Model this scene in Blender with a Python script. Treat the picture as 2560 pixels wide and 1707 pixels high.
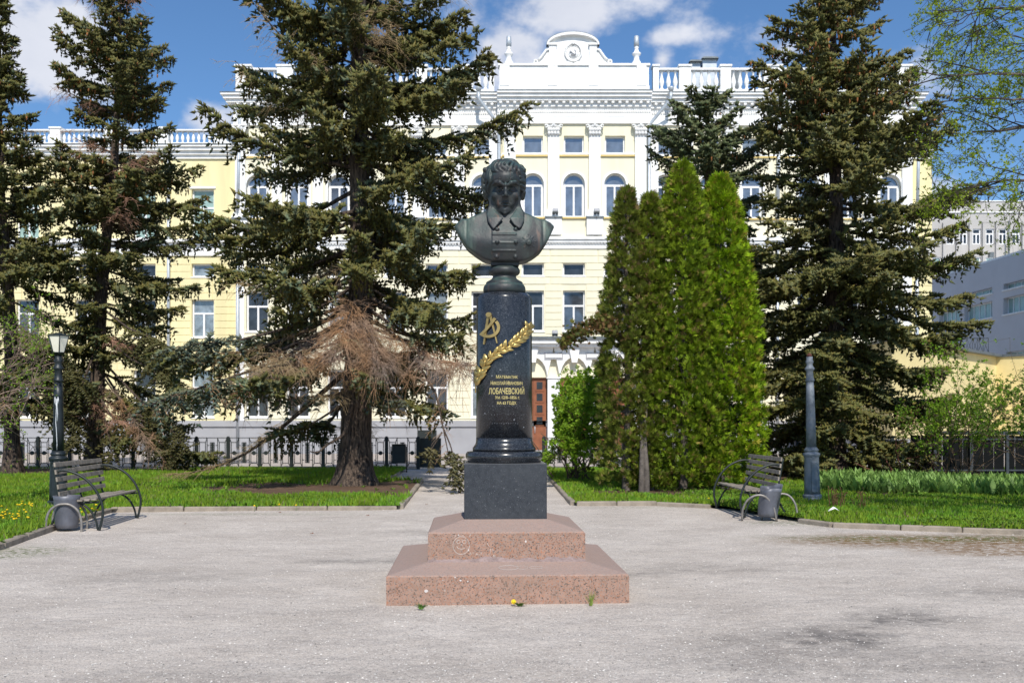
import bpy, math, random
import numpy as np
from mathutils import Vector, Matrix
R = math.radians
scene = bpy.context.scene
for o in list(bpy.data.objects): bpy.data.objects.remove(o)
COL = scene.collection

# ------------------------------------------------------------------ camera
EYE = 1.55
cam_d = bpy.data.cameras.new('camera'); cam = bpy.data.objects.new('camera', cam_d); COL.objects.link(cam)
cam.location = (0, 0, EYE); cam.rotation_euler = (R(90), 0, 0)
cam_d.lens = 35; cam_d.sensor_width = 36; cam_d.shift_y = 201.5/2560
cam_d.clip_start = .1; cam_d.clip_end = 3000
cam_d.dof.use_dof = True; cam_d.dof.focus_distance = 9.45; cam_d.dof.aperture_fstop = 3.6
scene.camera = cam

# ------------------------------------------------------------------ sky, clouds, sun, exposure
SUN_EL, SUN_AZ = 46.0, 6.0          # sun behind the camera, a little to its right
world = bpy.data.worlds.new('World'); scene.world = world; world.use_nodes = True
wt = world.node_tree; wt.nodes.clear()
wout = wt.nodes.new('ShaderNodeOutputWorld'); wbg = wt.nodes.new('ShaderNodeBackground')
sky = wt.nodes.new('ShaderNodeTexSky'); sky.sky_type = 'NISHITA'; sky.sun_disc = False
sky.sun_elevation = R(SUN_EL); sky.sun_rotation = R(180-SUN_AZ)
sky.air_density = 1.0; sky.dust_density = .25; sky.ozone_density = 4.5; sky.altitude = 200
SKY_STRENGTH = .105
wbg.inputs['Strength'].default_value = SKY_STRENGTH
wt.links.new(wbg.outputs[0], wout.inputs[0])
def wn(t, **kw):
    n = wt.nodes.new(t)
    for k, v in kw.items(): setattr(n, k, v)
    return n
def wlink(a, b): wt.links.new(a, b)
tc = wn('ShaderNodeTexCoord')
nz = wn('ShaderNodeTexNoise'); nz.inputs['Scale'].default_value = 9; nz.inputs['Detail'].default_value = 9; nz.inputs['Roughness'].default_value = .56
mpg = wn('ShaderNodeMapping'); mpg.inputs['Scale'].default_value = (1, 1, 1.5)
wlink(tc.outputs['Generated'], mpg.inputs[0]); wlink(mpg.outputs[0], nz.inputs['Vector'])
clouds = [(70,110,240,190,.85),(160,205,170,60,.75),(1380,15,215,100,1.05),(1270,105,150,85,.9),(1180,60,160,120,.7),(440,125,120,50,.62),(520,290,95,65,1.1),(1650,100,85,30,.62),
          (1655,150,40,50,.75),(2330,480,110,70,.75),(500,160,90,30,.4),(-500,250,300,150,.9),(3300,300,420,150,.9)]
acc = None
for (px, py, rx, ry, st) in clouds:
    c = Vector(((px-1280)/2489, 1, (1055-py)/2489)); L = c.length; c.normalize()
    sub = wn('ShaderNodeVectorMath', operation='SUBTRACT'); sub.inputs[1].default_value = c
    wlink(tc.outputs['Generated'], sub.inputs[0])
    mul = wn('ShaderNodeVectorMath', operation='MULTIPLY'); mul.inputs[1].default_value = (2489*L/rx, 2.0, 2489*L/ry)
    wlink(sub.outputs[0], mul.inputs[0])
    ln = wn('ShaderNodeVectorMath', operation='LENGTH'); wlink(mul.outputs[0], ln.inputs[0])
    mr = wn('ShaderNodeMapRange'); mr.inputs['From Min'].default_value = 1.25; mr.inputs['From Max'].default_value = 0; mr.inputs['To Max'].default_value = st
    wlink(ln.outputs['Value'], mr.inputs['Value'])
    if acc is None: acc = mr.outputs[0]
    else:
        mx = wn('ShaderNodeMath', operation='MAXIMUM'); wlink(acc, mx.inputs[0]); wlink(mr.outputs[0], mx.inputs[1]); acc = mx.outputs[0]
n2 = wn('ShaderNodeMapRange'); n2.inputs['From Min'].default_value = .3; n2.inputs['From Max'].default_value = .7; n2.inputs['To Min'].default_value = -.62; n2.inputs['To Max'].default_value = .55
n2.clamp = False
wlink(nz.outputs[0], n2.inputs['Value'])
ad = wn('ShaderNodeMath', operation='ADD'); wlink(acc, ad.inputs[0]); wlink(n2.outputs[0], ad.inputs[1])
cm = wn('ShaderNodeMapRange', interpolation_type='SMOOTHSTEP'); cm.inputs['From Min'].default_value = .08; cm.inputs['From Max'].default_value = .62; cm.inputs['To Max'].default_value = .96
wlink(ad.outputs[0], cm.inputs['Value'])
CLOUD = wn('ShaderNodeMix', data_type='RGBA')
CLOUD.inputs['A'].default_value = (4.6, 5.0, 6.0, 1); CLOUD.inputs['B'].default_value = (7.6, 7.7, 8.2, 1)
wlink(nz.outputs[0], CLOUD.inputs['Factor'])
tint = wn('ShaderNodeMix', data_type='RGBA', blend_type='MULTIPLY'); tint.inputs['Factor'].default_value = 1; tint.inputs['B'].default_value = (.76, .95, 1.08, 1)
wlink(sky.outputs[0], tint.inputs['A'])
mixc = wn('ShaderNodeMix', data_type='RGBA')
wlink(cm.outputs[0], mixc.inputs['Factor']); wlink(tint.outputs['Result'], mixc.inputs['A']); wlink(CLOUD.outputs['Result'], mixc.inputs['B'])
wlink(mixc.outputs['Result'], wbg.inputs['Color'])
sd = bpy.data.lights.new('sun', 'SUN'); sd.energy = 4.0; sd.angle = R(.53); sd.color = (1, .95, .86)
sun = bpy.data.objects.new('sun', sd); COL.objects.link(sun)
sv = Vector((math.sin(R(SUN_AZ))*math.cos(R(SUN_EL)), -math.cos(R(SUN_AZ))*math.cos(R(SUN_EL)), math.sin(R(SUN_EL))))
sun.rotation_euler = sv.to_track_quat('Z', 'Y').to_euler(); sun.location = (5, -20, 30)
scene.view_settings.view_transform = 'Standard'; scene.view_settings.look = 'None'
scene.view_settings.exposure = 0.24; scene.view_settings.gamma = 1; scene.view_settings.use_curve_mapping = False
scene.render.engine = 'CYCLES'

# ------------------------------------------------------------------ helpers
def PX(px, py, D): return Vector(((px-1280)/2489*D, D, EYE-(py-1055)/2489*D))   # a point of the photograph at distance D
def tag(o, label=None, cat=None, group=None, kind=None):
    if label: o['label'] = label
    if cat: o['category'] = cat
    if group: o['group'] = group
    if kind: o['kind'] = kind
    return o
def empty(name, loc=(0,0,0), rz=0):
    o = bpy.data.objects.new(name, None); COL.objects.link(o); o.location = loc; o.rotation_euler = (0,0,rz); return o
def link(name, me, parent=None, loc=None):
    o = bpy.data.objects.new(name, me); COL.objects.link(o)
    if parent: o.parent = parent
    if loc is not None: o.location = loc
    return o
def copy_tree(o, parent=None):
    c = o.copy(); COL.objects.link(c); c.parent = parent
    for ch in o.children: copy_tree(ch, c)
    return c
class MB:
    def __init__(s): s.v = []; s.f = []; s.sm = []
    def add(s, vs, fs, smooth=False):
        b = len(s.v); s.v += [tuple(v) for v in vs]
        for f in fs: s.f.append([b+i for i in f]); s.sm.append(smooth)
        return s
    def box(s, x0, x1, y0, y1, z0, z1, M=None):
        vs = [Vector((x,y,z)) for z in (z0,z1) for y in (y0,y1) for x in (x0,x1)]
        if M: vs = [M@v for v in vs]
        return s.add(vs, [(0,2,3,1),(4,5,7,6),(0,1,5,4),(2,6,7,3),(0,4,6,2),(1,3,7,5)])
    def bevbox(s, x0, x1, y0, y1, z0, z1, b=.01, M=None):
        vs = []
        for z, e in ((z0,b),(z0+b,0),(z1-b,0),(z1,b)):
            for (cx, cy, sx, sy) in ((x0,y0,1,1),(x1,y0,-1,1),(x1,y1,-1,-1),(x0,y1,1,-1)):
                vs.append(Vector((cx+sx*(e+b), cy+sy*e, z))); vs.append(Vector((cx+sx*e, cy+sy*(e+b), z)))
        if M: vs = [M@v for v in vs]
        o = [0,1,2,3,4,5,6,7]
        ring = [1,0,3,2,5,4,7,6]; ring = [1,0,2,3,5,4,6,7]
        seq = [1,0,2,3,5,4,6,7]   # walk round the octagon
        fs = []
        seq = [0,2,3,5,4,6,7,1]; seq = [0,2,3,5,4,6,7,1]
        for k in range(3):
            for i in range(8):
                a, c = seq[i], seq[(i+1)%8]
                fs.append((k*8+a, k*8+c, (k+1)*8+c, (k+1)*8+a))
        fs.append([seq[7-i] for i in range(8)]); fs.append([24+q for q in seq])
        return s.add(vs, fs)
    def prism(s, pts, d0, d1, axis='y', M=None):
        n = len(pts)
        if axis == 'y': vs = [Vector((x,d0,z)) for x,z in pts]+[Vector((x,d1,z)) for x,z in pts]
        elif axis == 'x': vs = [Vector((d0,x,z)) for x,z in pts]+[Vector((d1,x,z)) for x,z in pts]
        else: vs = [Vector((x,z,d0)) for x,z in pts]+[Vector((x,z,d1)) for x,z in pts]
        if M: vs = [M@v for v in vs]
        fs = [list(range(n)), list(range(2*n-1, n-1, -1))]+[(i, i+n, (i+1)%n+n, (i+1)%n) for i in range(n)]
        return s.add(vs, fs)
    def tube(s, pts, rad, n=8, cap=True, smooth=True):
        pts = [Vector(p) for p in pts]
        if not hasattr(rad, '__len__'): rad = [rad]*len(pts)
        vs = []; up = None
        for i, p in enumerate(pts):
            t = (pts[min(i+1,len(pts)-1)]-pts[max(i-1,0)]).normalized()
            if up is None:
                up = Vector((0,0,1)) if abs(t.z) < .9 else Vector((1,0,0))
            a = t.cross(up); a.normalize(); up = a.cross(t); up.normalize()
            for k in range(n):
                w = 2*math.pi*k/n; vs.append(p+(a*math.cos(w)+up*math.sin(w))*rad[i])
        fs = []
        for i in range(len(pts)-1):
            for k in range(n): fs.append((i*n+k, i*n+(k+1)%n, (i+1)*n+(k+1)%n, (i+1)*n+k))
        s.add(vs, fs, smooth)
        b = len(s.v)-len(vs)
        if cap:
            s.f.append([b+k for k in range(n)][::-1]); s.sm.append(False)
            s.f.append([b+(len(pts)-1)*n+k for k in range(n)]); s.sm.append(False)
        return s
    def lathe(s, prof, n=32, c=(0,0), M=None, smooth=True, sx=1, sy=1):
        vs = []
        for r, z in prof:
            for k in range(n):
                w = 2*math.pi*k/n; vs.append(Vector((c[0]+r*sx*math.cos(w), c[1]+r*sy*math.sin(w), z)))
        if M: vs = [M@v for v in vs]
        fs = []
        for i in range(len(prof)-1):
            for k in range(n): fs.append((i*n+k, i*n+(k+1)%n, (i+1)*n+(k+1)%n, (i+1)*n+k))
        s.add(vs, fs, smooth)
        b = len(s.v)-len(vs)
        s.f.append([b+k for k in range(n)][::-1]); s.sm.append(False)
        s.f.append([b+(len(prof)-1)*n+k for k in range(n)]); s.sm.append(False)
        return s
    def mesh(s, name, mat):
        me = bpy.data.meshes.new(name); me.from_pydata(s.v, [], s.f)
        me.polygons.foreach_set('use_smooth', s.sm)
        if mat: me.materials.append(mat)
        me.update(); return me
    def build(s, name, mat, parent=None, loc=None):
        return link(name, s.mesh(name, mat), parent, loc)
def npmesh(name, V, F, mat, tint=None, smooth=False):
    V = np.asarray(V, np.float32); F = np.asarray(F, np.int32); k = F.shape[1]
    me = bpy.data.meshes.new(name)
    me.vertices.add(len(V)); me.vertices.foreach_set('co', V.ravel())
    me.loops.add(F.size); me.loops.foreach_set('vertex_index', F.ravel())
    me.polygons.add(len(F)); me.polygons.foreach_set('loop_start', np.arange(0, F.size, k, dtype=np.int32))
    if smooth: me.polygons.foreach_set('use_smooth', np.ones(len(F), bool))
    if tint is not None:
        a = me.attributes.new('tint', 'FLOAT_COLOR', 'POINT')
        c = np.ones((len(V),4), np.float32); c[:,:3] = tint; a.data.foreach_set('color', c.ravel())
    me.materials.append(mat); me.update(); me.validate(); return me

# ------------------------------------------------------------------ materials
def newmat(name):
    m = bpy.data.materials.new(name); m.use_nodes = True
    nt = m.node_tree; b = nt.nodes['Principled BSDF']; return m, nt, b
def mat(name, col, rough=.7, metal=0, vary=.12, scale=6, bump=.0, bscale=60, detail=4, col2=None, streak=False, spec=None):
    m, nt, b = newmat(name)
    b.inputs['Roughness'].default_value = rough; b.inputs['Metallic'].default_value = metal
    if spec is not None: b.inputs['Specular IOR Level'].default_value = spec
    tcn = nt.nodes.new('ShaderNodeTexCoord'); mp = nt.nodes.new('ShaderNodeMapping')
    nt.links.new(tcn.outputs['Object'], mp.inputs[0])
    if streak: mp.inputs['Scale'].default_value = (1, 1, .12)
    n = nt.nodes.new('ShaderNodeTexNoise'); n.inputs['Scale'].default_value = scale; n.inputs['Detail'].default_value = detail; n.inputs['Roughness'].default_value = .6
    nt.links.new(mp.outputs[0], n.inputs['Vector'])
    cr = nt.nodes.new('ShaderNodeValToRGB'); c = np.array(col)
    lo = tuple(c*(1-vary)) if col2 is None else tuple(col2); hi = tuple(np.minimum(c*(1+vary*.6), 1)) if col2 is None else tuple(c)
    cr.color_ramp.elements[0].position = .3; cr.color_ramp.elements[0].color = (*lo, 1)
    cr.color_ramp.elements[1].position = .65; cr.color_ramp.elements[1].color = (*hi, 1)
    nt.links.new(n.outputs[0], cr.inputs[0]); nt.links.new(cr.outputs[0], b.inputs['Base Color'])
    if bump:
        n3 = nt.nodes.new('ShaderNodeTexNoise'); n3.inputs['Scale'].default_value = bscale; n3.inputs['Detail'].default_value = 5
        nt.links.new(tcn.outputs['Object'], n3.inputs['Vector'])
        bp = nt.nodes.new('ShaderNodeBump'); bp.inputs['Strength'].default_value = bump; bp.inputs['Distance'].default_value = .02
        nt.links.new(n3.outputs[0], bp.inputs['Height']); nt.links.new(bp.outputs[0], b.inputs['Normal'])
    return m
def tint_mat(name, rough=.75, trans=.2, spec=.25):
    m, nt, b = newmat(name)
    a = nt.nodes.new('ShaderNodeAttribute'); a.attribute_name = 'tint'
    nt.links.new(a.outputs['Color'], b.inputs['Base Color']); b.inputs['Roughness'].default_value = rough
    b.inputs['Specular IOR Level'].default_value = spec
    if trans:
        t = nt.nodes.new('ShaderNodeBsdfTranslucent'); mx = nt.nodes.new('ShaderNodeMixShader'); mx.inputs[0].default_value = trans
        nt.links.new(a.outputs['Color'], t.inputs[0]); nt.links.new(b.outputs[0], mx.inputs[1]); nt.links.new(t.outputs[0], mx.inputs[2])
        nt.links.new(mx.outputs[0], nt.nodes['Material Output'].inputs[0])
    return m
def granite(name, base, specks, scale, rough, bump=.05, dirt_and_top=None):
    m, nt, b = newmat(name); L = nt.links.new
    tcn = nt.nodes.new('ShaderNodeTexCoord')
    n = nt.nodes.new('ShaderNodeTexNoise'); n.inputs['Scale'].default_value = scale*.25; n.inputs['Detail'].default_value = 6
    L(tcn.outputs['Object'], n.inputs['Vector'])
    cr = nt.nodes.new('ShaderNodeValToRGB'); cr.color_ramp.elements[0].position = .35; cr.color_ramp.elements[0].color = (*base[0],1)
    cr.color_ramp.elements[1].position = .65; cr.color_ramp.elements[1].color = (*base[1],1); L(n.outputs[0], cr.inputs[0])
    cur = cr.outputs[0]
    for i, (c, sc, thr, hi) in enumerate(specks):
        v = nt.nodes.new('ShaderNodeTexNoise'); v.inputs['Scale'].default_value = scale*sc; v.inputs['Detail'].default_value = 3; v.inputs['Roughness'].default_value = .7
        mp = nt.nodes.new('ShaderNodeMapping'); mp.inputs['Location'].default_value = (3.1*i, 7.7*i, 1.3*i); L(tcn.outputs['Object'], mp.inputs[0]); L(mp.outputs[0], v.inputs['Vector'])
        mr = nt.nodes.new('ShaderNodeMapRange'); mr.inputs['From Min'].default_value = thr; mr.inputs['From Max'].default_value = thr+.04; mr.inputs['To Max'].default_value = hi
        L(v.outputs[0], mr.inputs['Value'])
        mx = nt.nodes.new('ShaderNodeMix'); mx.data_type = 'RGBA'; mx.inputs['B'].default_value = (*c,1); L(mr.outputs[0], mx.inputs['Factor']); L(cur, mx.inputs['A']); cur = mx.outputs['Result']
    if dirt_and_top:
        v = nt.nodes.new('ShaderNodeTexNoise'); v.inputs['Scale'].default_value = 3.0; v.inputs['Detail'].default_value = 6; L(tcn.outputs['Object'], v.inputs['Vector'])
        mr = nt.nodes.new('ShaderNodeMapRange'); mr.inputs['From Min'].default_value = .42; mr.inputs['From Max'].default_value = .75; mr.inputs['To Max'].default_value = dirt_and_top[1]; L(v.outputs[0], mr.inputs['Value'])
        mx = nt.nodes.new('ShaderNodeMix'); mx.data_type = 'RGBA'; mx.inputs['B'].default_value = (*dirt_and_top[0],1); L(mr.outputs[0], mx.inputs['Factor']); L(cur, mx.inputs['A']); cur = mx.outputs['Result']
        if len(dirt_and_top) > 2:   # faces that look upwards blend towards a lighter, greyer tone
            g = nt.nodes.new('ShaderNodeNewGeometry'); sp = nt.nodes.new('ShaderNodeSeparateXYZ'); L(g.outputs['Normal'], sp.inputs[0])
            mr = nt.nodes.new('ShaderNodeMapRange'); mr.inputs['From Min'].default_value = .5; mr.inputs['From Max'].default_value = .95; mr.inputs['To Max'].default_value = dirt_and_top[3]; L(sp.outputs[2], mr.inputs['Value'])
            mx = nt.nodes.new('ShaderNodeMix'); mx.data_type = 'RGBA'; mx.inputs['B'].default_value = (*dirt_and_top[2],1); L(mr.outputs[0], mx.inputs['Factor']); L(cur, mx.inputs['A']); cur = mx.outputs['Result']
    L(cur, b.inputs['Base Color']); b.inputs['Roughness'].default_value = rough
    if bump:
        n3 = nt.nodes.new('ShaderNodeTexNoise'); n3.inputs['Scale'].default_value = scale*1.2; L(tcn.outputs['Object'], n3.inputs['Vector'])
        bp = nt.nodes.new('ShaderNodeBump'); bp.inputs['Strength'].default_value = bump; bp.inputs['Distance'].default_value = .005
        L(n3.outputs[0], bp.inputs['Height']); L(bp.outputs[0], b.inputs['Normal'])
    return m
M = {}
M['white'] = mat('white_plaster', (.86,.855,.84), .85, vary=.12, scale=2.2, streak=True, detail=8)
M['yellow'] = mat('yellow_plaster', (.82,.765,.575), .9, vary=.10, scale=1.3, streak=True, detail=8)
M['yellow_wing'] = mat('yellow_wing_plaster', (.80,.71,.41), .9, vary=.12, scale=1.3, streak=True, detail=8)
M['yellow_annex'] = mat('yellow_annex_plaster', (.76,.63,.31), .9, vary=.12, scale=1.0, detail=8)
M['yellow_shaded'] = mat('yellow_plaster_shaded', (.72,.55,.22), .9, vary=.06, scale=.5)  # shaded copy of the yellow plaster, for the painted shadow below sills
M['greystone'] = mat('grey_render', (.36,.36,.38), .9, vary=.1, scale=.8)
M['concrete'] = mat('grey_concrete', (.42,.40,.38), .9, vary=.08, scale=.5)
M['concrete2'] = mat('bluish_render', (.58,.56,.57), .9, vary=.07, scale=.4)
M['winframe'] = mat('white_window_paint', (.82,.82,.83), .5, vary=.03)
M['glass'] = mat('window_glass', (.24,.27,.31), .05, metal=.5, vary=.4, scale=1.2, spec=.9)
M['glass_dark'] = mat('dark_window_glass', (.06,.068,.08), .07, metal=.4, vary=.6, scale=1.1, spec=.6)
M['glass_curtain'] = mat('glass_with_curtain', (.26,.30,.33), .12, metal=.2, vary=.5, scale=2.6, spec=.8, streak=False)
M['glass_dim'] = mat('dim_window_glass', (.13,.145,.17), .05, metal=.5, vary=.6, scale=.9, spec=.8)
M['glass_blind'] = mat('glass_with_pale_blind', (.30,.43,.40), .25, vary=.2, scale=2.0, spec=.6)
M['zinc'] = mat('zinc_pipe', (.50,.54,.58), .45, metal=.3, vary=.15, scale=3)
M['roofmetal'] = mat('grey_roof_metal', (.15,.17,.18), .5, metal=.4, vary=.3, scale=3)
M['door'] = mat('brown_door_wood', (.26,.09,.04), .5, vary=.25, scale=4)
M['iron'] = mat('black_iron_paint', (.014,.020,.019), .5, vary=.3, scale=9)
M['iron_grey'] = mat('worn_grey_iron', (.055,.063,.075), .5, vary=.3, scale=6, bump=.1)
M['lamp_grey'] = mat('bluish_grey_lamp_paint', (.16,.18,.205), .55, vary=.35, scale=7, bump=.15, bscale=25)
M['lamp_black'] = mat('black_lamp_paint', (.016,.022,.026), .45, vary=.4, scale=7, bump=.1)
M['rust'] = mat('rusty_stub', (.16,.05,.03), .8, vary=.3)
M['bin'] = mat('grey_bin_paint', (.135,.14,.165), .5, metal=.3, vary=.3, scale=5, bump=.12, bscale=12)
M['hoop'] = mat('worn_hoop_metal', (.26,.24,.22), .5, metal=.4, vary=.35, scale=14)
M['wood'] = mat('weathered_slat', (.26,.225,.185), .85, vary=.4, scale=10, bump=.4, bscale=40)
M['lampglass'] = mat('milky_lamp_glass', (.84,.80,.68), .35, vary=.04)
M['kerb'] = mat('kerb_concrete', (.29,.245,.195), .95, vary=.25, scale=7, bump=.4, bscale=60)
M['chalk'] = mat('white_chalk', (.62,.58,.54), .95, vary=.1)
M['paint_white'] = mat('dripped_white_paint', (.75,.77,.8), .6, vary=.05)
M['mortar'] = mat('lilac_grey_mortar', (.33,.25,.235), .95, vary=.22, scale=14, bump=.5, bscale=50)
M['pink'] = granite('pink_granite', ((.30,.17,.118),(.41,.235,.168)), [((.30,.25,.225),.8,.52,.8),((.05,.048,.045),.75,.565,.92),((.42,.15,.06),.5,.59,.6)], 95, .85, .12, dirt_and_top=((.24,.18,.14),.35,(.34,.265,.235),.6))
M['black'] = granite('black_granite', ((.012,.014,.018),(.023,.026,.031)), [((.11,.12,.135),1.4,.56,.55),((.24,.25,.27),.9,.66,.7)], 85, .22, 0)
M['blackrough'] = granite('black_granite_block', ((.018,.021,.027),(.032,.036,.043)), [((.09,.10,.12),1.3,.58,.5),((.26,.27,.29),.8,.66,.7)], 85, .42, .06, dirt_and_top=((.07,.075,.08),.3,(.16,.155,.15),.6))
M['gold'] = mat('gilded_bronze', (.55,.40,.14), .38, metal=.75, vary=.35, scale=14, bump=.25, bscale=50)
M['gold_dull'] = mat('dull_gilding', (.42,.31,.12), .5, metal=.6, vary=.25, scale=14)
M['goldtext'] = mat('gold_lettering', (.60,.50,.20), .55, metal=.2, vary=.15)
# spring-fresh bark and leaves
def bark():
    m, nt, b = newmat('spruce_bark'); L = nt.links.new; N = nt.nodes.new
    tcn = N('ShaderNodeTexCoord'); mp = N('ShaderNodeMapping'); mp.inputs['Scale'].default_value = (26,26,4.5); L(tcn.outputs['Object'], mp.inputs[0])
    n = N('ShaderNodeTexNoise'); n.inputs['Scale'].default_value = 1; n.inputs['Detail'].default_value = 5; n.inputs['Roughness'].default_value = .65; n.inputs['Distortion'].default_value = .6; L(mp.outputs[0], n.inputs['Vector'])
    cr = N('ShaderNodeValToRGB'); e = cr.color_ramp.elements; e[0].position = .40; e[0].color = (.020,.014,.011,1); e[1].position = .62; e[1].color = (.16,.115,.085,1); L(n.outputs[0], cr.inputs[0]); L(cr.outputs[0], b.inputs['Base Color'])
    b.inputs['Roughness'].default_value = .95; bp = N('ShaderNodeBump'); bp.inputs['Strength'].default_value = 1; bp.inputs['Distance'].default_value = .06; L(n.outputs[0], bp.inputs['Height']); L(bp.outputs[0], b.inputs['Normal']); return m
M['bark'] = bark()
M['bark_grey'] = mat('grey_bark', (.12,.10,.085), .95, vary=.45, scale=12, bump=.6, bscale=30)
M['needle'] = tint_mat('spruce_needles', .6, .12, .35)
M['scale'] = tint_mat('thuja_scale_leaves', .7, .25, .25)
M['leaf'] = tint_mat('young_leaves', .55, .35, .3)
M['twig'] = tint_mat('dead_twigs', .9, 0, .1)
M['grass'] = tint_mat('grass_blades', .6, .3, .2)
M['soil'] = tint_mat('lawn_soil', .95, 0, .1)
# bronze with green patina and streaks
def bronze():
    m, nt, b = newmat('patinated_bronze'); L = nt.links.new; N = nt.nodes.new
    tcn = N('ShaderNodeTexCoord')
    n1 = N('ShaderNodeTexNoise'); n1.inputs['Scale'].default_value = 4.5; n1.inputs['Detail'].default_value = 8; n1.inputs['Roughness'].default_value = .65; L(tcn.outputs['Object'], n1.inputs['Vector'])
    cr = N('ShaderNodeValToRGB'); e = cr.color_ramp.elements
    e[0].position = .32; e[0].color = (.018,.020,.021,1); e[1].position = .72; e[1].color = (.034,.052,.048,1)
    e.new(.45).color = (.035,.036,.038,1); e.new(.57).color = (.024,.031,.033,1)
    L(n1.outputs[0], cr.inputs[0])
    mp = N('ShaderNodeMapping'); mp.inputs['Scale'].default_value = (13,13,1.1); L(tcn.outputs['Object'], mp.inputs[0])
    n2 = N('ShaderNodeTexNoise'); n2.inputs['Scale'].default_value = 1; n2.inputs['Detail'].default_value = 6; L(mp.outputs[0], n2.inputs['Vector'])
    sx = N('ShaderNodeSeparateXYZ'); L(tcn.outputs['Object'], sx.inputs[0])
    ab = N('ShaderNodeMath'); ab.operation = 'ABSOLUTE'; L(sx.outputs[0], ab.inputs[0])
    sh = N('ShaderNodeMapRange'); sh.inputs['From Min'].default_value = .16; sh.inputs['From Max'].default_value = .42; sh.inputs['To Min'].default_value = .12; L(ab.outputs[0], sh.inputs['Value'])
    st = N('ShaderNodeMapRange'); st.inputs['From Min'].default_value = .45; st.inputs['From Max'].default_value = .68; L(n2.outputs[0], st.inputs['Value'])
    mu = N('ShaderNodeMath'); mu.operation = 'MULTIPLY'; L(st.outputs[0], mu.inputs[0]); L(sh.outputs[0], mu.inputs[1])
    mx = N('ShaderNodeMix'); mx.data_type = 'RGBA'; mx.inputs['B'].default_value = (.10,.145,.115,1); L(mu.outputs[0], mx.inputs['Factor']); L(cr.outputs[0], mx.inputs['A'])
    # verdigris where the surface looks up
    g = N('ShaderNodeNewGeometry'); gs = N('ShaderNodeSeparateXYZ'); L(g.outputs['Normal'], gs.inputs[0])
    up = N('ShaderNodeMapRange'); up.inputs['From Min'].default_value = .25; up.inputs['From Max'].default_value = .9; up.inputs['To Max'].default_value = .75; L(gs.outputs[2], up.inputs['Value'])
    n4 = N('ShaderNodeTexNoise'); n4.inputs['Scale'].default_value = 9; n4.inputs['Detail'].default_value = 6; L(tcn.outputs['Object'], n4.inputs['Vector'])
    u2 = N('ShaderNodeMapRange'); u2.inputs['From Min'].default_value = .38; u2.inputs['From Max'].default_value = .62; L(n4.outputs[0], u2.inputs['Value'])
    um = N('ShaderNodeMath'); um.operation = 'MULTIPLY'; L(up.outputs[0], um.inputs[0]); L(u2.outputs[0], um.inputs[1])
    m2 = N('ShaderNodeMix'); m2.data_type = 'RGBA'; m2.inputs['B'].default_value = (.075,.15,.135,1); L(um.outputs[0], m2.inputs['Factor']); L(mx.outputs['Result'], m2.inputs['A'])
    mp3 = N('ShaderNodeMapping'); mp3.inputs['Scale'].default_value = (22,22,.8); mp3.inputs['Location'].default_value = (5,1,2); L(tcn.outputs['Object'], mp3.inputs[0])
    n5 = N('ShaderNodeTexNoise'); n5.inputs['Scale'].default_value = 1; n5.inputs['Detail'].default_value = 5; L(mp3.outputs[0], n5.inputs['Vector'])
    rs = N('ShaderNodeMapRange'); rs.inputs['From Min'].default_value = .62; rs.inputs['From Max'].default_value = .74; rs.inputs['To Max'].default_value = .6; L(n5.outputs[0], rs.inputs['Value'])
    m3 = N('ShaderNodeMix'); m3.data_type = 'RGBA'; m3.inputs['B'].default_value = (.13,.075,.055,1); L(rs.outputs[0], m3.inputs['Factor']); L(m2.outputs['Result'], m3.inputs['A'])
    L(m3.outputs['Result'], b.inputs['Base Color']); b.inputs['Metallic'].default_value = .22; b.inputs['Roughness'].default_value = .52
    n6 = N('ShaderNodeTexNoise'); n6.inputs['Scale'].default_value = 40; n6.inputs['Detail'].default_value = 5; L(tcn.outputs['Object'], n6.inputs['Vector'])
    bp = N('ShaderNodeBump'); bp.inputs['Strength'].default_value = .25; bp.inputs['Distance'].default_value = .008; L(n6.outputs[0], bp.inputs['Height']); L(bp.outputs[0], b.inputs['Normal'])
    return m
M['bronze'] = bronze()
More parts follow.
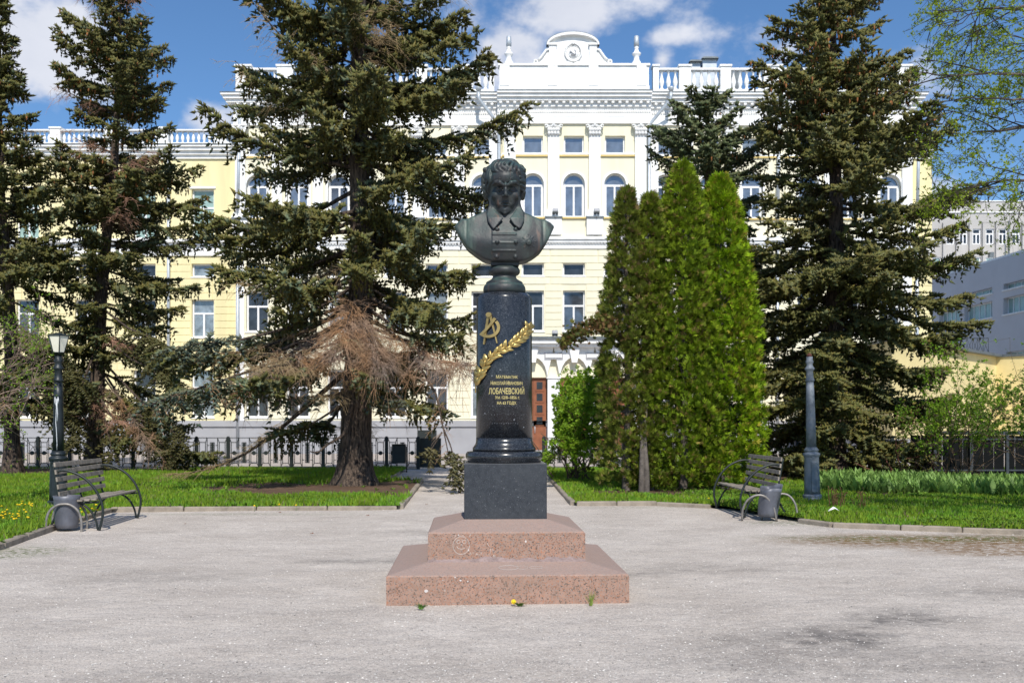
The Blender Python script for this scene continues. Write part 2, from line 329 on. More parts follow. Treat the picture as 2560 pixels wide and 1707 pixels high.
# ------------------------------------------------------------------ the monument
MON = Vector((-.075, 9.55, 0)); MROT = R(2.4)
mon = empty('monument', MON, MROT)
tag(mon, 'black granite column monument on stepped pink granite base with gilded laurel branch and lettering', 'monument')
def hexa(mb, b, t):       # b, t: four (x, y, z) corners, bottom and top
    return mb.add([*b, *t], [(3,2,1,0),(4,5,6,7),(0,1,5,4),(1,2,6,5),(2,3,7,6),(3,0,4,7)])
def step(z0, zf, zt, wo, wi, yj, name):
    # two slabs, front and back, with a joint at y = yj; the top slopes up from the rim to the block that stands on it
    def half(ya, yb, front):
        mb = MB(); g = .0025
        c = .012
        y0, y1 = ya, yb
        xo, xi = wo/2, wi/2
        ye = -xi if front else xi
        yo = -xo if front else xo
        yj_ = (yj-g) if front else (yj+g)
        # section rows from outer edge to the joint: (y, top z at x=+-xi, outer x)
        for (ra, rb) in (((yo,zf),(ye,zt)),((ye,zt),(yj_,zt))):
            (y_a, z_a), (y_b, z_b) = (ra, rb) if front else (rb, ra)
            def row(y, edge):
                zi = zt if edge != 'o' else zf
                return y, zi
            a_o = (abs(y_a-yo) < 1e-6); b_o = (abs(y_b-yo) < 1e-6)
            def prof(y, outer):
                xm = xo if outer else xi
                zm = zf if outer else zt
                return [(-xo,y,z0),(-xo,y,zf-c),(-xo+c,y,zf),(-xm if not outer else -xo+c*1.01,y,zm),(xm if not outer else xo-c*1.01,y,zm),(xo-c,y,zf),(xo,y,zf-c),(xo,y,z0)]
            P, Q = prof(y_a, a_o), prof(y_b, b_o)
            if a_o: P = [(x, y_a+(c if z > zf-c/2 else 0), z) for x,y,z in P]
            if b_o: Q = [(x, y_b-(c if z > zf-c/2 else 0), z) for x,y,z in Q]
            n = 8
            mb.add(P+Q, [list(range(n)), list(range(2*n-1,n-1,-1))]+[(i,(i+n),((i+1)%n)+n,(i+1)%n) for i in range(n)])
        return mb
    half(0,0,True).build('granite_slab', M['pink'], mon); half(0,0,False).build('granite_slab', M['pink'], mon)
step(-.03, .245, .312, 2.08, 1.40, .0, 'lower'); step(.300, .575, .658, 1.40, .763, .12, 'upper')
mb = MB()
random.seed(4)
pts = [(-.702,.3)]
n = 60; tops = []
for i in range(n+1):
    x = -.70+1.40*i/n; tops.append((x, .330+.006*math.sin(i*.7)+.014*random.random()+(.020 if 18 < i < 30 else 0)*math.sin((i-18)/12*math.pi)+(.014 if 44 < i < 56 else 0)))
mb.prism([(-.70,.306),*tops,(.70,.306)], -.708, -.699)
mb.build('mortar_strip', M['mortar'], mon)
MB().bevbox(-.3815,.3815,-.3815,.3815,.655,1.168,.004).build('base_block', M['blackrough'], mon)
MB().lathe([(.36,1.168),(.368,1.172),(.368,1.19),(.383,1.205),(.388,1.225),(.385,1.25),(.370,1.268),(.335,1.275)],96,sx=.955,sy=.955).build('base_torus', M['black'], mon)
MB().lathe([(.302,1.277),(.302,1.310),(.292,1.314),(.288,1.326),(.277,1.338),(.271,1.362),(.2695,1.40)],96).build('column_collar', M['black'], mon)
MB().lathe([(.269,1.40),(.2665,2.0),(.265,2.726),(.262,2.735),(.233,2.772),(.10,2.774)],128).build('column_shaft', M['black'], mon)
# lettering cut in the shaft, wrapped round it
COLR = .2672
def wrap(p, off=0.0, r=COLR):   # (s, z) in metres on the column front -> point
    a = p[0]/r
    return (math.sin(a)*(r+off), -math.cos(a)*(r+off), p[1])
zpx = lambda y, D=9.283: EYE-(y-1055)/2489*D
def col_s(px):                  # source pixel x -> arc length on the column
    v = max(-.97, min(.97, (px-1259)/70.0)); return math.asin(v)*COLR
def text_line(parts, cx, ytop, ybot, wpx):
    dg = []
    me_all = []
    x = 0
    for (t, k) in parts:
        cu = bpy.data.curves.new('tmp', 'FONT'); cu.body = t; cu.size = 1; cu.resolution_u = 3; cu.offset = .012
        ob = bpy.data.objects.new('tmp', cu); COL.objects.link(ob)
        bpy.context.view_layer.update()
        ev = ob.evaluated_get(bpy.context.evaluated_depsgraph_get()); me = ev.to_mesh()
        vs = [(v.co.x, v.co.y) for v in me.vertices]; fs = [list(p.vertices) for p in me.polygons]
        ev.to_mesh_clear(); bpy.data.objects.remove(ob)
        if not vs: x += .3; continue
        x0 = min(v[0] for v in vs); x1 = max(v[0] for v in vs)
        vs = [((v[0]-x0)*k+x, v[1]*k) for v in vs]; x += (x1-x0)*k+.07
        me_all.append((vs, fs))
    W = x-.07; allv = [v for vs,_ in me_all for v in vs]
    ymin = 0; ymax = .74
    mb = MB()
    for vs, fs in me_all:
        q = []
        for (vx, vy) in vs:
            px = cx+(vx/W-.5)*wpx; py = ybot+(ytop-ybot)*(vy-ymin)/(ymax-ymin)
            q.append(wrap((col_s(px), zpx(py)), .0012))
        mb.add(q, fs)
    mb.build('inscription', M['goldtext'], mon)
text_line([('М',1),('АТЕМАТИК',.82)], 1263.5, 937, 945.5, 53)
text_line([('Н',1),('ИКОЛАЙ',.86),(' ',1),('И',1),('ВАНОВИЧ',.86)], 1263, 952, 961.5, 78)
text_line([('ЛОБАЧЕВСКИЙ',1)], 1263, 969.5, 984.5, 87)
text_line([('У',1),('М.',.8),(' ',1),('12/II–1856 г.',1)], 1265, 989, 997, 61)
text_line([('НА 63 ГОДУ.',1)], 1263.5, 1003, 1010.5, 48)
# white specks in rows and an old scratch arc under the inscription
mb = MB(); random.seed(9)
dots = [(1182+random.random()*2+i*9.4*random.choice((1,1,.98)), 1014+random.uniform(-.6,.6)) for i in range(0,16)]+[(1200+i*6.6,1036+random.uniform(-1,1)) for i in range(0,19) if i%5!=3]+[(1228+i*5.6,1058+random.uniform(-.8,.8)) for i in range(12)]
dots += [(1247,924),(1285,884),(1227,939),(1281,1049),(1305,1068),(1210,1033)]
for i, (px, py) in enumerate(dots):
    if not 1192 < px < 1326: continue
    r = .0022+.0022*random.random() if i < len(dots)-6 else .0085
    cs, cz = col_s(px), zpx(py)
    mb.add([wrap((cs+r*math.cos(a)*random.uniform(.6,1), cz+r*math.sin(a)*random.uniform(.6,1)), .0015) for a in np.linspace(0,6.28,8)[:-1]], [list(range(7))])
mb.build('paint_speck', mat('grey_specks', (.20,.215,.235), .9), mon)['kind'] = 'stuff'
mb = MB(); arc = [(1202,1000),(1212,975),(1225,955),(1243,937),(1262,933),(1284,935),(1302,945),(1316,962),(1322,980)]
P = []
for i in range(len(arc)-1):
    for k in range(4):
        t = k/4; P.append((arc[i][0]*(1-t)+arc[i+1][0]*t, arc[i][1]*(1-t)+arc[i+1][1]*t))
mb.tube([wrap((col_s(x), zpx(y)), .0003) for x,y in P], .0012, 4)
mb.build('scratch', mat('pale_scratch', (.10,.105,.12), .9), mon)
# compass and protractor, gilded, standing off the shaft
def plate(poly, z_off, thick, name, m, parent):
    mb = MB(); n = len(poly)
    a = [wrap((col_s(x), zpx(y)), z_off+thick) for x,y in poly]; b = [wrap((col_s(x), zpx(y)), z_off) for x,y in poly]
    mb.add(a+b, [list(range(n)), list(range(2*n-1,n-1,-1))]+[(i,i+n,(i+1)%n+n,(i+1)%n) for i in range(n)])
    return mb.build(name, m, parent)
emb = lambda x, y: (1180+x/5.806, 760+y/5.806)
def strip(pts, w):
    L_, R_ = [], []
    for i, p in enumerate(pts):
        a = pts[max(i-1,0)]; c = pts[min(i+1,len(pts)-1)]; dx, dy = c[0]-a[0], c[1]-a[1]; l = math.hypot(dx,dy); ww = w[i] if hasattr(w,'__len__') else w
        L_.append((p[0]-dy/l*ww/2, p[1]+dx/l*ww/2)); R_.append((p[0]+dy/l*ww/2, p[1]-dx/l*ww/2))
    return L_, R_
def strip_plate(pts, w, off, th, name, m):
    L_, R_ = strip([emb(*p) for p in pts], [q/5.806 for q in w] if hasattr(w,'__len__') else w/5.806)
    mb = MB()
    for i in range(len(pts)-1):
        q = [L_[i], L_[i+1], R_[i+1], R_[i]]
        a = [wrap((col_s(x), zpx(y)), off+th) for x,y in q]; b = [wrap((col_s(x), zpx(y)), off) for x,y in q]
        mb.add(a+b, [(0,1,2,3),(7,6,5,4),(0,4,5,1),(1,5,6,2),(2,6,7,3),(3,7,4,0)])
    return mb.build(name, m, mon)
strip_plate([(228,165),(200,350),(168,578)], [30,26,16], .004, .010, 'compass_leg', M['gold_dull'])
strip_plate([(255,165),(300,350),(348,568)], [30,24,14], .004, .010, 'compass_leg', M['gold_dull'])
plate([emb(238+34*math.cos(a), 152+36*math.sin(a)) for a in np.linspace(0,2*math.pi,18)[:-1]], .004, .018, 'compass_hinge', M['gold_dull'], mon)
strip_plate([(135,440),(200,372),(270,290),(325,205)], [42,36,36,40], .013, .010, 'protractor_bar', M['gold_dull'])
arcp = [(150,438)]+[(235+128*math.cos(a)+8, 340+128*math.sin(a)) for a in np.linspace(2.35,-.75,14)]
strip_plate([(arcp[i][0], arcp[i][1]) for i in range(1,15)], 40, .012, .009, 'protractor_arc', M['gold_dull'])
# laurel branch: a stem and pointed leaves either side
stemz = [(42,1280),(60,1170),(95,1080),(140,960),(200,850),(290,755),(400,680),(520,610),(620,530),(700,460),(760,380),(795,300)]
def stem_at(t):
    f = t*(len(stemz)-1); i = min(int(f), len(stemz)-2); f -= i
    a, b = stemz[i], stemz[i+1]; return (a[0]*(1-f)+b[0]*f, a[1]*(1-f)+b[1]*f), math.atan2(b[1]-a[1], b[0]-a[0])
mb = MB(); mb.tube([wrap((col_s(emb(*stem_at(t)[0])[0]), zpx(emb(*stem_at(t)[0])[1])), .016) for t in np.linspace(0,.97,40)], np.linspace(.007,.003,40), 6)
mb.build('laurel_stem', M['gold'], mon)
def leaf(bx, by, ang, L, W, tilt):
    ns, nw = 7, 2; mb = MB(); top = []; 
    for i in range(ns+1):
        t = i/ns; w = W*math.sin(math.pi*min(1,t**.8))**.9*(1 if t < .98 else 0)
        cx = bx+math.cos(ang)*L*t; cy = by+math.sin(ang)*L*t
        h = .014+.016*math.sin(t*math.pi*.85)+tilt*t*.5
        for k, (s_, hh) in enumerate(((-1,-.010),(-.5,.001),(0,-.004),(.5,.001),(1,-.010))):
            p = emb(cx-math.sin(ang)*w*s_*.5, cy+math.cos(ang)*w*s_*.5); top.append(wrap((col_s(p[0]), zpx(p[1])), h+hh))
    bot = [(v[0]*.985, v[1]*.985, v[2]) for v in top]
    n = len(top); fs = []
    for i in range(ns):
        for k in range(4):
            a = i*5+k; fs.append((a,a+1,a+6,a+5)); fs.append((n+a+5,n+a+6,n+a+1,n+a))
    mb.add(top+bot, fs, True); return mb.build('laurel_leaf', M['gold'], mon)
random.seed(12)
for side in (-1, 1):
    N_ = 17 if side < 0 else 15
    for i in range(N_):
        t = .09+.86*i/(N_-1); (x, y), a = stem_at(t)
        spread = .70 if side < 0 else .56
        Lf = (142 if side < 0 else 150)*random.uniform(.85,1.1)*(.85 if t > .8 else 1)
        leaf(x, y, a+side*spread*random.uniform(.75,1.2), Lf, 56*random.uniform(.85,1.15), random.uniform(0,.012))
        if i % 2 == 0: leaf(x, y, a+side*.22*random.uniform(.6,1.3), Lf*.85, 38, random.uniform(.006,.016))
leaf(*stem_at(.96)[0], stem_at(.96)[1]-.05, 105, 42, .01)
# chalk drawings on the pink steps (flat marks)
def mon_local(px, py, plane):      # plane 'up': upper step front, 'top': lower step top
    if plane == 'up': D = 9.55-.703
    return ((px-1280)/2489*D+.075, -.7005, EYE-(py-1055)/2489*D)
zs = 3.5636
def up(zx, zy): return mon_local(940+zx/zs, 1260+zy/zs, 'up')
mb = MB()
def chalk(pts, r=.0018): mb.tube([(*up(*p)[:1], -.7005, up(*p)[2]) for p in pts], r, 4)
ring = [(730+74*math.cos(a), 365+79*math.sin(a)) for a in np.linspace(0,2*math.pi,26)]
chalk(ring, .0017); chalk([(705+15*math.cos(a), 333+15*math.sin(a)) for a in np.linspace(0,6.28,10)]); chalk([(757+17*math.cos(a), 333+15*math.sin(a)) for a in np.linspace(0,6.28,10)])
chalk([(690,372),(705,392),(735,398),(765,388)]); chalk([(727,350),(742,358),(725,370)]); chalk([(672,300),(680,275)]); chalk([(760,285),(742,275)]); chalk([(800,300),(812,268)])
for s_ in ([(805,452),(812,425),(822,448),(835,425),(840,450)],[(858,460),(866,432),(880,455)],[(862,448),(878,445)],[(905,425),(908,455)],[(960,345),(985,385)],[(992,392),(992,455)],[(1012,400),(1015,425)],[(1018,450),(1018,488)],[(1030,450),(1030,480)]):
    chalk(s_, .0018)
mb.build('chalk_drawing', M['chalk'], mon)['kind'] = 'stuff'
mb = MB()
for (px, py, r) in ((1305,333,.012),(705,272,.008),(795,407,.009),(597,328,.004)):
    q = up(px, py); mb.add([(q[0]+r*math.cos(a)*(.7+.3*math.sin(3*a)), -.7025, q[2]+r*math.sin(a)) for a in np.linspace(0,6.28,9)[:-1]], [list(range(8))])
def lo(zx, zy): D = 9.55-1.042; px, py = 940+zx/zs, 1260+zy/zs; return ((px-1280)/2489*D+.075, -1.0415, EYE-(py-1055)/2489*D)
for (px, py, r) in ((403,767,.014),(772,684,.006),(660,648,.006),(550,672,.003),(570,766,.004),(708,675,.008)):
    q = lo(px, py); mb.add([(q[0]+r*math.cos(a)*1.2, -1.0425, q[2]+r*math.sin(a)) for a in np.linspace(0,6.28,9)[:-1]], [list(range(8))])
mb.build('paint_spot', mat('whitish_spot', (.6,.55,.52), .9), mon)['kind'] = 'stuff'
mb = MB()
for (cx, cy, rx, ry) in ((.01,-.86,.145*.6,.055),(.13,-.86,.05,.045),(.25,-.86,.06,.03)):
    sl = (.312-.245)/(1.04-.70)
    mb.tube([(cx+rx*math.cos(a), cy+ry*math.sin(a), .245+(cy+ry*math.sin(a)+1.04)*sl+.0015) for a in np.linspace(0,6.28,18)], .0014 if cx < .1 else .0007, 4)
mb.build('chalk_ring', M['chalk'], mon)['kind'] = 'stuff'

# bronze socle and bust
BZ = 3.070
bust = empty('portrait_bust', (MON.x+.002, MON.y, 2.738), MROT)
tag(bust, 'green patinated bronze bust of a frowning man in high collared coat atop the column', 'bust')
k_ = .000881; q_ = lambda zy: (1300-zy)*k_+(BZ-2.738)    # zoom y -> local z
prof = [(.188,.037),(.198,.044),(.204,.075),(.199,.106),(.186,.126),(.176,.131),(.178,.143),(.168,.155),(.146,.166),(.122,.182),(.110,.202),(.116,.214),(.134,.223),(.148,.24),(.150,.262),(.140,.284),(.122,.296),(.10,.30)]
MB().lathe(prof, 64).build('socle', M['bronze'], bust)
MB().bevbox(-.130,.137,-.10,.10,.298,.336,.006).build('socle_plate', M['bronze'], bust)

U = .0881; VX = .070
gx = np.arange(-5.7,5.75,VX,dtype=np.float32); gy = np.arange(-4.0,3.1,VX,dtype=np.float32); gz = np.arange(-.25,11.75,VX,dtype=np.float32)
F = np.full((len(gx),len(gy),len(gz)), 9, np.float32)
def win(lo_, hi_, m):
    s = []
    for g, a, b in zip((gx,gy,gz), lo_, hi_):
        i0 = max(0, int((a-m-g[0])/VX)); i1 = min(len(g), int((b+m-g[0])/VX)+2); s.append(slice(i0, max(i1,i0+1)))
    X, Y, Z = gx[s[0]][:,None,None], gy[s[1]][None,:,None], gz[s[2]][None,None,:]
    return tuple(s), X, Y, Z
def smin(a, b, k):
    h = np.maximum(k-np.abs(a-b), 0)/k; return np.minimum(a,b)-h*h*k*.25
def put(s, d, k, sub=False):
    if sub: F[s] = -smin(-F[s], d, k)
    else: F[s] = smin(F[s], d, k)
HEAD = False
def bow(p): return (p[0], p[1]+(7.15-p[2])*.19, p[2]) if HEAD else tuple(p)
def ell(c, r, k=.1, sub=False, m=1.2):
    c = bow(c)
    s, X, Y, Z = win([c[i]-r[i] for i in range(3)], [c[i]+r[i] for i in range(3)], m if not sub else .6)
    k0 = np.sqrt(((X-c[0])/r[0])**2+((Y-c[1])/r[1])**2+((Z-c[2])/r[2])**2)
    k1 = np.sqrt(((X-c[0])/r[0]**2)**2+((Y-c[1])/r[1]**2)**2+((Z-c[2])/r[2]**2)**2)+1e-6
    put(s, k0*(k0-1)/k1, k, sub)
def cap(a, b, ra, rb, k=.1, sub=False, m=.6):
    a = np.array(bow(a), np.float32); b = np.array(bow(b), np.float32); rm = max(ra, rb)
    s, X, Y, Z = win(np.minimum(a,b)-rm, np.maximum(a,b)+rm, m)
    d = b-a; L2 = float((d*d).sum())+1e-6
    t = np.clip(((X-a[0])*d[0]+(Y-a[1])*d[1]+(Z-a[2])*d[2])/L2, 0, 1)
    put(s, np.sqrt((X-a[0]-t*d[0])**2+(Y-a[1]-t*d[1])**2+(Z-a[2]-t*d[2])**2)-(ra+(rb-ra)*t), k, sub)
def chain(pts, rs, k=.06, sub=False):
    for i in range(len(pts)-1): cap(pts[i], pts[i+1], rs[i], rs[i+1], k, sub)
Z_ = lambda zy: (1300-zy)/100.0
X_ = lambda zx: (zx-785)/100.0
# torso: outline in (x, z) swept with a rounded chest
outl = [(640,1300),(950,1300),(1010,1290),(1090,1250),(1170,1190),(1240,1085),(1290,985),(1325,908),(1280,865),(1215,835),(1180,838),(1090,800),(1000,765),(960,700),(950,600),(620,600),(615,690),(600,740),(520,775),(430,812),(375,840),(335,835),(290,862),(240,915),(275,985),(330,1080),(385,1160),(480,1230),(560,1280)]
poly = np.array([(X_(a), Z_(b)) for a,b in outl], np.float32)
for _ in range(1):
    poly = np.stack([poly*.88+np.roll(poly,-1,0)*.12, poly*.12+np.roll(poly,-1,0)*.88],1).reshape(-1,2)
PXg, PZg = np.meshgrid(gx, gz, indexing='ij')
dmin = np.full(PXg.shape, 1e9, np.float32); ins = np.zeros(PXg.shape, bool)
for i in range(len(poly)):
    a = poly[i]; b = poly[(i+1)%len(poly)]; d = b-a
    t = np.clip(((PXg-a[0])*d[0]+(PZg-a[1])*d[1])/(d@d), 0, 1)
    dmin = np.minimum(dmin, np.hypot(PXg-a[0]-t*d[0], PZg-a[1]-t*d[1]))
    c = ((a[1] <= PZg)&(b[1] > PZg))|((b[1] <= PZg)&(a[1] > PZg))
    ins ^= c&(PXg < a[0]+(PZg-a[1])/(b[1]-a[1]+1e-9)*d[0])
d2 = np.where(ins, -dmin, dmin)
def yfront(x, z):
    base = 1.15+1.15*np.exp(-((z-2.0)/2.3)**2)
    side = np.sqrt(np.clip(1-(x/6.6)**2, .02, 1))
    y = -base*side
    y = y+.07*np.exp(-((np.abs(x)-4.12)/.12)**2)*(z > 1)            # sleeve seam
    fold = ((x > -1.42)&(x < 1.2)).astype(np.float32)
    y = y-.09*fold*(np.exp(-((z-2.78)/.10)**2)+np.exp(-((z-1.02)/.10)**2)+.7*np.exp(-((z-1.85)/.09)**2))
    y = y-.055*(x > -1.42)*np.clip((3.4-x)/2.2,0,1)                         # overlapping front panel
    y = y-.035*np.sin(x*2.2+z*1.3)*np.sin(z*1.7-x)
    return y
yf = yfront(PXg, PZg).astype(np.float32)
yb = (1.3*np.sqrt(np.clip(1-(PXg/6.0)**2,.02,1))).astype(np.float32)
def smax(a, b, k): return -smin(-a, -b, k)
Yg = gy[None,:,None]
T = smax(smax(d2[:,None,:], yf[:,None,:]-Yg, .28), Yg-yb[:,None,:], .3)
F = smin(F, T.astype(np.float32), .05)
# hollow back so that it reads as a cast bust
# neck and stock
cap((0,.2,3.6),(0,-.1,6.6),1.45,1.35,.25)
for i in range(2,5):
    zz = 4.6+i*.33; cap((-1.35,-.55+.0*i,zz+.75),(0,-1.62-.02*i,zz-.1),.16,.2,.08); cap((1.35,-.55,zz+.75),(0,-1.62-.02*i,zz-.1),.16,.2,.08)
# standing collar with two long points
def collar(pts, sgn):
    global F
    P = np.array([(X_(a), Z_(b)) for a,b in pts], np.float32)
    dm = np.full(PXg.shape, 1e9, np.float32); inn = np.zeros(PXg.shape, bool)
    for i in range(len(P)):
        a = P[i]; b = P[(i+1)%len(P)]; d = b-a
        t = np.clip(((PXg-a[0])*d[0]+(PZg-a[1])*d[1])/(d@d), 0, 1)
        dm = np.minimum(dm, np.hypot(PXg-a[0]-t*d[0], PZg-a[1]-t*d[1]))
        c = ((a[1] <= PZg)&(b[1] > PZg))|((b[1] <= PZg)&(a[1] > PZg))
        inn ^= c&(PXg < a[0]+(PZg-a[1])/(b[1]-a[1]+1e-9)*d[0])
    dd = np.where(inn, -dm, dm)
    ys = -(2.28-.52*np.abs(PZg-3.2)**.9*.55-.16*np.maximum(np.abs(PXg)-.8,0)**1.6*.9)
    ys = np.minimum(ys, yfront(PXg,PZg)-.14)*1.0
    ys = np.where(PZg > 4.6, ys*(1-.22*(PZg-4.6)), ys)
    d3 = smax(dd[:,None,:], np.abs(Yg-ys[:,None,:].astype(np.float32))-.13, .07)
    d3b = smax(dd[:,None,:]+.18, np.abs(Yg-(ys[:,None,:].astype(np.float32)+.5))-.5, .1)
    F = smin(F, np.minimum(d3,d3b).astype(np.float32), .03)
collar([(622,672),(655,720),(700,780),(765,850),(712,915),(664,972),(640,950),(600,880),(588,800),(605,720)], -1)
collar([(950,622),(935,690),(890,770),(832,850),(880,920),(937,962),(962,940),(992,870),(990,780),(965,700)], 1)
# head: skull, face wedge, jaw
HEAD = True
cen = np.array((-.02,.05,8.75))
ell(cen, (2.0,2.30,2.22), .2)
ell((.02,-.65,7.5), (1.58,1.62,2.1), .35)
ell((.02,-.75,6.2), (1.12,1.15,1.2), .4)
cap((-1.42,-.1,7.2),(-.50,-1.35,5.75),.40,.38,.35); cap((1.46,-.1,7.2),(.54,-1.35,5.75),.40,.38,.35)
ell((.03,-1.78,5.50), (.46,.36,.34), .22)                      # chin
ell((.01,-1.50,8.75), (1.50,1.15,1.0), .35)                    # forehead
for s_ in (-1,1):
    c0 = .03
    ell((s_*.98+c0,-1.80,7.0), (.50,.42,.42), .35)             # cheekbone
    ell((s_*.66+c0,-1.86,6.35), (.30,.32,.5), .3)
    ell((s_*.70+c0,-2.60,7.56), (.58,.66,.38), .10, True)      # socket
    ell((s_*.70+c0,-1.90,7.58), (.36,.34,.25), .05)            # eyeball
    chain([(s_*1.12+c0,-1.92,7.56),(s_*.8+c0,-2.24,7.72),(s_*.40+c0,-2.16,7.62)], [.06,.08,.06], .06)
    chain([(s_*1.12+c0,-1.98,7.44),(s_*.76+c0,-2.24,7.33),(s_*.38+c0,-2.22,7.46)], [.05,.06,.05], .08)
    chain([(s_*1.38+c0,-2.05,7.98),(s_*1.05+c0,-2.55,8.20),(s_*.62+c0,-2.82,8.08),(s_*.20+c0,-2.86,7.84)], [.10,.17,.20,.15], .15)
    chain([(s_*.34+c0,-2.62,6.86),(s_*.50+c0,-2.40,6.60),(s_*.60+c0,-2.12,6.15)], [.03,.045,.03], .14, True)
    ell((s_*.25+c0,-2.56,6.78), (.16,.22,.16), .10)            # nostril wing
    ell((s_*.13+c0,-2.82,6.62), (.07,.10,.06), .03, True)
    ell((s_*1.92,.0,7.6), (.22,.42,.58), .1)                   # ear
    chain([(s_*.13+c0,-2.86,8.35),(s_*.19+c0,-2.80,8.0)], [.03,.05], .08, True)
for zz, w in ((8.48,.85),(8.66,.98),(8.84,1.0),(9.02,.9)):
    chain([(-w,-2.28,zz+.06),(-.45,-2.60,zz-.03),(0,-2.66,zz-.08),(.45,-2.60,zz-.03),(w,-2.28,zz+.06)], [.02,.035,.035,.035,.02], .07, True)
chain([(.03,-2.64,8.0),(.04,-2.80,7.4),(.05,-2.90,6.90)], [.13,.15,.20], .16)     # nose
ell((.05,-2.86,6.82), (.19,.2,.17), .1)
chain([(-.36,-2.08,6.14),(-.12,-2.33,6.22),(.04,-2.35,6.18),(.2,-2.33,6.22),(.44,-2.08,6.14)], [.04,.08,.075,.08,.04], .09)
chain([(-.30,-2.08,5.98),(.04,-2.28,5.92),(.38,-2.08,5.98)], [.04,.095,.04], .09)
chain([(-.42,-2.10,6.05),(.04,-2.40,6.07),(.50,-2.10,6.05)], [.02,.035,.02], .05, True)
ell((.04,-2.22,5.76), (.34,.14,.08), .10, True)
# hair
def sk(zx, zy, lift=0, front=True):
    x, z = X_(zx), Z_(zy); r = np.array((2.05,2.36,2.25)); qq = 1-((x-cen[0])/r[0])**2-((z-cen[2])/r[2])**2
    y = cen[1]-r[1]*math.sqrt(max(qq,.0))-lift
    return (x, y, z)
def lock(pts, r0, lift=.05, k=.03):
    P = [sk(a,b,lift) for a,b in pts]; n = len(P)
    Q = []
    for i in range(n-1):
        p0 = np.array(P[max(i-1,0)]); p1 = np.array(P[i]); p2 = np.array(P[i+1]); p3 = np.array(P[min(i+2,n-1)])
        for t in (0,.33,.66): Q.append(.5*((2*p1)+(-p0+p2)*t+(2*p0-5*p1+4*p2-p3)*t*t+(-p0+3*p1-3*p2+p3)*t**3))
    Q.append(np.array(P[-1])); m_ = len(Q)
    chain(Q, [r0*(.45+.75*math.sin(math.pi*(.12+.8*i/(m_-1)))) for i in range(m_)], k)
ell((0,.25,9.25), (2.22,2.35,1.93), .15)
top = [[(760,205),(690,240),(652,300),(662,352)],[(790,200),(715,245),(675,300),(690,355),(735,372)],[(815,205),(750,250),(715,300),(735,350),(790,385)],[(840,212),(790,248),(752,290),(775,335),(830,388)],
 [(860,222),(820,262),(800,300),(832,335),(815,372)],[(665,352),(720,320),(775,322),(800,350),(780,372)],[(880,235),(858,285),(846,330),(868,375),(845,392)],[(905,245),(898,300),(880,345),(890,372)],
 [(925,250),(935,290),(912,330)],[(880,205),(925,240),(960,290)],[(740,195),(680,215),(640,262),(632,310)],[(820,190),(880,200),(935,235)],[(780,190),(835,195),(870,215)]]
for i, p in enumerate(top): lock(p, .17, .06)
lside = [[(650,250),(600,290),(575,350),(585,410)],[(640,280),(612,330),(600,390),(615,440)],[(610,280),(570,340),(553,400),(560,460),(590,500)],[(632,330),(622,390),(628,450),(620,500)],[(575,380),(555,440),(560,500),(590,545)],[(600,430),(590,490),(605,540),(625,565)],[(625,470),(612,520),(630,560)],[(560,440),(556,490),(575,530)]]
for p in lside: lock(p, .20, .12)
rside = [[(920,250),(970,262),(995,300)],[(935,290),(985,300),(1004,335)],[(930,325),(985,330),(1008,372)],[(940,360),(990,365),(1010,410)],[(945,400),(992,402),(1010,445)],[(950,440),(994,442),(1006,482)],[(955,478),(992,480),(998,515)],[(958,512),(985,518),(985,552)],[(925,300),(935,345),(955,385)],[(965,350),(1000,352),(985,390)],[(962,425),(1000,428),(985,465)]]
for p in rside: lock(p, .165, .16)
for zy in (300,360,420,480,530):
    cap((-2.12,-.2,Z_(zy)),(-2.0,.8,Z_(zy+40)),.26,.26,.08); cap((2.08,-.2,Z_(zy)),(2.0,.8,Z_(zy+40)),.26,.26,.08)
random.seed(3)
for i in range(46):                    # crown and back
    a = random.uniform(.45,math.pi-.45); e = random.uniform(-.25,1.2)
    pts = []
    for j in range(4):
        ee = e-.22*j; aa = a+.12*j*random.uniform(-1,1)
        pts.append((2.14*math.cos(aa)*math.cos(ee), .2+2.35*math.sin(aa)*math.cos(ee), 8.9+2.25*math.sin(ee)))
    chain(pts, [.12,.2,.18,.08], .05)
ell((0,1.0,7.1), (1.5,1.3,1.3), .3)
# buttons and the star order
HEAD = False
for (bx, by) in ((700,968),(898,965),(700,1108),(900,1108),(696,1257),(897,1257)):
    x, z = X_(bx), Z_(by); y = float(yfront(np.float32(x), np.float32(z))); ell((x,y-.06,z), (.21,.16,.21), .02)
sx_, sz_ = X_(1037), Z_(1105)
ysr = lambda x, z: float(yfront(np.float32(x), np.float32(z)))-.02
for i in range(24):
    a = 2*math.pi*i/24; rr = .82 if i % 3 == 0 else .55+.12*(i % 2)
    x1, z1 = sx_+rr*math.cos(a+.13), sz_+rr*math.sin(a+.13)
    cap((sx_,ysr(sx_,sz_)-.02,sz_),(x1,ysr(x1,z1),z1),.09,.035,.02,m=.3)
ell((sx_,ysr(sx_,sz_)-.06,sz_), (.32,.13,.32), .02)
for a in np.linspace(0,2*math.pi,15)[:-1]:
    x1, z1 = sx_+.27*math.cos(a), sz_+.27*math.sin(a); x2, z2 = sx_+.27*math.cos(a+.45), sz_+.27*math.sin(a+.45)
    cap((x1,ysr(x1,z1)-.14,z1),(x2,ysr(x2,z2)-.14,z2),.045,.045,.02,m=.3)
ell((sx_,ysr(sx_,sz_)-.17,sz_), (.10,.06,.10), .02)

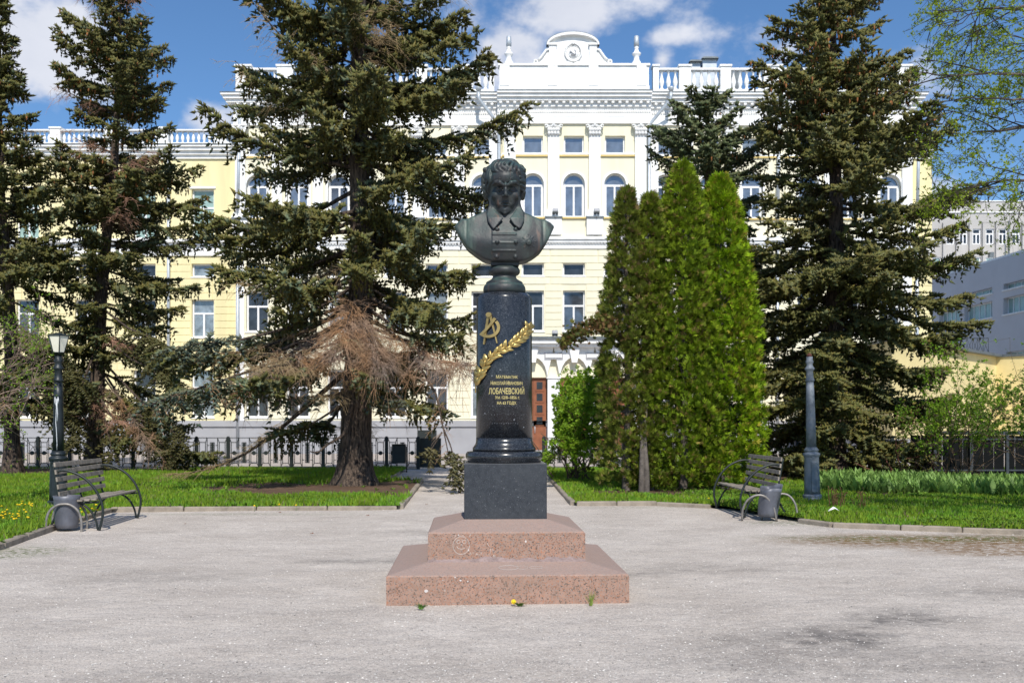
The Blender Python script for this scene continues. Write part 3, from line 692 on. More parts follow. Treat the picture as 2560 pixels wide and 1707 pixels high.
def surface_nets(F, o, h):
    S = F < 0
    def sl(i,j,k): return (slice(i, F.shape[0]-1+i), slice(j, F.shape[1]-1+j), slice(k, F.shape[2]-1+k))
    cnt = np.zeros([n-1 for n in F.shape], np.float32); acc = np.zeros([n-1 for n in F.shape]+[3], np.float32)
    cr = [(i,j,k) for i in (0,1) for j in (0,1) for k in (0,1)]
    for a in cr:
        for ax in range(3):
            if a[ax] == 1: continue
            b = list(a); b[ax] = 1; fa = F[sl(*a)]; fb = F[sl(*b)]
            msk = (fa < 0) != (fb < 0); idx = np.nonzero(msk)
            t = fa[idx]/(fa[idx]-fb[idx]); p = np.tile(np.array(a,np.float32),(len(t),1)); p[:,ax] += t
            acc[idx] += p; cnt[idx] += 1
    cells = np.nonzero(cnt); ids = np.full(cnt.shape, -1, np.int32); ids[cells] = np.arange(len(cells[0]))
    V = (np.stack(cells,1)+acc[cells]/cnt[cells][:,None])*h+np.array(o)
    Q = []
    for ax in range(3):
        b_ax, c_ax = (ax+1)%3, (ax+2)%3
        s0 = [slice(1,-1)]*3; s0[ax] = slice(0,-1); s1 = [slice(1,-1)]*3; s1[ax] = slice(1,None)
        A = S[tuple(s0)]; B = S[tuple(s1)]; idx = np.stack(np.nonzero(A != B),1); flip = A[tuple(idx.T)]
        g = idx.copy()
        for d in range(3):
            if d != ax: g[:,d] += 1
        def cell(db, dc):
            c = g.copy(); c[:,b_ax] += db; c[:,c_ax] += dc; return ids[tuple(c.T)]
        q = np.stack([cell(-1,-1),cell(0,-1),cell(0,0),cell(-1,0)],1)
        q[~flip] = q[~flip][:,::-1]; Q.append(q)
    return V, np.concatenate(Q)
Vb, Qb = surface_nets(F, (gx[0],gy[0],gz[0]), VX)
Qb = Qb[(Qb >= 0).all(1)]
Vb = Vb*U; Vb[:,2] += (BZ-2.738)
me = npmesh('bust_figure', Vb, Qb, M['bronze'], smooth=True)
print('bust verts', len(Vb))
link('bust_figure', me, bust)
# ------------------------------------------------------------------ the yellow building
BD = 50.0
SC = BD/2489
bx_ = lambda px: (px-1280)*SC
bz_ = lambda py: EYE-(py-1055)*SC
CX = 1434
bld = empty('university_building', (bx_(CX), BD, 0))
tag(bld, 'long pale yellow neoclassical building with white pilasters and balustraded roof behind the trees', 'building')
ox = bx_(CX)
def wx(px): return bx_(px)-ox
def part(mb, name, m, parent=bld, **kw):
    o = mb.build(name, m, parent)
    for k, v in kw.items(): o[k] = v
    return o
def wall(x0, x1, z0, z1, holes, y, th=.45):
    """a wall with rectangular holes; front face at y"""
    mb = MB()
    xs = sorted({x0,x1,*[h[0] for h in holes],*[h[1] for h in holes]}); zs = sorted({z0,z1,*[h[2] for h in holes],*[h[3] for h in holes]})
    def inhole(xa, za): return any(h[0]-1e-6 <= xa < h[1]-1e-6 and h[2]-1e-6 <= za < h[3]-1e-6 for h in holes)
    for i in range(len(xs)-1):
        for j in range(len(zs)-1):
            if not inhole(xs[i], zs[j]): mb.add([(xs[i],y,zs[j]),(xs[i+1],y,zs[j]),(xs[i+1],y,zs[j+1]),(xs[i],y,zs[j+1])], [(0,1,2,3)])
    for (a,b,c,d) in holes:
        mb.add([(a,y,c),(b,y,c),(b,y,d),(a,y,d),(a,y+th,c),(b,y+th,c),(b,y+th,d),(a,y+th,d)], [(0,1,5,4),(2,3,7,6),(1,2,6,5),(3,0,4,7)])
    mb.add([(x0,y,z0),(x0,y+th,z0),(x0,y+th,z1),(x0,y,z1)], [(0,3,2,1)][:1]); mb.add([(x1,y,z0),(x1,y+th,z0),(x1,y+th,z1),(x1,y,z1)], [(0,1,2,3)])
    return mb
RECESS = .22
def window(w, h, kind, glass, y, loc, label=None):
    """frame with pane(s); origin at the middle of the sill"""
    vr = random.Random(int(loc[0]*131+loc[2]*17)).choice((0,0,0,1,2)) if glass in ('glass','glass_dark') else 0
    glass = {0:glass, 1:'glass_dim', 2:'glass_curtain'}[vr]
    key = (round(w,3), round(h,3), kind, glass)
    if key in WCACHE:
        o = copy_tree(WCACHE[key], bld); o.location = loc; return o
    f = MB(); t = .075*max(.7,min(1,w)); d0, d1 = RECESS-.03, RECESS+.07
    if kind == 'arch':
        zc = h-w/2; N_ = 18; oo = [(-w/2,0)]+[(-w/2*math.cos(a), zc+w/2*math.sin(a)) for a in np.linspace(0,math.pi,N_)]+[(w/2,0)]
        r2 = w/2-t; ii = [(-r2,t)]+[(-r2*math.cos(a), zc+r2*math.sin(a)) for a in np.linspace(0,math.pi,N_)]+[(r2,t)]
        n = len(oo); vs = [(x,d0,z) for x,z in oo]+[(x,d0,z) for x,z in ii]+[(x,d1,z) for x,z in ii]
        fs = [(k,(k+1)%n,(k+1)%n+n,k+n) for k in range(n)]+[(k+n,(k+1)%n+n,(k+1)%n+2*n,k+2*n) for k in range(n)]
        f.add(vs, fs); f.box(-r2,r2,d0+.01,d1,zc-t*1.2,zc+t*.2); f.box(-t*.6,t*.6,d0+.012,d1,t,zc-t*1.2)
        f.box(-r2,-r2+t*.8,d0+.014,d1,t,zc-t*1.2); f.box(r2-t*.8,r2,d0+.014,d1,t,zc-t*1.2)
    else:
        f.box(-w/2,-w/2+t,d0,d1,0,h); f.box(w/2-t,w/2,d0,d1,0,h); f.box(-w/2+t,w/2-t,d0,d1,0,t); f.box(-w/2+t,w/2-t,d0,d1,h-t,h)
        if kind == 'tee':
            zt = h*.63; f.box(-w/2+t,w/2-t,d0+.01,d1,zt-t*.6,zt+t*.6); f.box(-t*.6,t*.6,d0+.012,d1,t,zt-t*.6)
        if kind == 'cross': f.box(-t*.5,t*.5,d0+.012,d1,t,h-t)
    o = f.build('window', M['winframe'], bld); o.location = loc
    def pane(x0, x1, z0, z1, m): MB().add([(x0,d0+.05,z0),(x1,d0+.05,z0),(x1,d0+.05,z1),(x0,d0+.05,z1)], [(0,1,2,3)]).build('pane', M[m], o)
    g2 = glass
    if kind == 'arch':
        p = [(-(w/2-t*.5)*math.cos(a), w/2*0+zc+(w/2-t*.5)*math.sin(a)) for a in np.linspace(0,math.pi,18)]
        MB().add([(x,d0+.05,z) for x,z in p], [list(range(18))[::-1]]).build('pane', M[glass], o)
        pane(-w/2+t*.5,0,t*.5,zc-t*.5,g2); pane(0,w/2-t*.5,t*.5,zc-t*.5,g2)
    elif kind == 'tee':
        zt = h*.63; pane(-w/2+t*.5,w/2-t*.5,zt,h-t*.5,glass); pane(-w/2+t*.5,0,t*.5,zt,g2); pane(0,w/2-t*.5,t*.5,zt,g2)
    else: pane(-w/2+t*.5,w/2-t*.5,t*.5,h-t*.5,glass)
    s = MB().box(-w/2-.05,w/2+.05,-.05,RECESS-.02,-.06,-.005); s.build('sill', M['white'], o)
    WCACHE[key] = o; return o
WCACHE = {}
# --- bays: offsets of window axes from the centre, in photo pixels
BAYS = [-791,-689,-587,-446,-342,-228,-102,0,102,228,342,446,587,689,791]
HALF = 843
def rows():   # (py top, py bottom, width px, kind, glass)
    return [(344,387,50,'plain','glass'),(437,545,54,'arch','glass'),(659,692,55,'plain','glass_dark'),(728,829,55,'tee','glass_dark'),(925,1043,56,'tee','glass_dark')]
holes = []; wins = []
for b in BAYS:
    for (t, bo, w, kind, gl) in rows():
        if abs(b) < 200 and t == 925: continue
        x = wx(CX+b); W = w*SC; holes.append((x-W/2, x+W/2, bz_(bo), bz_(t))); wins.append((x, W, bz_(bo), bz_(t), kind, gl))
ZP = bz_(1052)
Y0 = 0.0; YP = -.30      # portico steps forward
def yat(b): return YP if abs(b) < 175 else Y0
xp = wx(CX+178)
side_h = [h for h in holes if abs((h[0]+h[1])/2) > xp]; mid_h = [h for h in holes if abs((h[0]+h[1])/2) < xp]
xH = wx(CX+HALF)
dz0, dz1 = bz_(1132), bz_(945)
doors = []
for b in (-102,0,102):
    a_, b_ = wx(CX+b-36), wx(CX+b+36); doors.append((a_, b_, ZP, dz1))
part(wall(-xH, -xp, ZP, bz_(315), [h for h in side_h if h[0] < 0], Y0), 'wall', M['yellow'])
part(wall(xp, xH, ZP, bz_(315), [h for h in side_h if h[0] > 0], Y0), 'wall', M['yellow'])
part(wall(-xp, xp, ZP, bz_(315), mid_h+doors, YP), 'wall', M['yellow'])
# arch spandrels fill the corners above the round-headed windows
for (x, W, z0, z1, kind, gl) in wins:
    y = YP if abs(x) < xp else Y0
    if kind == 'arch':
        mb = MB(); r = W/2; zc = z1-r
        for s_ in (-1,1):
            pts = [(x+s_*r, zc),(x+s_*r, z1),(x, z1)]+[(x+s_*r*math.sin(a), zc+r*math.cos(a)) for a in np.linspace(0.02,math.pi/2-.02,9)]
            if s_ > 0: pts = pts[::-1]
            mb.prism(pts[::-1], y+.001, y+.3)
        part(mb, 'spandrel', M['yellow'])
        # moulded white surround
        R0, R1 = r, r+.10; mb = MB(); aa = np.linspace(0,math.pi,19)
        oo = [(x-R1, z0)]+[(x-R1*math.cos(a), zc+R1*math.sin(a)) for a in aa]+[(x+R1, z0)]
        ii = [(x-R0, z0)]+[(x-R0*math.cos(a), zc+R0*math.sin(a)) for a in aa]+[(x+R0, z0)]
        n = len(oo); vs = [(a_,y-.05,c) for a_,c in oo]+[(a_,y-.05,c) for a_,c in ii]+[(a_,y,c) for a_,c in oo]+[(a_,y+.1,c) for a_,c in ii]
        fs = []
        for k in range(n-1): fs += [(k,k+1,k+1+n,k+n),(k+1,k,k+2*n,k+1+2*n),(k+n,k+1+n,k+1+3*n,k+3*n)]
        mb.add(vs, fs); part(mb, 'arch_surround', M['white'])
    window(W, z1-z0, kind, gl, y, (x, y, z0))
# solid dark interior behind the openings
MB().box(-xH+.3, xH-.3, .5, 9.6, .5, bz_(315)-.2).build('interior', M['roofmetal'], bld)
MB().box(-xH+.02, xH-.02, .44, 14, .1, bz_(262)).build('rear_body', M['yellow'], bld)
# --- grey plinth
mb = MB(); mb.box(-xH-.1, xH+.1, -.12, .4, -.05, bz_(1066)); part(mb, 'plinth', M['greystone'])
mb = MB(); mb.box(-xH-.16, xH+.16, -.2, .4, bz_(1066), ZP+.02); part(mb, 'plinth_ledge', M['greystone'])
# --- plaster courses of the lower storeys: every strip between two windows is its own piece
rz = [(bz_(625+17.6*(i+1)), bz_(625+17.6*i)) for i in range(24)]
BLK = {}
def block(x0, x1, z0, z1, y):
    g = .018; w = x1-x0; h = z1-z0
    if w < .08: return
    k = (round(w,2), round(h,2))
    if k not in BLK: BLK[k] = MB().bevbox(-w/2+g, w/2-g, -.035, .01, g*.6, h-g*.6, .008).mesh('plaster_block', M['yellow'])
    link('plaster_block', BLK[k], bld, ((x0+x1)/2, y, z0))
nb = 0
low = [(x-W/2-.0, x+W/2+.0, z0, z1) for (x,W,z0,z1,kind,gl) in wins if kind in ('plain','tee') and z1 < bz_(640)]
joined = MB()
for (za, zb) in rz:
    for (xa, xb, y) in ((-xH+.25,-xp,Y0),(-xp,xp,YP),(xp,xH-.25,Y0)):
        if y == YP and zb < bz_(848): continue
        hs = sorted([(h[0]-.05,h[1]+.05) for h in low if h[2] < zb-.05 and h[3] > za+.05 and xa-.1 < (h[0]+h[1])/2 < xb+.1])
        xs = [xa]+[v for h in hs for v in h]+[xb]
        for i in range(0, len(xs), 2):
            segs = [(xs[i], xs[i+1])]
            if xs[i+1]-xs[i] > 3.4: # long run above the windows: split over every axis
                n = int(round((xs[i+1]-xs[i])/2.05)); segs = [(xs[i]+(xs[i+1]-xs[i])*k/n, xs[i]+(xs[i+1]-xs[i])*(k+1)/n) for k in range(n)]
            for sg in segs:
                px = CX+(sg[0]+sg[1])/2/SC
                if nb < 292 and 380 < px < 1640: block(*sg, za, zb, y); nb += 1
                elif sg[1]-sg[0] > .1: joined.box(sg[0]+.018, sg[1]-.018, y-.035, y+.01, za+.011, zb-.011)
part(joined, 'plaster_block', M['yellow'], kind='stuff')
# --- white frieze band between the storeys (592-625)
def band(zt, zb, out, x0, x1, y, name='string_course', m='white', ends=0):
    if out > .12: out *= .66
    ea = out if abs(x0+xH) < .05 else 0; eb = out if abs(x1-xH) < .05 else 0
    part(MB().box(x0-ends-ea, x1+ends+eb, y-out, y+.05, bz_(zb), bz_(zt)), name, M[m])
for (x0, x1, y) in ((-xH,-xp,Y0),(-xp-.02,xp+.02,YP),(xp,xH,Y0)):
    e = 0
    band(596,603,.42,x0,x1,y); band(603,610,.30,x0,x1,y); band(610,613.9,.16,x0,x1,y); band(614,625,.09,x0,x1,y,'frieze')
    mb = MB(); n = int((x1-x0)/.15)
    for i in range(n): xx = x0+(x1-x0)*(i+.5)/n; mb.box(xx-.038,xx+.038,y-.17,y-.09,bz_(613.6),bz_(610.2))
    part(mb, 'dentil', M['white'], kind='stuff')
    # sill band under the small upper windows; deeper yellow strip beneath paints its shadow
    band(388,392,.14,x0,x1,y,'sill_band_and_shadow','white'); band(392.2,396,.09,x0,x1,y,'sill_band_and_shadow','yellow_shaded')
    band(546.5,550,.10,x0,x1,y,'sill_band_and_shadow','yellow_shaded')
# --- entablature, cornice
for (x0, x1, y) in ((-xH,-xp,Y0),(-xp-.25,xp+.25,YP),(xp,xH,Y0)):
    band(298,315,.12,x0,x1,y,'architrave'); band(301,304,.18,x0,x1,y,'moulding')
    band(290,298,.20,x0,x1,y,'architrave'); band(277,290,.10,x0,x1,y,'frieze'); band(275,277,.24,x0,x1,y,'moulding'); band(262,275,.34,x0,x1,y,'cornice')
    band(254,262,.62,x0,x1,y,'cornice'); band(246,254,.80,x0,x1,y,'cornice'); band(241,246,.95,x0,x1,y,'cornice'); band(239.6,241,1.0,x0,x1,y,'flashing','roofmetal')
    mb = MB(); n = int((x1-x0)/.34)
    for i in range(n): xx = x0+(x1-x0)*(i+.5)/n; mb.box(xx-.065,xx+.065,y-.38,y-.22,bz_(268),bz_(262.3))
    part(mb, 'modillion', M['white'], kind='stuff')
    mb = MB(); n = int((x1-x0)/.11)
    for i in range(n): xx = x0+(x1-x0)*(i+.5)/n; mb.box(xx-.032,xx+.032,y-.19,y-.10,bz_(287.5),bz_(280.5))
    part(mb, 'dentil', M['white'], kind='stuff')
# --- pilasters with leafy capitals and moulded bases
def pilaster(x, y, w=.56, proj=.20):
    key = ('pil', round(w,2), round(proj,2))
    if key in WCACHE:
        o = copy_tree(WCACHE[key], bld); o.location = (x, y, 0); return
    o = part(MB().box(-w/2, w/2, -proj, 0, bz_(530), bz_(349)), 'pilaster', M['white']); o.location = (x, y, 0); WCACHE[key] = o
    b = MB(); b.box(-w/2-.05,w/2+.05,-proj-.05,0,bz_(536),bz_(530)); b.box(-w/2-.10,w/2+.10,-proj-.09,0,bz_(541),bz_(536)); b.box(-w/2-.14,w/2+.14,-proj-.13,0,bz_(547),bz_(541))
    b.build('pilaster_base', M['white'], o)
    MB().box(-w/2-.16,w/2+.16,-proj-.16,0,bz_(551),bz_(547)).build('base_flashing', M['roofmetal'], o)
    MB().box(-w/2-.12,w/2+.12,-proj-.10,0,bz_(592),bz_(551)).build('pedestal', M['white'], o)
    c = MB(); c.box(-w/2,w/2,-proj-.01,0,bz_(349),bz_(317))
    for (k, zz, n, s_) in ((0,345,4,.16),(1,336,5,.17)):
        for i in range(n):
            xx = (-w/2-.02)+(w+.04)*(i+.5)/n
            M_ = Matrix.Translation((xx,-proj-.05,bz_(zz)))@Matrix.Rotation(R(20),4,'X')
            c.lathe([(.0,-.02),(.07,.0),(.09,.09),(.06,.15),(.02,.17)], 8, M=M_, sx=.9, sy=.7)
    for s_ in (-1,1):
        c.tube([(s_*(.10+.24*t*math.cos(a)), -proj-.09, bz_(323)-.02-.09*math.sin(a)*(1-t)) for t, a in [(1-.12*i, i*.9) for i in range(7)]], .03, 6)
        c.tube([(s_*(w/2+.08+.07*math.cos(a)), -proj-.10, bz_(324)+.07*math.sin(a)) for a in np.linspace(0,5.5,9)], .035, 6)
    c.tube([(.0+.05*math.cos(a), -proj-.12, bz_(321)+.05*math.sin(a)) for a in np.linspace(0,6,7)], .03, 6)
    c.build('capital', M['white'], o)
    MB().box(-w/2-.17,w/2+.17,-proj-.14,0,bz_(318),bz_(315)).build('abacus', M['white'], o)
for b in (-159,-51,51,165): pilaster(wx(CX+b), YP)
for b in (-HALF+11,-740,-638,-391,-285,285,391,638,740,HALF-11): pilaster(wx(CX+b), Y0, .50, .14)
for b in (-200,200): pilaster(wx(CX+b), Y0, .45, .14)
# --- parapet, piers, balusters, pediment
for (x0, x1, y) in ((-xp-.15,xp+.15,YP-.1),):
    part(MB().box(x0,x1,y,y+.5,bz_(239.5),bz_(172)), 'parapet', M['white'])
    part(MB().box(x0-.06,x1+.06,y-.08,y+.55,bz_(172),bz_(167)), 'parapet_coping', M['white'])
    part(MB().box(x0-.03,x1+.03,y-.05,y+.05,bz_(239.4),bz_(222)), 'parapet_base', M['white'])
    for b in (-172,-53,48,167): part(MB().box(wx(CX+b-12),wx(CX+b+12),y-.07,y,bz_(222),bz_(172)), 'parapet_pier', M['white'])
BAL = MB().lathe([(.10,0),(.10,.06),(.06,.09),(.055,.13),(.115,.27),(.125,.36),(.10,.48),(.05,.66),(.045,.74),(.075,.77),(.06,.80),(.09,.83),(.09,.88)],12).mesh('baluster', M['white'])
def balustrade(x0, x1, y, zb, zt, n, scale):
    part(MB().box(x0,x1,y,y+.3,zb-.16*scale,zb), 'balustrade_plinth', M['white']); part(MB().box(x0,x1,y-.03,y+.33,zt,zt+.10*scale), 'handrail', M['white'])
    for i in range(n):
        o = link('baluster', BAL, bld, (x0+(x1-x0)*(i+.5)/n, y+.15, zb)); o.scale = (scale, scale, (zt-zb)/.88)
for sgn in (-1,1):
    y = Y0-.1; piers = [(198,212),(263,292),(366,392),(474,520),(585,618),(700,740),(HALF-38,HALF)]
    for k, (a, b) in enumerate(piers):
        xa, xb = sorted((wx(CX+sgn*a), wx(CX+sgn*b)))
        part(MB().box(xa,xb,y-.06,y+.42,bz_(239.5),bz_(169)), 'balustrade_pier', M['white']); part(MB().box(xa-.05,xb+.05,y-.12,y+.48,bz_(169),bz_(164.5)), 'pier_cap', M['white'])
        if k+1 < len(piers):
            xc, xd = sorted((wx(CX+sgn*b), wx(CX+sgn*piers[k+1][0]))); n = max(3, round((xd-xc)/.36))
            balustrade(xc, xd, y, bz_(225), bz_(177), n, 1.0)
# pediment with segmental top, scrolls and a round wreath emblem
pz = bz_(167); s = SC
pe = part(MB().prism([(wx(1372),pz),(wx(1372),bz_(122))]+[(wx(1431+59*math.cos(a)), bz_(122)+ (26*s)*math.sin(a)) for a in np.linspace(math.pi,0,17)]+[(wx(1490),pz)], YP-.06, YP+.45), 'pediment', M['white'])
mb = MB(); arcA = [(wx(1431+65*math.cos(a)), bz_(122)+(31*s)*math.sin(a)) for a in np.linspace(math.pi,0,17)]; arcB = [(wx(1431+61*math.cos(a)), bz_(122)+(25*s)*math.sin(a)) for a in np.linspace(math.pi,0,17)]
for i in range(16):
    q = [arcB[i],arcA[i],arcA[i+1],arcB[i+1]]; mb.prism(q[::-1], YP-.28, YP+.47)
mb.build('pediment_cornice', M['white'], pe)
mb = MB()
for i in range(40):
    a = math.pi*i/39; mb.box(*(lambda X_0, Z_0: (X_0-.035,X_0+.035,YP-.22,YP+.1,Z_0,Z_0+.06))(wx(1431+64*math.cos(a)), bz_(122)+31*s*math.sin(a)))
mb.build('crest_ornament', M['roofmetal'], pe)['kind'] = 'stuff'
for xx in (1381,1481): MB().box(wx(xx-9),wx(xx+9),YP-.17,YP-.05,pz,bz_(122)).build('pediment_pier', M['white'], pe); MB().box(wx(xx-12),wx(xx+12),YP-.24,YP-.05,bz_(122),bz_(117)).build('pier_cap', M['white'], pe)
for sgn in (-1,1):
    cx = 1431
    pts = [(59,134),(64,133),(72,142),(80,154),(88,160),(94,158),(97,163),(94,167.5),(59,167.5)]
    poly_ = [(wx(cx+sgn*a), bz_(b)) for a,b in pts]
    if sgn < 0: poly_ = poly_[::-1]
    mb = MB(); mb.prism(poly_[::-1], YP-.05, YP+.3)
    mb.tube([(wx(cx+sgn*a), YP-.08, bz_(b)) for a,b in ((58,131),(66,133),(73,143),(80,153),(87,158))], .07, 6)
    mb.tube([(wx(cx+sgn*(92+4.5*math.cos(a))), YP-.08, bz_(162+4.5*math.sin(a))) for a in np.linspace(0,6.2,10)], .05, 6)
    mb.build('scroll', M['white'], pe)
ec = (wx(1432), bz_(139)); mb = MB()
for i in range(36):
    a = 2*math.pi*i/36; mb.tube([(ec[0]+.36*math.cos(a), YP-.10, ec[1]+.40*math.sin(a)), (ec[0]+.44*math.cos(a+.15), YP-.13, ec[1]+.48*math.sin(a+.15))], [.05,.03], 5)
mb.tube([(ec[0]+.31*math.cos(a), YP-.08, ec[1]+.35*math.sin(a)) for a in np.linspace(0,6.283,25)], .03, 5)
mb.build('wreath', M['white'], pe)
mb = MB(); mb.lathe([(.30,0),(.28,.05),(.0,.08)], 20, M=Matrix.Translation((ec[0],YP-.06,ec[1]))@Matrix.Rotation(R(90),4,'X')); mb.build('medallion', M['white'], pe)
mb = MB(); mb.tube([(ec[0]+.13*math.cos(a)+.0, YP-.17, ec[1]+.14*math.sin(a)) for a in np.linspace(-2.0,1.6,12)], np.linspace(.03,.012,12), 5)
mb.tube([(ec[0]-.13,YP-.17,ec[1]+.02),(ec[0]+.12,YP-.17,ec[1]-.16)], .022, 5); mb.box(ec[0]-.19,ec[0]-.08,YP-.19,YP-.15,ec[1]+.0,ec[1]+.06)
mb.tube([(ec[0]-.07,YP-.17,ec[1]-.09),(ec[0]-.12,YP-.17,ec[1]-.15)], .02, 5)
mb.build('hammer_and_sickle', M['greystone'], pe)
mb = MB(); mb.prism([(ec[0]+(.09 if i%2==0 else .04)*math.sin(math.pi*i/5), ec[1]+.44+(.09 if i%2==0 else .04)*math.cos(math.pi*i/5)) for i in range(10)], YP-.2, YP-.12); mb.build('star', M['white'], pe)
for s_ in (-1,1):
    mb = MB(); mb.tube([(ec[0]+s_*x, YP-.08, ec[1]-.55+z) for x,z in ((.05,0),(.2,.06),(.35,-.02),(.5,.05),(.62,-.02))], [.05,.05,.04,.04,.02], 6); mb.build('ribbon', M['white'], pe)
# roof spikes
for px in (1272,1590):
    o = part(MB().lathe([(.24,0),(.22,.12),(.14,.25),(.13,.42),(.20,.50),(.23,.56),(.20,.60),(.13,.64),(.10,.75),(.08,.80),(.12,.86),(.09,.92),(.085,1.0)],16), 'finial', M['white']); o.location = (wx(px), YP+.1, bz_(167))
    t = MB().lathe([(.085,.93),(.135,.95),(.115,1.44),(.05,1.47)],14); t.build('metal_cone', M['zinc'], o)
# ventilation boxes and the roof behind the balustrade
for (a, b, t) in ((1740,1766,157),(1772,1808,149)):
    o = part(MB().box(wx(a),wx(b),1.6,2.6,bz_(239),bz_(t)+.58), 'roof_vent', M['zinc']); MB().prism([(wx(a-4),bz_(t)+.58),(wx(b+4),bz_(t)+.58),(wx(b),bz_(t-4)+.58),(wx(a),bz_(t-4)+.58)][::-1], 1.4, 2.8).build('vent_cap', M['roofmetal'], o)
part(MB().box(wx(1836),wx(1880),2.2,3.2,bz_(239),bz_(169)+.72), 'roof_vent', M['roofmetal'])
mb = MB(); mb.prism([(.3,bz_(240)),(7,bz_(205)),(14,bz_(240))], -xH+.3, xH-.3, axis='x'); part(mb, 'roof', M['roofmetal'])
# drain pipes
def pipe(pts, name='drainpipe'): return part(MB().tube(pts, .085, 8), name, M['zinc'])
for sgn in (-1,1):
    o = pipe([(wx(CX+sgn*236),Y0-.95,bz_(244)),(wx(CX+sgn*236),Y0-.95,bz_(262)),(wx(CX+sgn*187),YP-.12,bz_(318)),(wx(CX+sgn*186),YP-.10,bz_(330)),(wx(CX+sgn*186),YP-.10,bz_(588)),(wx(CX+sgn*186),YP-.40,bz_(600)),(wx(CX+sgn*186),YP-.40,bz_(614)),(wx(CX+sgn*186),YP-.1,bz_(628)),(wx(CX+sgn*186),YP-.1,.3)])
    MB().lathe([(.09,0),(.16,.18),(.16,.24)],10,c=(wx(CX+sgn*236),Y0-.95)).build('hopper', M['zinc'], o).location.z = bz_(246)
for px in (926,1942,596,2290): pipe([(wx(px),-.14,bz_(592)),(wx(px),-.14,.3)]); pipe([(wx(px)+.1,-.16,bz_(298)),(wx(px),-.16,bz_(550))])
# floodlights
def flood(px, py, y):
    o = part(MB().box(-.14,.14,-.13,.10,0,.20), 'floodlight', M['roofmetal']); o.location = (wx(px), y, bz_(py)); o.rotation_euler.x = R(-30)
    MB().box(-.12,.12,-.145,-.135,.03,.17).build('lamp_glass', M['greystone'], o); MB().tube([(0,0,0),(0,.1,-.15)],.02,5).build('bracket', M['zinc'], o)
flood(1387,541,YP-.42); flood(1489,541,YP-.42); flood(1385,842,YP-.75)
# --- entrance: balcony slab, white arches with keystones, brown doors
part(MB().box(-xp-.1,xp+.1,YP-.9,YP,bz_(852),bz_(846)), 'balcony_slab', M['roofmetal'])
part(MB().box(-xp,xp,YP-.8,YP,bz_(862),bz_(852)), 'balcony_cornice', M['white'])
part(MB().box(-xp,xp,YP-.62,YP,bz_(870),bz_(862)), 'balcony_cornice', M['white'])
zs_ = bz_(944)
for k in range(-1,3):                                   # piers between the doors
    b = CX-51-102*0+102*(k-0)-0
    b = 1384-102+102*(k)+0
    x = wx(b+0); x = wx(1383+102*k)
    part(MB().box(x-.30,x+.30,YP-.30,YP,0,bz_(947)), 'door_pier', M['white']); part(MB().box(x-.36,x+.36,YP-.36,YP,bz_(947),zs_), 'pier_impost', M['white'])
for k in (-1,0,1):
    x = wx(CX+102*k); r = .70; N_ = 12
    # white arch plate around a yellow tympanum
    mb = MB(); zt = bz_(870)
    A_ = [(x-r*math.cos(a), zs_+(1.0)*math.sin(a)) for a in np.linspace(0,math.pi,N_)]
    for i in range(N_-1):
        p, q = A_[i], A_[i+1]; xa = p[0] if i else x-1.02; xb = q[0] if i < N_-2 else x+1.02
        mb.prism([(xa,zt),(xb,zt),q,p] if True else [], YP-.30, YP)
    part(mb, 'arch_plate', M['white'])
    mb = MB(); mb.prism([p for p in A_][::-1], YP-.06, YP+.02); part(mb, 'tympanum', M['yellow'])
    mb = MB(); mb.prism([(x-.26,bz_(872)),(x-.13,bz_(908)),(x+.13,bz_(908)),(x+.26,bz_(872))], YP-.5, YP-.30); part(mb, 'keystone', M['white'])
    # door leaves with square lights
    dx0, dx1 = x-.66, x+.66
    for (a, b) in ((dx0, x-.01),(x+.01, dx1)):
        o = part(MB().box(a,b,YP+.10,YP+.18,.05,zs_), 'door', M['door'])
        for j in range(4):
            zt_ = bz_(955+29*j); MB().box(a+.18,b-.18,YP+.085,YP+.098,zt_-.36,zt_).build('pane', M['glass_dark'], o)
            MB().box(a+.10,b-.10,YP+.07,YP+.0985,zt_-.46,zt_-.41).build('rail', M['door'], o)
        MB().tube([(b-.09 if a < x-.1 else a+.09,YP+.06,1.0),(b-.09 if a < x-.1 else a+.09,YP+.06,1.35)],.02,6).build('handle', M['zinc'], o)
for k in (0,1):                                         # white rectangular panels between the keystones
    x = wx(1383+102*k)
    part(MB().box(x-.46,x+.46,YP-.34,YP-.3,bz_(900),bz_(884)), 'panel_frame', M['greystone']); part(MB().box(x-.40,x+.40,YP-.37,YP-.34,bz_(896),bz_(888)), 'panel', M['white'])
part(MB().box(-xp,xp,YP-1.6,YP,-.02,.16), 'entrance_step', M['greystone']); part(MB().box(-xp-.3,xp+.3,YP-2.0,YP-1.6,-.02,.08), 'entrance_step', M['greystone'])
part(MB().box(wx(1044),wx(1092),-.14,-.115,.0,bz_(1075)), 'cellar_opening_shade', M['iron'])  # flat black slab; the dark of the opening is put into its colour
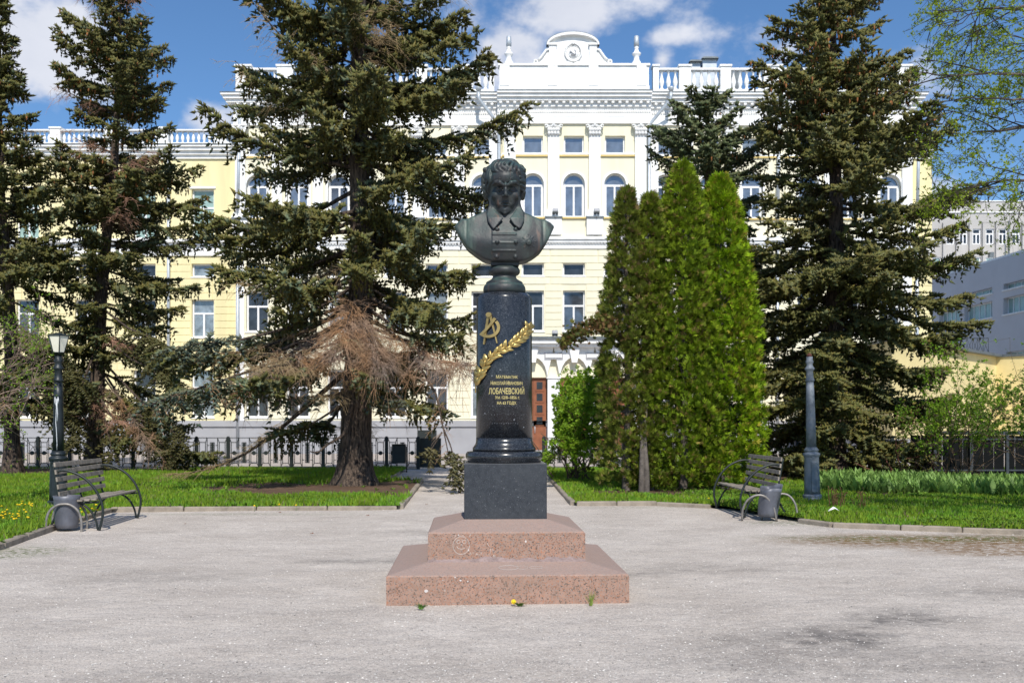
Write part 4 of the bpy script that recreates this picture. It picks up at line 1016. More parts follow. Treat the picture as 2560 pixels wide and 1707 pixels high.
# --- wings, set back
YW = 1.4; SW = (BD+YW)/2489
def wwx(px): return (px-1280)*SW-ox
def wwz(py): return EYE-(py-1055)*SW
wrows = [(473,596,'tee','glass_blind'),(659,692,'plain','glass_dark'),(748,843,'tee','glass_dark'),(925,1043,'tee','glass_dark')]
for sgn, cols in ((-1,[507,361,215,69,-77,-223]),(1,[2361,2507])):
    if sgn < 0: x0, x1 = wwx(-420), -xH+.02
    else: x0, x1 = xH-.02, wwx(2330)
    hs = []
    if sgn > 0: cols = []
    for c in cols:
        for (t, bo, kind, gl) in wrows:
            W = 56*SW; x = wwx(c); hs.append((x-W/2,x+W/2,wwz(bo),wwz(t))); window(W, wwz(t)-wwz(bo), kind, gl, YW, (x, YW, wwz(bo)))
            if gl == 'glass_blind': part(MB().box(x-W/2-.1,x+W/2+.1,YW-.06,YW-.01,wwz(t)-.0+.02,wwz(t)+.12), 'window_head', M['white'])
    part(wall(x0, x1, ZP, wwz(396), hs, YW), 'wing_wall', M['yellow_wing'])
    part(MB().box(x0+.1, x1-.1, YW+.6, YW+9, .3, wwz(398)), 'wing_interior', M['roofmetal'])
    for (t, bo, out) in ((389,398,.10),(380,389,.22),(372,380,.36),(367,372,.46)):
        part(MB().box(x0,x1,YW-out,YW+.3,wwz(bo),wwz(t)), 'wing_cornice', M['white'])
    part(MB().box(x0,x1,YW-.5,YW+.4,wwz(367),wwz(365.5)), 'flashing', M['roofmetal'])
    for (t, bo, out) in ((600,608,.36),(608,616,.2),(616,640,.09)): part(MB().box(x0,x1,YW-out,YW+.3,wwz(bo),wwz(t)), 'string_course', M['white'])
    part(MB().box(x0,x1,YW-.12,YW+.4,-.05,wwz(1066)), 'plinth', M['greystone']); part(MB().box(x0,x1,YW-.2,YW+.4,wwz(1066),ZP+.02), 'plinth_ledge', M['greystone'])
    mb = MB(); 
    for i in range(22):
        za, zb = wwz(644+17.6*(i+1)), wwz(644+17.6*i)
        if za < ZP: break
        hh = sorted([(h[0]-.05,h[1]+.05) for h in hs if h[2] < zb-.05 and h[3] > za+.05]); xs = [x0]+[v for h in hh for v in h]+[x1]
        for j in range(0, len(xs), 2):
            n = max(1, round((xs[j+1]-xs[j])/1.6)); 
            for k in range(n): mb.box(xs[j]+(xs[j+1]-xs[j])*k/n+.015, xs[j]+(xs[j+1]-xs[j])*(k+1)/n-.015, YW-.03, YW+.01, za+.011, zb-.011)
    part(mb, 'plaster_block', M['yellow_wing'], kind='stuff')
    part(MB().box(x0,x1,YW+.4,YW+9,wwz(398),wwz(372)), 'wing_roof', M['roofmetal'])
    if sgn < 0:
        piers = [(545,585),(398,424),(267,292),(130,156),(0,26),(-130,-104),(-260,-234)]
        for k, (a, b) in enumerate(piers):
            part(MB().box(wwx(a),wwx(b),YW-.25,YW+.15,wwz(365),wwz(325)), 'balustrade_pier', M['white']); part(MB().box(wwx(a)-.05,wwx(b)+.05,YW-.3,YW+.2,wwz(325),wwz(321)), 'pier_cap', M['white'])
            if k+1 < len(piers): balustrade(wwx(piers[k+1][1]), wwx(a), YW-.2, wwz(359), wwz(330), 9, .72)
pipe([(wwx(423),YW-.12,wwz(396)),(wwx(423),YW-.12,.3)])
# return wall where the tall block stands above the wing: quoin-like white corner
part(MB().box(-xH-.02,-xH+.4,-.05,.45,ZP,bz_(315)), 'corner_strip', M['white']); part(MB().box(xH-.4,xH+.02,-.05,.45,ZP,bz_(315)), 'corner_strip', M['white'])
part(MB().box(-xH,xH,.5,14,bz_(315),bz_(241)), 'upper_body', M['white'])

# ------------------------------------------------------------------ grey buildings and the yellow annex on the right
far = empty('office_building', (35, 88, 0)); tag(far, 'pale grey flat roofed office block with rows of white framed windows beyond the right spruce', 'building')
D = 88.0; fs_ = D/2489
fx = lambda px: (px-1280)*fs_-35
fz = lambda py: EYE-(py-1055)*fs_
hs = []
def offwin(c, t, bo, w, gl, par, X, Z, yy, blind=True):
    mb = MB(); W = w; t_ = .10
    x0, x1, z0, z1 = X-W/2, X+W/2, Z[0], Z[1]; zt = z0+(z1-z0)*.68
    for (a,b,c_,d) in ((x0,x0+t_,z0,z1),(x1-t_,x1,z0,z1),(x0+t_,x1-t_,z0,z0+t_),(x0+t_,x1-t_,z1-t_,z1),(x0+t_,x1-t_,zt-.06,zt+.06),(X-.05,X+.05,z0+t_,zt-.06)): mb.box(a,b,yy+.12,yy+.2,c_,d)
    o = mb.build('window', M['winframe'], par)
    MB().box(x0+.05,x1-.05,yy+.17,yy+.18,z0+.05,z1-.05).build('pane', M[gl], o)
wl = MB(); xs_ = [2310+33*i for i in range(-2,10)]
for c in xs_:
    for (t, bo, gl) in ((572,611,'glass_dark'),(643,690,'glass_blind')):
        X = fx(c); W = 21*fs_; hs.append((X-W/2,X+W/2,fz(bo),fz(t))); offwin(c,t,bo,W,gl,far,X,(fz(bo),fz(t)),0)
wall(fx(2230), fx(2640), 0, fz(532), hs, 0).build('wall', M['concrete'], far)
MB().box(fx(2306), fx(2640), .3, 12, fz(560), fz(502)).build('attic', M['concrete'], far); MB().box(fx(2304), fx(2642), .2, 12.1, fz(502), fz(500)).build('roof_edge', M['white'], far)
MB().box(fx(2230)-.1, fx(2640), -.12, 12, fz(532), fz(530)).build('ledge', M['white'], far)
MB().box(fx(2230)+.1, fx(2640)-.1, .5, 12, 0, fz(533)).build('interior', M['roofmetal'], far)
for c in xs_: MB().box(fx(c-17)-.13,fx(c-17)+.13,-.22,0,fz(700),fz(558)).build('fin', M['concrete'], far)
mb = MB(); mb.box(fx(2448),fx(2458),-2.0,-1.6,fz(652),fz(640)); mb.tube([(fx(2515),-.5,fz(655)),(fx(2515),-.5,fz(555))],.07,6); mb.build('pole', M['roofmetal'], far)

sl = empty('service_building', (36, 70, 0)); tag(sl, 'long bluish grey building receding behind the yellow annex, with strip windows', 'building')
sl.rotation_euler.z = math.atan2(-1, .054)     # local x runs towards the camera along the wall, local y into the building
def swin(pa, pb, z0, z1, n, gl='glass_blind'):
    A = lambda px: -((39.8/((px-1280)/2489+.054))-70)
    x0, x1 = A(pa), A(pb); hs.append((x0,x1,z0,z1)); t_ = .07; mb = MB()
    for i in range(n+1):
        xx = min(max(x0+(x1-x0)*i/n, x0+t_/2), x1-t_/2); mb.box(xx-t_/2,xx+t_/2,.35,.43,z0,z1)
    mb.box(x0,x1,.352,.428,z0,z0+t_); mb.box(x0,x1,.352,.428,z1-t_,z1)
    o = mb.build('window', M['winframe'], sl)
    for i in range(n): MB().box(x0+(x1-x0)*i/n+.04,x0+(x1-x0)*(i+1)/n-.04,.39,.40,z0+.05,z1-.05).build('pane', M[gl], o)
    MB().box(x0-.1,x1+.1,-.08,.3,z0-.1,z0-.01).build('sill', M['white'], o)
hs = []
for (pa, pb, n) in ((2250,2292,4),(2302,2331,4),(2348,2401,5),(2411,2481,5),(2509,2580,5)): swin(pa,pb,9.39,10.58,n)
for (pa, pb, n) in ((2302,2331,3),(2345,2401,4),(2411,2481,4),(2509,2580,4)): swin(pa,pb,11.18,11.6,n)
swin(2516,2580,6.0,6.62,4)
wall(-45, 14, 0, 13.55, hs, 0).build('wall', M['concrete2'], sl)
MB().box(-45,14,.01,15,13.55,13.7).build('roof_edge', M['white'], sl); MB().box(-45,14,.6,15,0,13.5).build('body', M['concrete2'], sl)

ann = empty('annex_building', (16.7, 40, 0)); tag(ann, 'low yellow annex with dark roof edge at far right, behind the leafy bushes', 'building')
A_ = (PX(2230,860,37.5)); A0 = PX(2320,860,40); B0 = PX(2491,890,47.2); C0 = PX(2760,878,44)
pts = [(A_.x-16.7, A_.y-40),(A0.x-16.7,0),(B0.x-16.7,B0.y-40),(C0.x-16.7,C0.y-40),(C0.x,22),(A_.x-16.7,22)]
MB().prism(pts[::1], .9, 4.62, axis='z').build('wall', M['yellow_annex'], ann)
e_ = [(p[0]*1.0+dx, p[1]-.25) for p, dx in zip(pts, (-.1,.1,.15,.1,.3,-.1))]
MB().prism(e_, 4.62, 4.74, axis='z').build('roof_edge', M['roofmetal'], ann)
e2 = [(p[0]+dx, p[1]-.12) for p, dx in zip(pts, (-.1,.05,.1,.1,.3,-.1))]
MB().prism(e2, -.05, .9, axis='z').build('plinth', M['greystone'], ann)
rl = empty('roof_railing', (PX(2430,868,46).x, 46.5, 4.745)); tag(rl, 'thin dark lattice railing standing on the flat roof of the yellow annex', 'railing')
mb = MB()
for i in range(9):
    x = -1.0+.25*i
    mb.tube([(x,0,0),(x,0,.72)], .012, 4)
    if i < 8: mb.tube([(x,0,.05),(x+.25,0,.7)], .009, 4); mb.tube([(x+.25,0,.05),(x,0,.7)], .009, 4)
mb.build('lattice', M['iron'], rl)['kind'] = 'stuff'
MB().tube([(-1.02,0,.72),(1.02,0,.72)], .016, 5).build('top_rail', M['iron'], rl)
# ------------------------------------------------------------------ ground, gravel, lawns, kerbs
def G(px, py, z=0): D = (EYE-z)*2489/(py-1055); return ((px-1280)/2489*D, D)
def structure(o): o['kind'] = 'structure'; return o
def hash_noise(x, y, f, seed=0):
    """smooth value noise on arrays"""
    rng = np.random.RandomState(seed); T = rng.rand(256,256)
    x = x*f+1000.3; y = y*f+1000.7; xi = np.floor(x).astype(int); yi = np.floor(y).astype(int); fx_ = x-xi; fy_ = y-yi
    fx_ = fx_*fx_*(3-2*fx_); fy_ = fy_*fy_*(3-2*fy_)
    g = lambda a, b: T[a%256, b%256]
    return (g(xi,yi)*(1-fx_)+g(xi+1,yi)*fx_)*(1-fy_)+(g(xi,yi+1)*(1-fx_)+g(xi+1,yi+1)*fx_)*fy_
def fbm(x, y, f, seed=0): return sum(hash_noise(x,y,f*2**i,seed+i)*.5**i for i in range(4))/1.875
M['asphalt'] = mat('far_pavement', (.34,.31,.285), .95, vary=.15, scale=.8)
structure(MB().box(-300,300,-80,600,-.5,-.03).build('ground', M['asphalt']))
# gravel sheet: worn surface with loose pale chips, damp stains and moss along the right kerb
def gravel_mat():
    m, nt, b = newmat('pale_gravel'); L = nt.links.new; N = nt.nodes.new
    tcn = N('ShaderNodeTexCoord')
    def noise(sc, det=4, rough=.6, loc=(0,0,0), scl=(1,1,1)):
        mp = N('ShaderNodeMapping'); mp.inputs['Location'].default_value = loc; mp.inputs['Scale'].default_value = scl; L(tcn.outputs['Object'], mp.inputs[0])
        n = N('ShaderNodeTexNoise'); n.inputs['Scale'].default_value = sc; n.inputs['Detail'].default_value = det; n.inputs['Roughness'].default_value = rough; L(mp.outputs[0], n.inputs['Vector']); return n.outputs[0]
    def rng(src, a, b_, lo=0, hi=1):
        r = N('ShaderNodeMapRange'); r.inputs['From Min'].default_value = a; r.inputs['From Max'].default_value = b_; r.inputs['To Min'].default_value = lo; r.inputs['To Max'].default_value = hi; L(src, r.inputs['Value']); return r.outputs[0]
    def mix(A, B, f):
        x = N('ShaderNodeMix'); x.data_type = 'RGBA'; L(f, x.inputs['Factor'])
        for s_, v in (('A',A),('B',B)):
            if isinstance(v, tuple): x.inputs[s_].default_value = (*v,1)
            else: L(v, x.inputs[s_])
        return x.outputs['Result']
    def mul(a, c):
        x = N('ShaderNodeMath'); x.operation = 'MULTIPLY'; L(a, x.inputs[0])
        if isinstance(c, float): x.inputs[1].default_value = c
        else: L(c, x.inputs[1])
        return x.outputs[0]
    base = mix((.46,.40,.348), (.64,.57,.505), rng(noise(.9,8,.65), .35,.65)); base = mix(base, (.40,.35,.31), rng(noise(4.5,6,.7,(1,5,0)), .52,.72,0,.6))
    base = mix(base, (.34,.30,.268), rng(noise(40,4,.85), .49,.60,0,.75))
    base = mix(base, (.66,.60,.54), rng(noise(62,3,.75,(4,1,0)), .545,.585,0,.85))
    base = mix(base, (.13,.12,.115), rng(noise(70,3,.75,(9,3,0)), .60,.635,0,.8))
    base = mix(base, (.70,.65,.59), rng(noise(32,3,.8,(2,7,0)), .65,.67,0,.6))
    at = N('ShaderNodeAttribute'); at.attribute_name = 'stain'; sp = N('ShaderNodeSeparateColor'); L(at.outputs['Color'], sp.inputs[0])
    base = mix(base, (.155,.14,.13), mul(sp.outputs[0], rng(noise(5,7,.7), .30,.6)))
    base = mix(base, (.20,.115,.045), mul(sp.outputs[1], rng(noise(9,6,.75), .38,.55)))
    base = mix(base, (.09,.12,.03), mul(sp.outputs[2], rng(noise(12,6,.75,(3,3,0)), .45,.58)))
    L(base, b.inputs['Base Color']); b.inputs['Roughness'].default_value = .95; b.inputs['Specular IOR Level'].default_value = .2
    bp = N('ShaderNodeBump'); bp.inputs['Strength'].default_value = .55; bp.inputs['Distance'].default_value = .02; L(noise(70,4,.8), bp.inputs['Height'])
    b2 = N('ShaderNodeBump'); b2.inputs['Strength'].default_value = .5; b2.inputs['Distance'].default_value = .12; L(noise(2.2,5,.6), b2.inputs['Height']); L(bp.outputs[0], b2.inputs['Normal']); L(b2.outputs[0], b.inputs['Normal'])
    return m
M['gravel'] = gravel_mat()
nx_, ny_ = 130, 120
xs = np.linspace(-22,22,nx_); ys = np.linspace(-6,34,ny_); Xg_, Yg_ = np.meshgrid(xs, ys, indexing='ij')
def gz_(X, Y): return .022*(fbm(X,Y,.5,3)-.5)+.010*(fbm(X,Y,2.2,8)-.5)
V = np.stack([Xg_, Yg_, gz_(Xg_,Yg_)-.006],-1).reshape(-1,3)
idx = np.arange(nx_*ny_).reshape(nx_,ny_); Fq = np.stack([idx[:-1,:-1],idx[1:,:-1],idx[1:,1:],idx[:-1,1:]],-1).reshape(-1,4)
me = npmesh('gravel_plaza', V, Fq, M['gravel'], smooth=True)
def blob(X, Y, c, rx, ry, rot=0): 
    dx, dy = X-c[0], Y-c[1]; a, b = dx*math.cos(rot)+dy*math.sin(rot), -dx*math.sin(rot)+dy*math.cos(rot); return np.clip(1.25-np.hypot(a/rx,b/ry),0,1)
sx = V[:,0]; sy = V[:,1]; st = np.zeros((len(V),4), np.float32)
for (px, py, rx, ry, w) in ((2080,1590,.55,.33,1),(2260,1545,.5,.35,.9),(1900,1600,.5,.2,.5),(900,1400,.7,.12,.75),(980,1395,.5,.12,.8),(1600,1440,.5,.2,.5),(400,1440,1.2,.5,.3),(640,1690,1.0,.3,.35),(2500,1480,1,.3,.5),(1100,1330,1.2,.3,.3),(1760,1420,1,.3,.35),(2150,1650,1.6,.5,.45)):
    st[:,0] = np.maximum(st[:,0], w*np.clip(blob(sx,sy,G(px,py),rx,ry)*1.6,0,1))
for (px, py, rx, ry, w) in ((2380,1350,2.2,.75,1),(2540,1375,1.2,.5,.9),(2200,1340,1.0,.35,.8)):
    st[:,1] = np.maximum(st[:,1], w*np.clip(blob(sx,sy,G(px,py),rx,ry)*1.8,0,1))
for (px, py, rx, ry, w) in ((2380,1343,2.4,.35,1),(2000,1305,.8,.3,.9),(20,1380,.6,.6,.9),(600,1285,2.5,.12,.6),(1600,1268,1.5,.12,.5)):
    st[:,2] = np.maximum(st[:,2], w*np.clip(blob(sx,sy,G(px,py),rx,ry)*1.8,0,1))
at = me.attributes.new('stain','FLOAT_COLOR','POINT'); at.data.foreach_set('color', st.ravel())
structure(link('gravel_plaza', me))
# pavement strip by the building
structure(MB().box(-60,60,35.2,49.2,-.2,-.012).build('pavement', mat('pinkish_pavement', (.40,.35,.32), .95, vary=.1, scale=2)))
# lawns (raised a little inside their kerbs)
KL = [(-6.27,12.2),(-6.42,13.1),(-6.62,14.4),(-6.82,15.9),(-6.95,17.2)]
cl1, cl2 = (-6.95,17.25), (-1.93,17.75)
LEFT = [(-30,5),(-7.3,5),(-6.15,10.5),*KL,(-4.5,17.55),(-1.98,17.78),(-2.05,20.0),(-2.35,26.0),(-3.3,26.2),(-3.4,32.3),(-30,32.3)]
RK = [(1.05,25.7),(1.16,18.55),(2.7,18.55),(3.75,17.9),(4.2,16.3),(4.6,15.2),(4.75,14.75),(5.6,14.35),(7.1,13.75),(9.5,13.3),(13,12.9)]
RIGHT = [(1.0,32.3),*RK,(30,12.9),(30,32.3)]
def inside(P, x, y):
    c = np.zeros(x.shape, bool)
    for i in range(len(P)):
        (x0,y0),(x1,y1) = P[i], P[(i+1)%len(P)]
        k = ((y0 <= y)&(y1 > y))|((y1 <= y)&(y0 > y)); c ^= k&(x < x0+(y-y0)/((y1-y0) or 1e-9)*(x1-x0))
    return c
BARE = [((-3.9,22.6),4.0,2.3,1.1),((-2.6,20.6),1.1,1.2,.55),((-14.7,29.5),2.6,2,1),((-13,30.8),3.5,2.0,1),((8.9,27.2),3.2,3.2,1.1),((3.0,21.0),1.9,.9,.9),((4.6,22.0),1.5,.9,.9),((9.9,20.7),3.0,.55,.9),((6.1,29.5),3,3,.8),((-7.5,21.5),2.2,.5,.25),((6.9,15.6),.9,.5,.35),((8.2,15.2),.7,.4,.3),((-2.8,25.5),.8,3,.7)]
def bare(x, y):
    v = np.zeros(x.shape)
    for (c, rx, ry, w) in BARE: v = np.maximum(v, w*np.clip(1.35-np.hypot((x-c[0])/rx,(y-c[1])/ry),0,1)*1.8)
    return np.clip(v*(.35+1.1*fbm(x,y,1.3,21))+1.6*(fbm(x,y,.9,33)-.56),0,1)
def lawn_sheet(P, name):
    x0,x1 = min(p[0] for p in P), max(p[0] for p in P); y0,y1 = min(p[1] for p in P), max(p[1] for p in P)
    st_ = .2; X,Y = np.meshgrid(np.arange(max(x0,-19),min(x1,19),st_), np.arange(max(y0,9),y1,st_), indexing='ij')
    keep = inside(P, X, Y); n0, n1 = X.shape; idx = np.arange(n0*n1).reshape(n0,n1)
    k = keep[:-1,:-1]|keep[1:,:-1]|keep[1:,1:]|keep[:-1,1:]
    Q = np.stack([idx[:-1,:-1],idx[1:,:-1],idx[1:,1:],idx[:-1,1:]],-1)[k]
    used = np.unique(Q); rm = np.full(n0*n1,-1); rm[used] = np.arange(len(used))
    # pull the outside vertices back on to the outline so that the sheet ends at the kerb
    xx, yy = X.ravel()[used].copy(), Y.ravel()[used].copy(); out = ~inside(P, xx, yy)
    bx, by = xx[out], yy[out]; best = np.full(bx.shape,1e9); nxp, nyp = bx.copy(), by.copy()
    for i in range(len(P)):
        a = np.array(P[i]); b = np.array(P[(i+1)%len(P)]); d = b-a; t = np.clip(((bx-a[0])*d[0]+(by-a[1])*d[1])/(d@d),0,1)
        qx, qy = a[0]+t*d[0], a[1]+t*d[1]; dd = np.hypot(bx-qx,by-qy); m_ = dd < best; best[m_] = dd[m_]; nxp[m_] = qx[m_]; nyp[m_] = qy[m_]
    xx[out], yy[out] = nxp, nyp
    z = .055+.05*(fbm(xx,yy,.6,5)-.5)*np.clip((yy-12)/6,0,1)
    bb = bare(xx,yy)[:,None]; n = fbm(xx,yy,3.1,9)[:,None]
    col = (np.array([.060,.105,.018])*(.7+.6*n))*(1-bb)+np.array([.125,.08,.055])*(.6+.7*n)*bb
    o = structure(link(name, npmesh(name, np.stack([xx,yy,z],1), rm[Q], M['soil'], col, smooth=True)))
lawn_sheet(LEFT, 'lawn'); lawn_sheet(RIGHT, 'lawn')
# kerb stones one by one
def kerb(pts, label, w=.11, gaps=()):
    root = structure(empty('kerb', (*pts[0],0))); ox_, oy_ = pts[0]
    for i in range(len(pts)-1):
        a, b = Vector(pts[i]), Vector(pts[i+1]); L_ = (b-a).length; n = max(1, round(L_/1.0)); d = (b-a)/L_; ang = math.atan2(d.y, d.x)
        for k in range(n):
            if (i,k) in gaps: continue
            key = round(L_/n,2)
            if key not in KB: KB[key] = MB().bevbox(.006, key-.006, -w/2, w/2, -.12, .075, .016).mesh('kerb_stone', M['kerb'])
            p = a+d*(L_/n*k); o = link('kerb_stone', KB[key], root, (p.x-ox_, p.y-oy_, random.uniform(-.014,.008))); o.rotation_euler = (random.uniform(-.02,.02), random.uniform(-.006,.006), ang+random.uniform(-.008,.008))
    return root
KB = {}; random.seed(31)
kerb([(-7.4,4.8),(-6.2,10.5),*KL[:]], 'l'); kerb([(-6.95,17.25),(-4.5,17.55),(-2.05,17.78)], 'l'); kerb([(-2.0,17.85),(-2.1,20.0),(-2.35,26.0)], 'l'); kerb([(-3.3,26.2),(-3.4,30)], 'l')
kerb([(1.05,25.7),(1.14,18.65)], 'r'); kerb([(1.2,18.55),(2.7,18.55),(3.6,18.0)], 'r'); kerb([(4.45,15.4),(4.75,14.75),(5.6,14.35),(7.1,13.75),(9.5,13.3),(13,12.9)], 'r')
# blades
def blades(name, P, n, hrange, xr, yr, seed, density=None, big=False):
    rng = np.random.RandomState(seed); x = rng.uniform(*xr, n*3); y = yr[0]+(yr[1]-yr[0])*rng.rand(n*3)**1.15
    k = inside(P, x, y)&(rng.rand(n*3) > bare(x,y)*1.02)
    vis = np.abs(x/y) < .56; k &= vis
    clump = fbm(x,y,1.8,seed+3); k &= rng.rand(n*3) < .35+1.1*clump
    x, y = x[k][:n], y[k][:n]; m_ = len(x)
    z = .05+.05*(fbm(x,y,.6,5)-.5)*np.clip((y-12)/6,0,1)
    h = rng.uniform(*hrange, m_)*(.55+.9*fbm(x,y,1.1,seed+7)); a = rng.uniform(0,2*math.pi,m_); w = rng.uniform(.006,.013,m_)*(1+y/25)
    le = rng.uniform(.1,.6,m_)*h; la = rng.uniform(0,2*math.pi,m_)
    b = np.stack([x,y,z],1); da = np.stack([np.cos(a),np.sin(a),0*a],1)*w[:,None]; tip = b+np.stack([np.cos(la)*le,np.sin(la)*le,h],1)
    V = np.stack([b-da,b+da,tip],1).reshape(-1,3); F_ = np.arange(m_*3).reshape(-1,3)
    g = rng.rand(m_)[:,None]; c = np.array([.125,.24,.018])*(1-g)+np.array([.27,.38,.030])*g
    c2 = fbm(x,y,.8,44)[:,None]; c = c*(.75+.5*c2); bl = (rng.rand(m_) < .06)[:,None]; c = np.where(bl, [[.22,.19,.09]], c)
    big_ = (fbm(x,y,2.3,61) > .58)[:,None]; c = np.where(big_, c*[[.9,1.12,1.2]], c)
    o = link(name, npmesh(name, V, F_, M['grass'], np.repeat(c,3,0)))
    return o
o = blades('grass', LEFT, 95000, (.05,.12), (-18,-1.9), (10,32.2), 3); tag(o, 'bright spring grass covering the lawn on the left of the path', 'grass', kind='stuff')
o = blades('grass', RIGHT, 95000, (.04,.095), (1,17), (12.9,32.2), 5); tag(o, 'short spring grass covering the lawn on the right of the path', 'grass', kind='stuff')
# broad-leaved weeds in the grass
def rosettes(name, P, n, xr, yr, seed, col, sz):
    rng = np.random.RandomState(seed); x = rng.uniform(*xr,n*3); y = rng.uniform(*yr,n*3); k = inside(P,x,y)&(rng.rand(n*3) > bare(x,y)*.9)&(np.abs(x/y) < .56)&(fbm(x,y,.9,seed) > .5)
    x, y = x[k][:n], y[k][:n]; V = []; C = []
    for i in range(6):
        m_ = len(x); a = rng.uniform(0,6.28,m_); L_ = rng.uniform(.5,1,m_)*sz; w = L_*.22; h = rng.uniform(.2,.7,m_)*sz
        z = .06+.05*(fbm(x,y,.6,5)-.5)*np.clip((y-12)/6,0,1)
        d = np.stack([np.cos(a),np.sin(a)],1); s_ = np.stack([-np.sin(a),np.cos(a)],1)*w[:,None]; b = np.stack([x,y],1)
        q = [np.c_[b, z], np.c_[b+d*L_[:,None]*.55-s_, z+h*.8], np.c_[b+d*L_[:,None], z+h*.75], np.c_[b+d*L_[:,None]*.55+s_, z+h*.8]]
        V.append(np.stack(q,1).reshape(-1,3)); C.append(np.repeat(np.array([col])*rng.uniform(.6,1.35,(m_,1)),4,0))
    V = np.concatenate(V); return link(name, npmesh(name, V, np.arange(len(V)).reshape(-1,4), M['grass'], np.concatenate(C)))
tag(rosettes('weeds', LEFT, 3600, (-18,-1.9), (10,24), 8, (.15,.27,.035), .11), 'low broad leaved weeds scattered through the left lawn', 'weeds', kind='stuff')
tag(rosettes('weeds', RIGHT, 3600, (1,15), (12.9,24), 9, (.145,.26,.033), .10), 'low broad leaved weeds scattered through the right lawn', 'weeds', kind='stuff')
# loose stone chips on the gravel
def chips(name, n, seed, xr, yr, size, col, zfun=None):
    rng = np.random.RandomState(seed); y = yr[0]+(yr[1]-yr[0])*rng.rand(n)**1.7; x = rng.uniform(-1,1,n)*y*.56
    k = ~inside(LEFT,x,y)&~inside(RIGHT,x,y)&~((np.abs(x+.07) < 1.06)&(np.abs(y-9.55) < 1.06))
    c = fbm(x,y,1.2,seed); k &= rng.rand(n) < .25+1.2*c; x, y = x[k], y[k]; m_ = len(x)
    base = np.array([(1,0,.1),(0,1,.05),(-1,0,.1),(0,-1,.05),(.1,.1,.75),(0,0,-.5)]); f = np.array([(0,1,4),(1,2,4),(2,3,4),(3,0,4)])
    s_ = rng.uniform(*size,m_)*rng.choice([.6,.8,1,1.5],m_,p=[.4,.3,.2,.1]); a = rng.uniform(0,6.28,m_); asp = rng.uniform(.5,1,(m_,1))
    B = base[None]*rng.uniform(.7,1.2,(m_,6,3)); B[:,:,1] *= asp; B = B*s_[:,None,None]
    X = B[:,:,0]*np.cos(a)[:,None]-B[:,:,1]*np.sin(a)[:,None]+x[:,None]; Y = B[:,:,0]*np.sin(a)[:,None]+B[:,:,1]*np.cos(a)[:,None]+y[:,None]
    Z = B[:,:,2]+gz_(x,y)[:,None]-.004; V = np.stack([X,Y,Z],-1).reshape(-1,3); F_ = (f[None]+np.arange(m_)[:,None,None]*6).reshape(-1,3)
    g = rng.rand(m_,1); C = np.array([col])*(.7+.5*g); dk = rng.rand(m_,1) < .16; C = np.where(dk, C*.35, C)
    return link(name, npmesh(name, V, F_, M['chip'], np.repeat(C,6,0)))
M['chip'] = tint_mat('stone_chips', .9, 0, .2)
tag(chips('gravel', 52000, 77, (-8,8), (5.2,24), (.003,.0078), (.72,.68,.63)), 'loose pale stone chips scattered over the gravel plaza', 'gravel', kind='stuff')
# ------------------------------------------------------------------ lamp posts
def lamp_post(name, label, loc, m, top=True, lean=0):
    r = empty(name, loc); r.rotation_euler.y = lean; tag(r, label, 'lamp post', 'old cast iron lamp posts')
    MB().lathe([(.195,0),(.195,.05),(.175,.06),(.175,.10),(.185,.12),(.16,.15)],16).build('foot', m, r)
    b = MB(); b.lathe([(.155,.14),(.150,.30),(.143,.72),(.138,.86),(.150,.885)],12); b.box(-.05,.06,-.158,-.13,.20,.78); b.build('base', m, r)
    MB().lathe([(.150,.885),(.150,.90),(.165,.925),(.160,.95),(.135,.965),(.115,.985),(.135,1.0),(.138,1.02),(.118,1.045),(.098,1.075)],20).build('base_ring', m, r)
    H_ = 2.36
    MB().lathe([(.096,1.07),(.090,1.5),(.078,2.1),(.070,H_)],18).build('shaft', m, r)
    c = MB(); z = H_; c.lathe([(.070,z),(.085,z+.02),(.085,z+.045),(.068,z+.07),(.064,z+.22),(.088,z+.245),(.092,z+.27),(.070,z+.30),(.055,z+.34),(.072,z+.38),(.074,z+.41),(.058,z+.43),(.060,z+.50)],18); c.build('collar', m, r)
    return r, z+.50
p = G(146,1272)
lp, zt = lamp_post('street_lamp', 'tall black lamp post with a glass lantern, behind the left bench', (p[0],p[1],0.02), M['lamp_black'])
# stretch to the photographed height: lantern from 3.02 m up
lant = MB(); z0 = zt; mb = MB(); mb.lathe([(.055,z0),(.10,z0+.03),(.105,z0+.05),(.12,z0+.06)],12); mb.build('lantern_base', M['iron'], lp)
n = 6
def hexr(r, z, off=R(0)): return [(r*math.cos(2*math.pi*k/n+off), r*math.sin(2*math.pi*k/n+off), z) for k in range(n)]
b_, t_ = hexr(.105,z0+.06), hexr(.185,z0+.36)
for k in range(n):
    j = (k+1)%n; MB().add([b_[k],b_[j],t_[j],t_[k]], [(0,1,2,3)]).build('lantern_pane', M['lampglass'], lp)
    MB().tube([b_[k],t_[k]], .0095, 5).build('lantern_bar', M['iron'], lp)
mb = MB(); q0 = hexr(.20,z0+.36); q1 = hexr(.195,z0+.385); q2 = hexr(.06,z0+.42); q3 = hexr(.02,z0+.43)
mb.add(q0+q1+q2+q3, [[0,1,2,3,4,5][::-1],[18,19,20,21,22,23]]+[(a*6+k,a*6+(k+1)%6,a*6+6+(k+1)%6,a*6+6+k) for a in range(3) for k in range(6)]); mb.build('lantern_roof', M['iron'], lp)
mb = MB()
for (x, pts) in ((-.004,[(2.05,.0),(1.9,.006),(1.6,-.004),(1.45,.01),(1.2,.022),(1.09,.02)]),(.012,[(2.05,.012),(1.95,.0),(1.75,.012),(1.62,.004)]),(-.02,[(2.08,-.004),(1.98,-.006),(1.93,.01)]),(.028,[(2.08,.0),(2.02,.01),(1.95,-.002)])):
    mb.tube([(x+dx, -(.0965-(z-1.07)*.018)-.001, z) for z, dx in pts], .0065, 4)
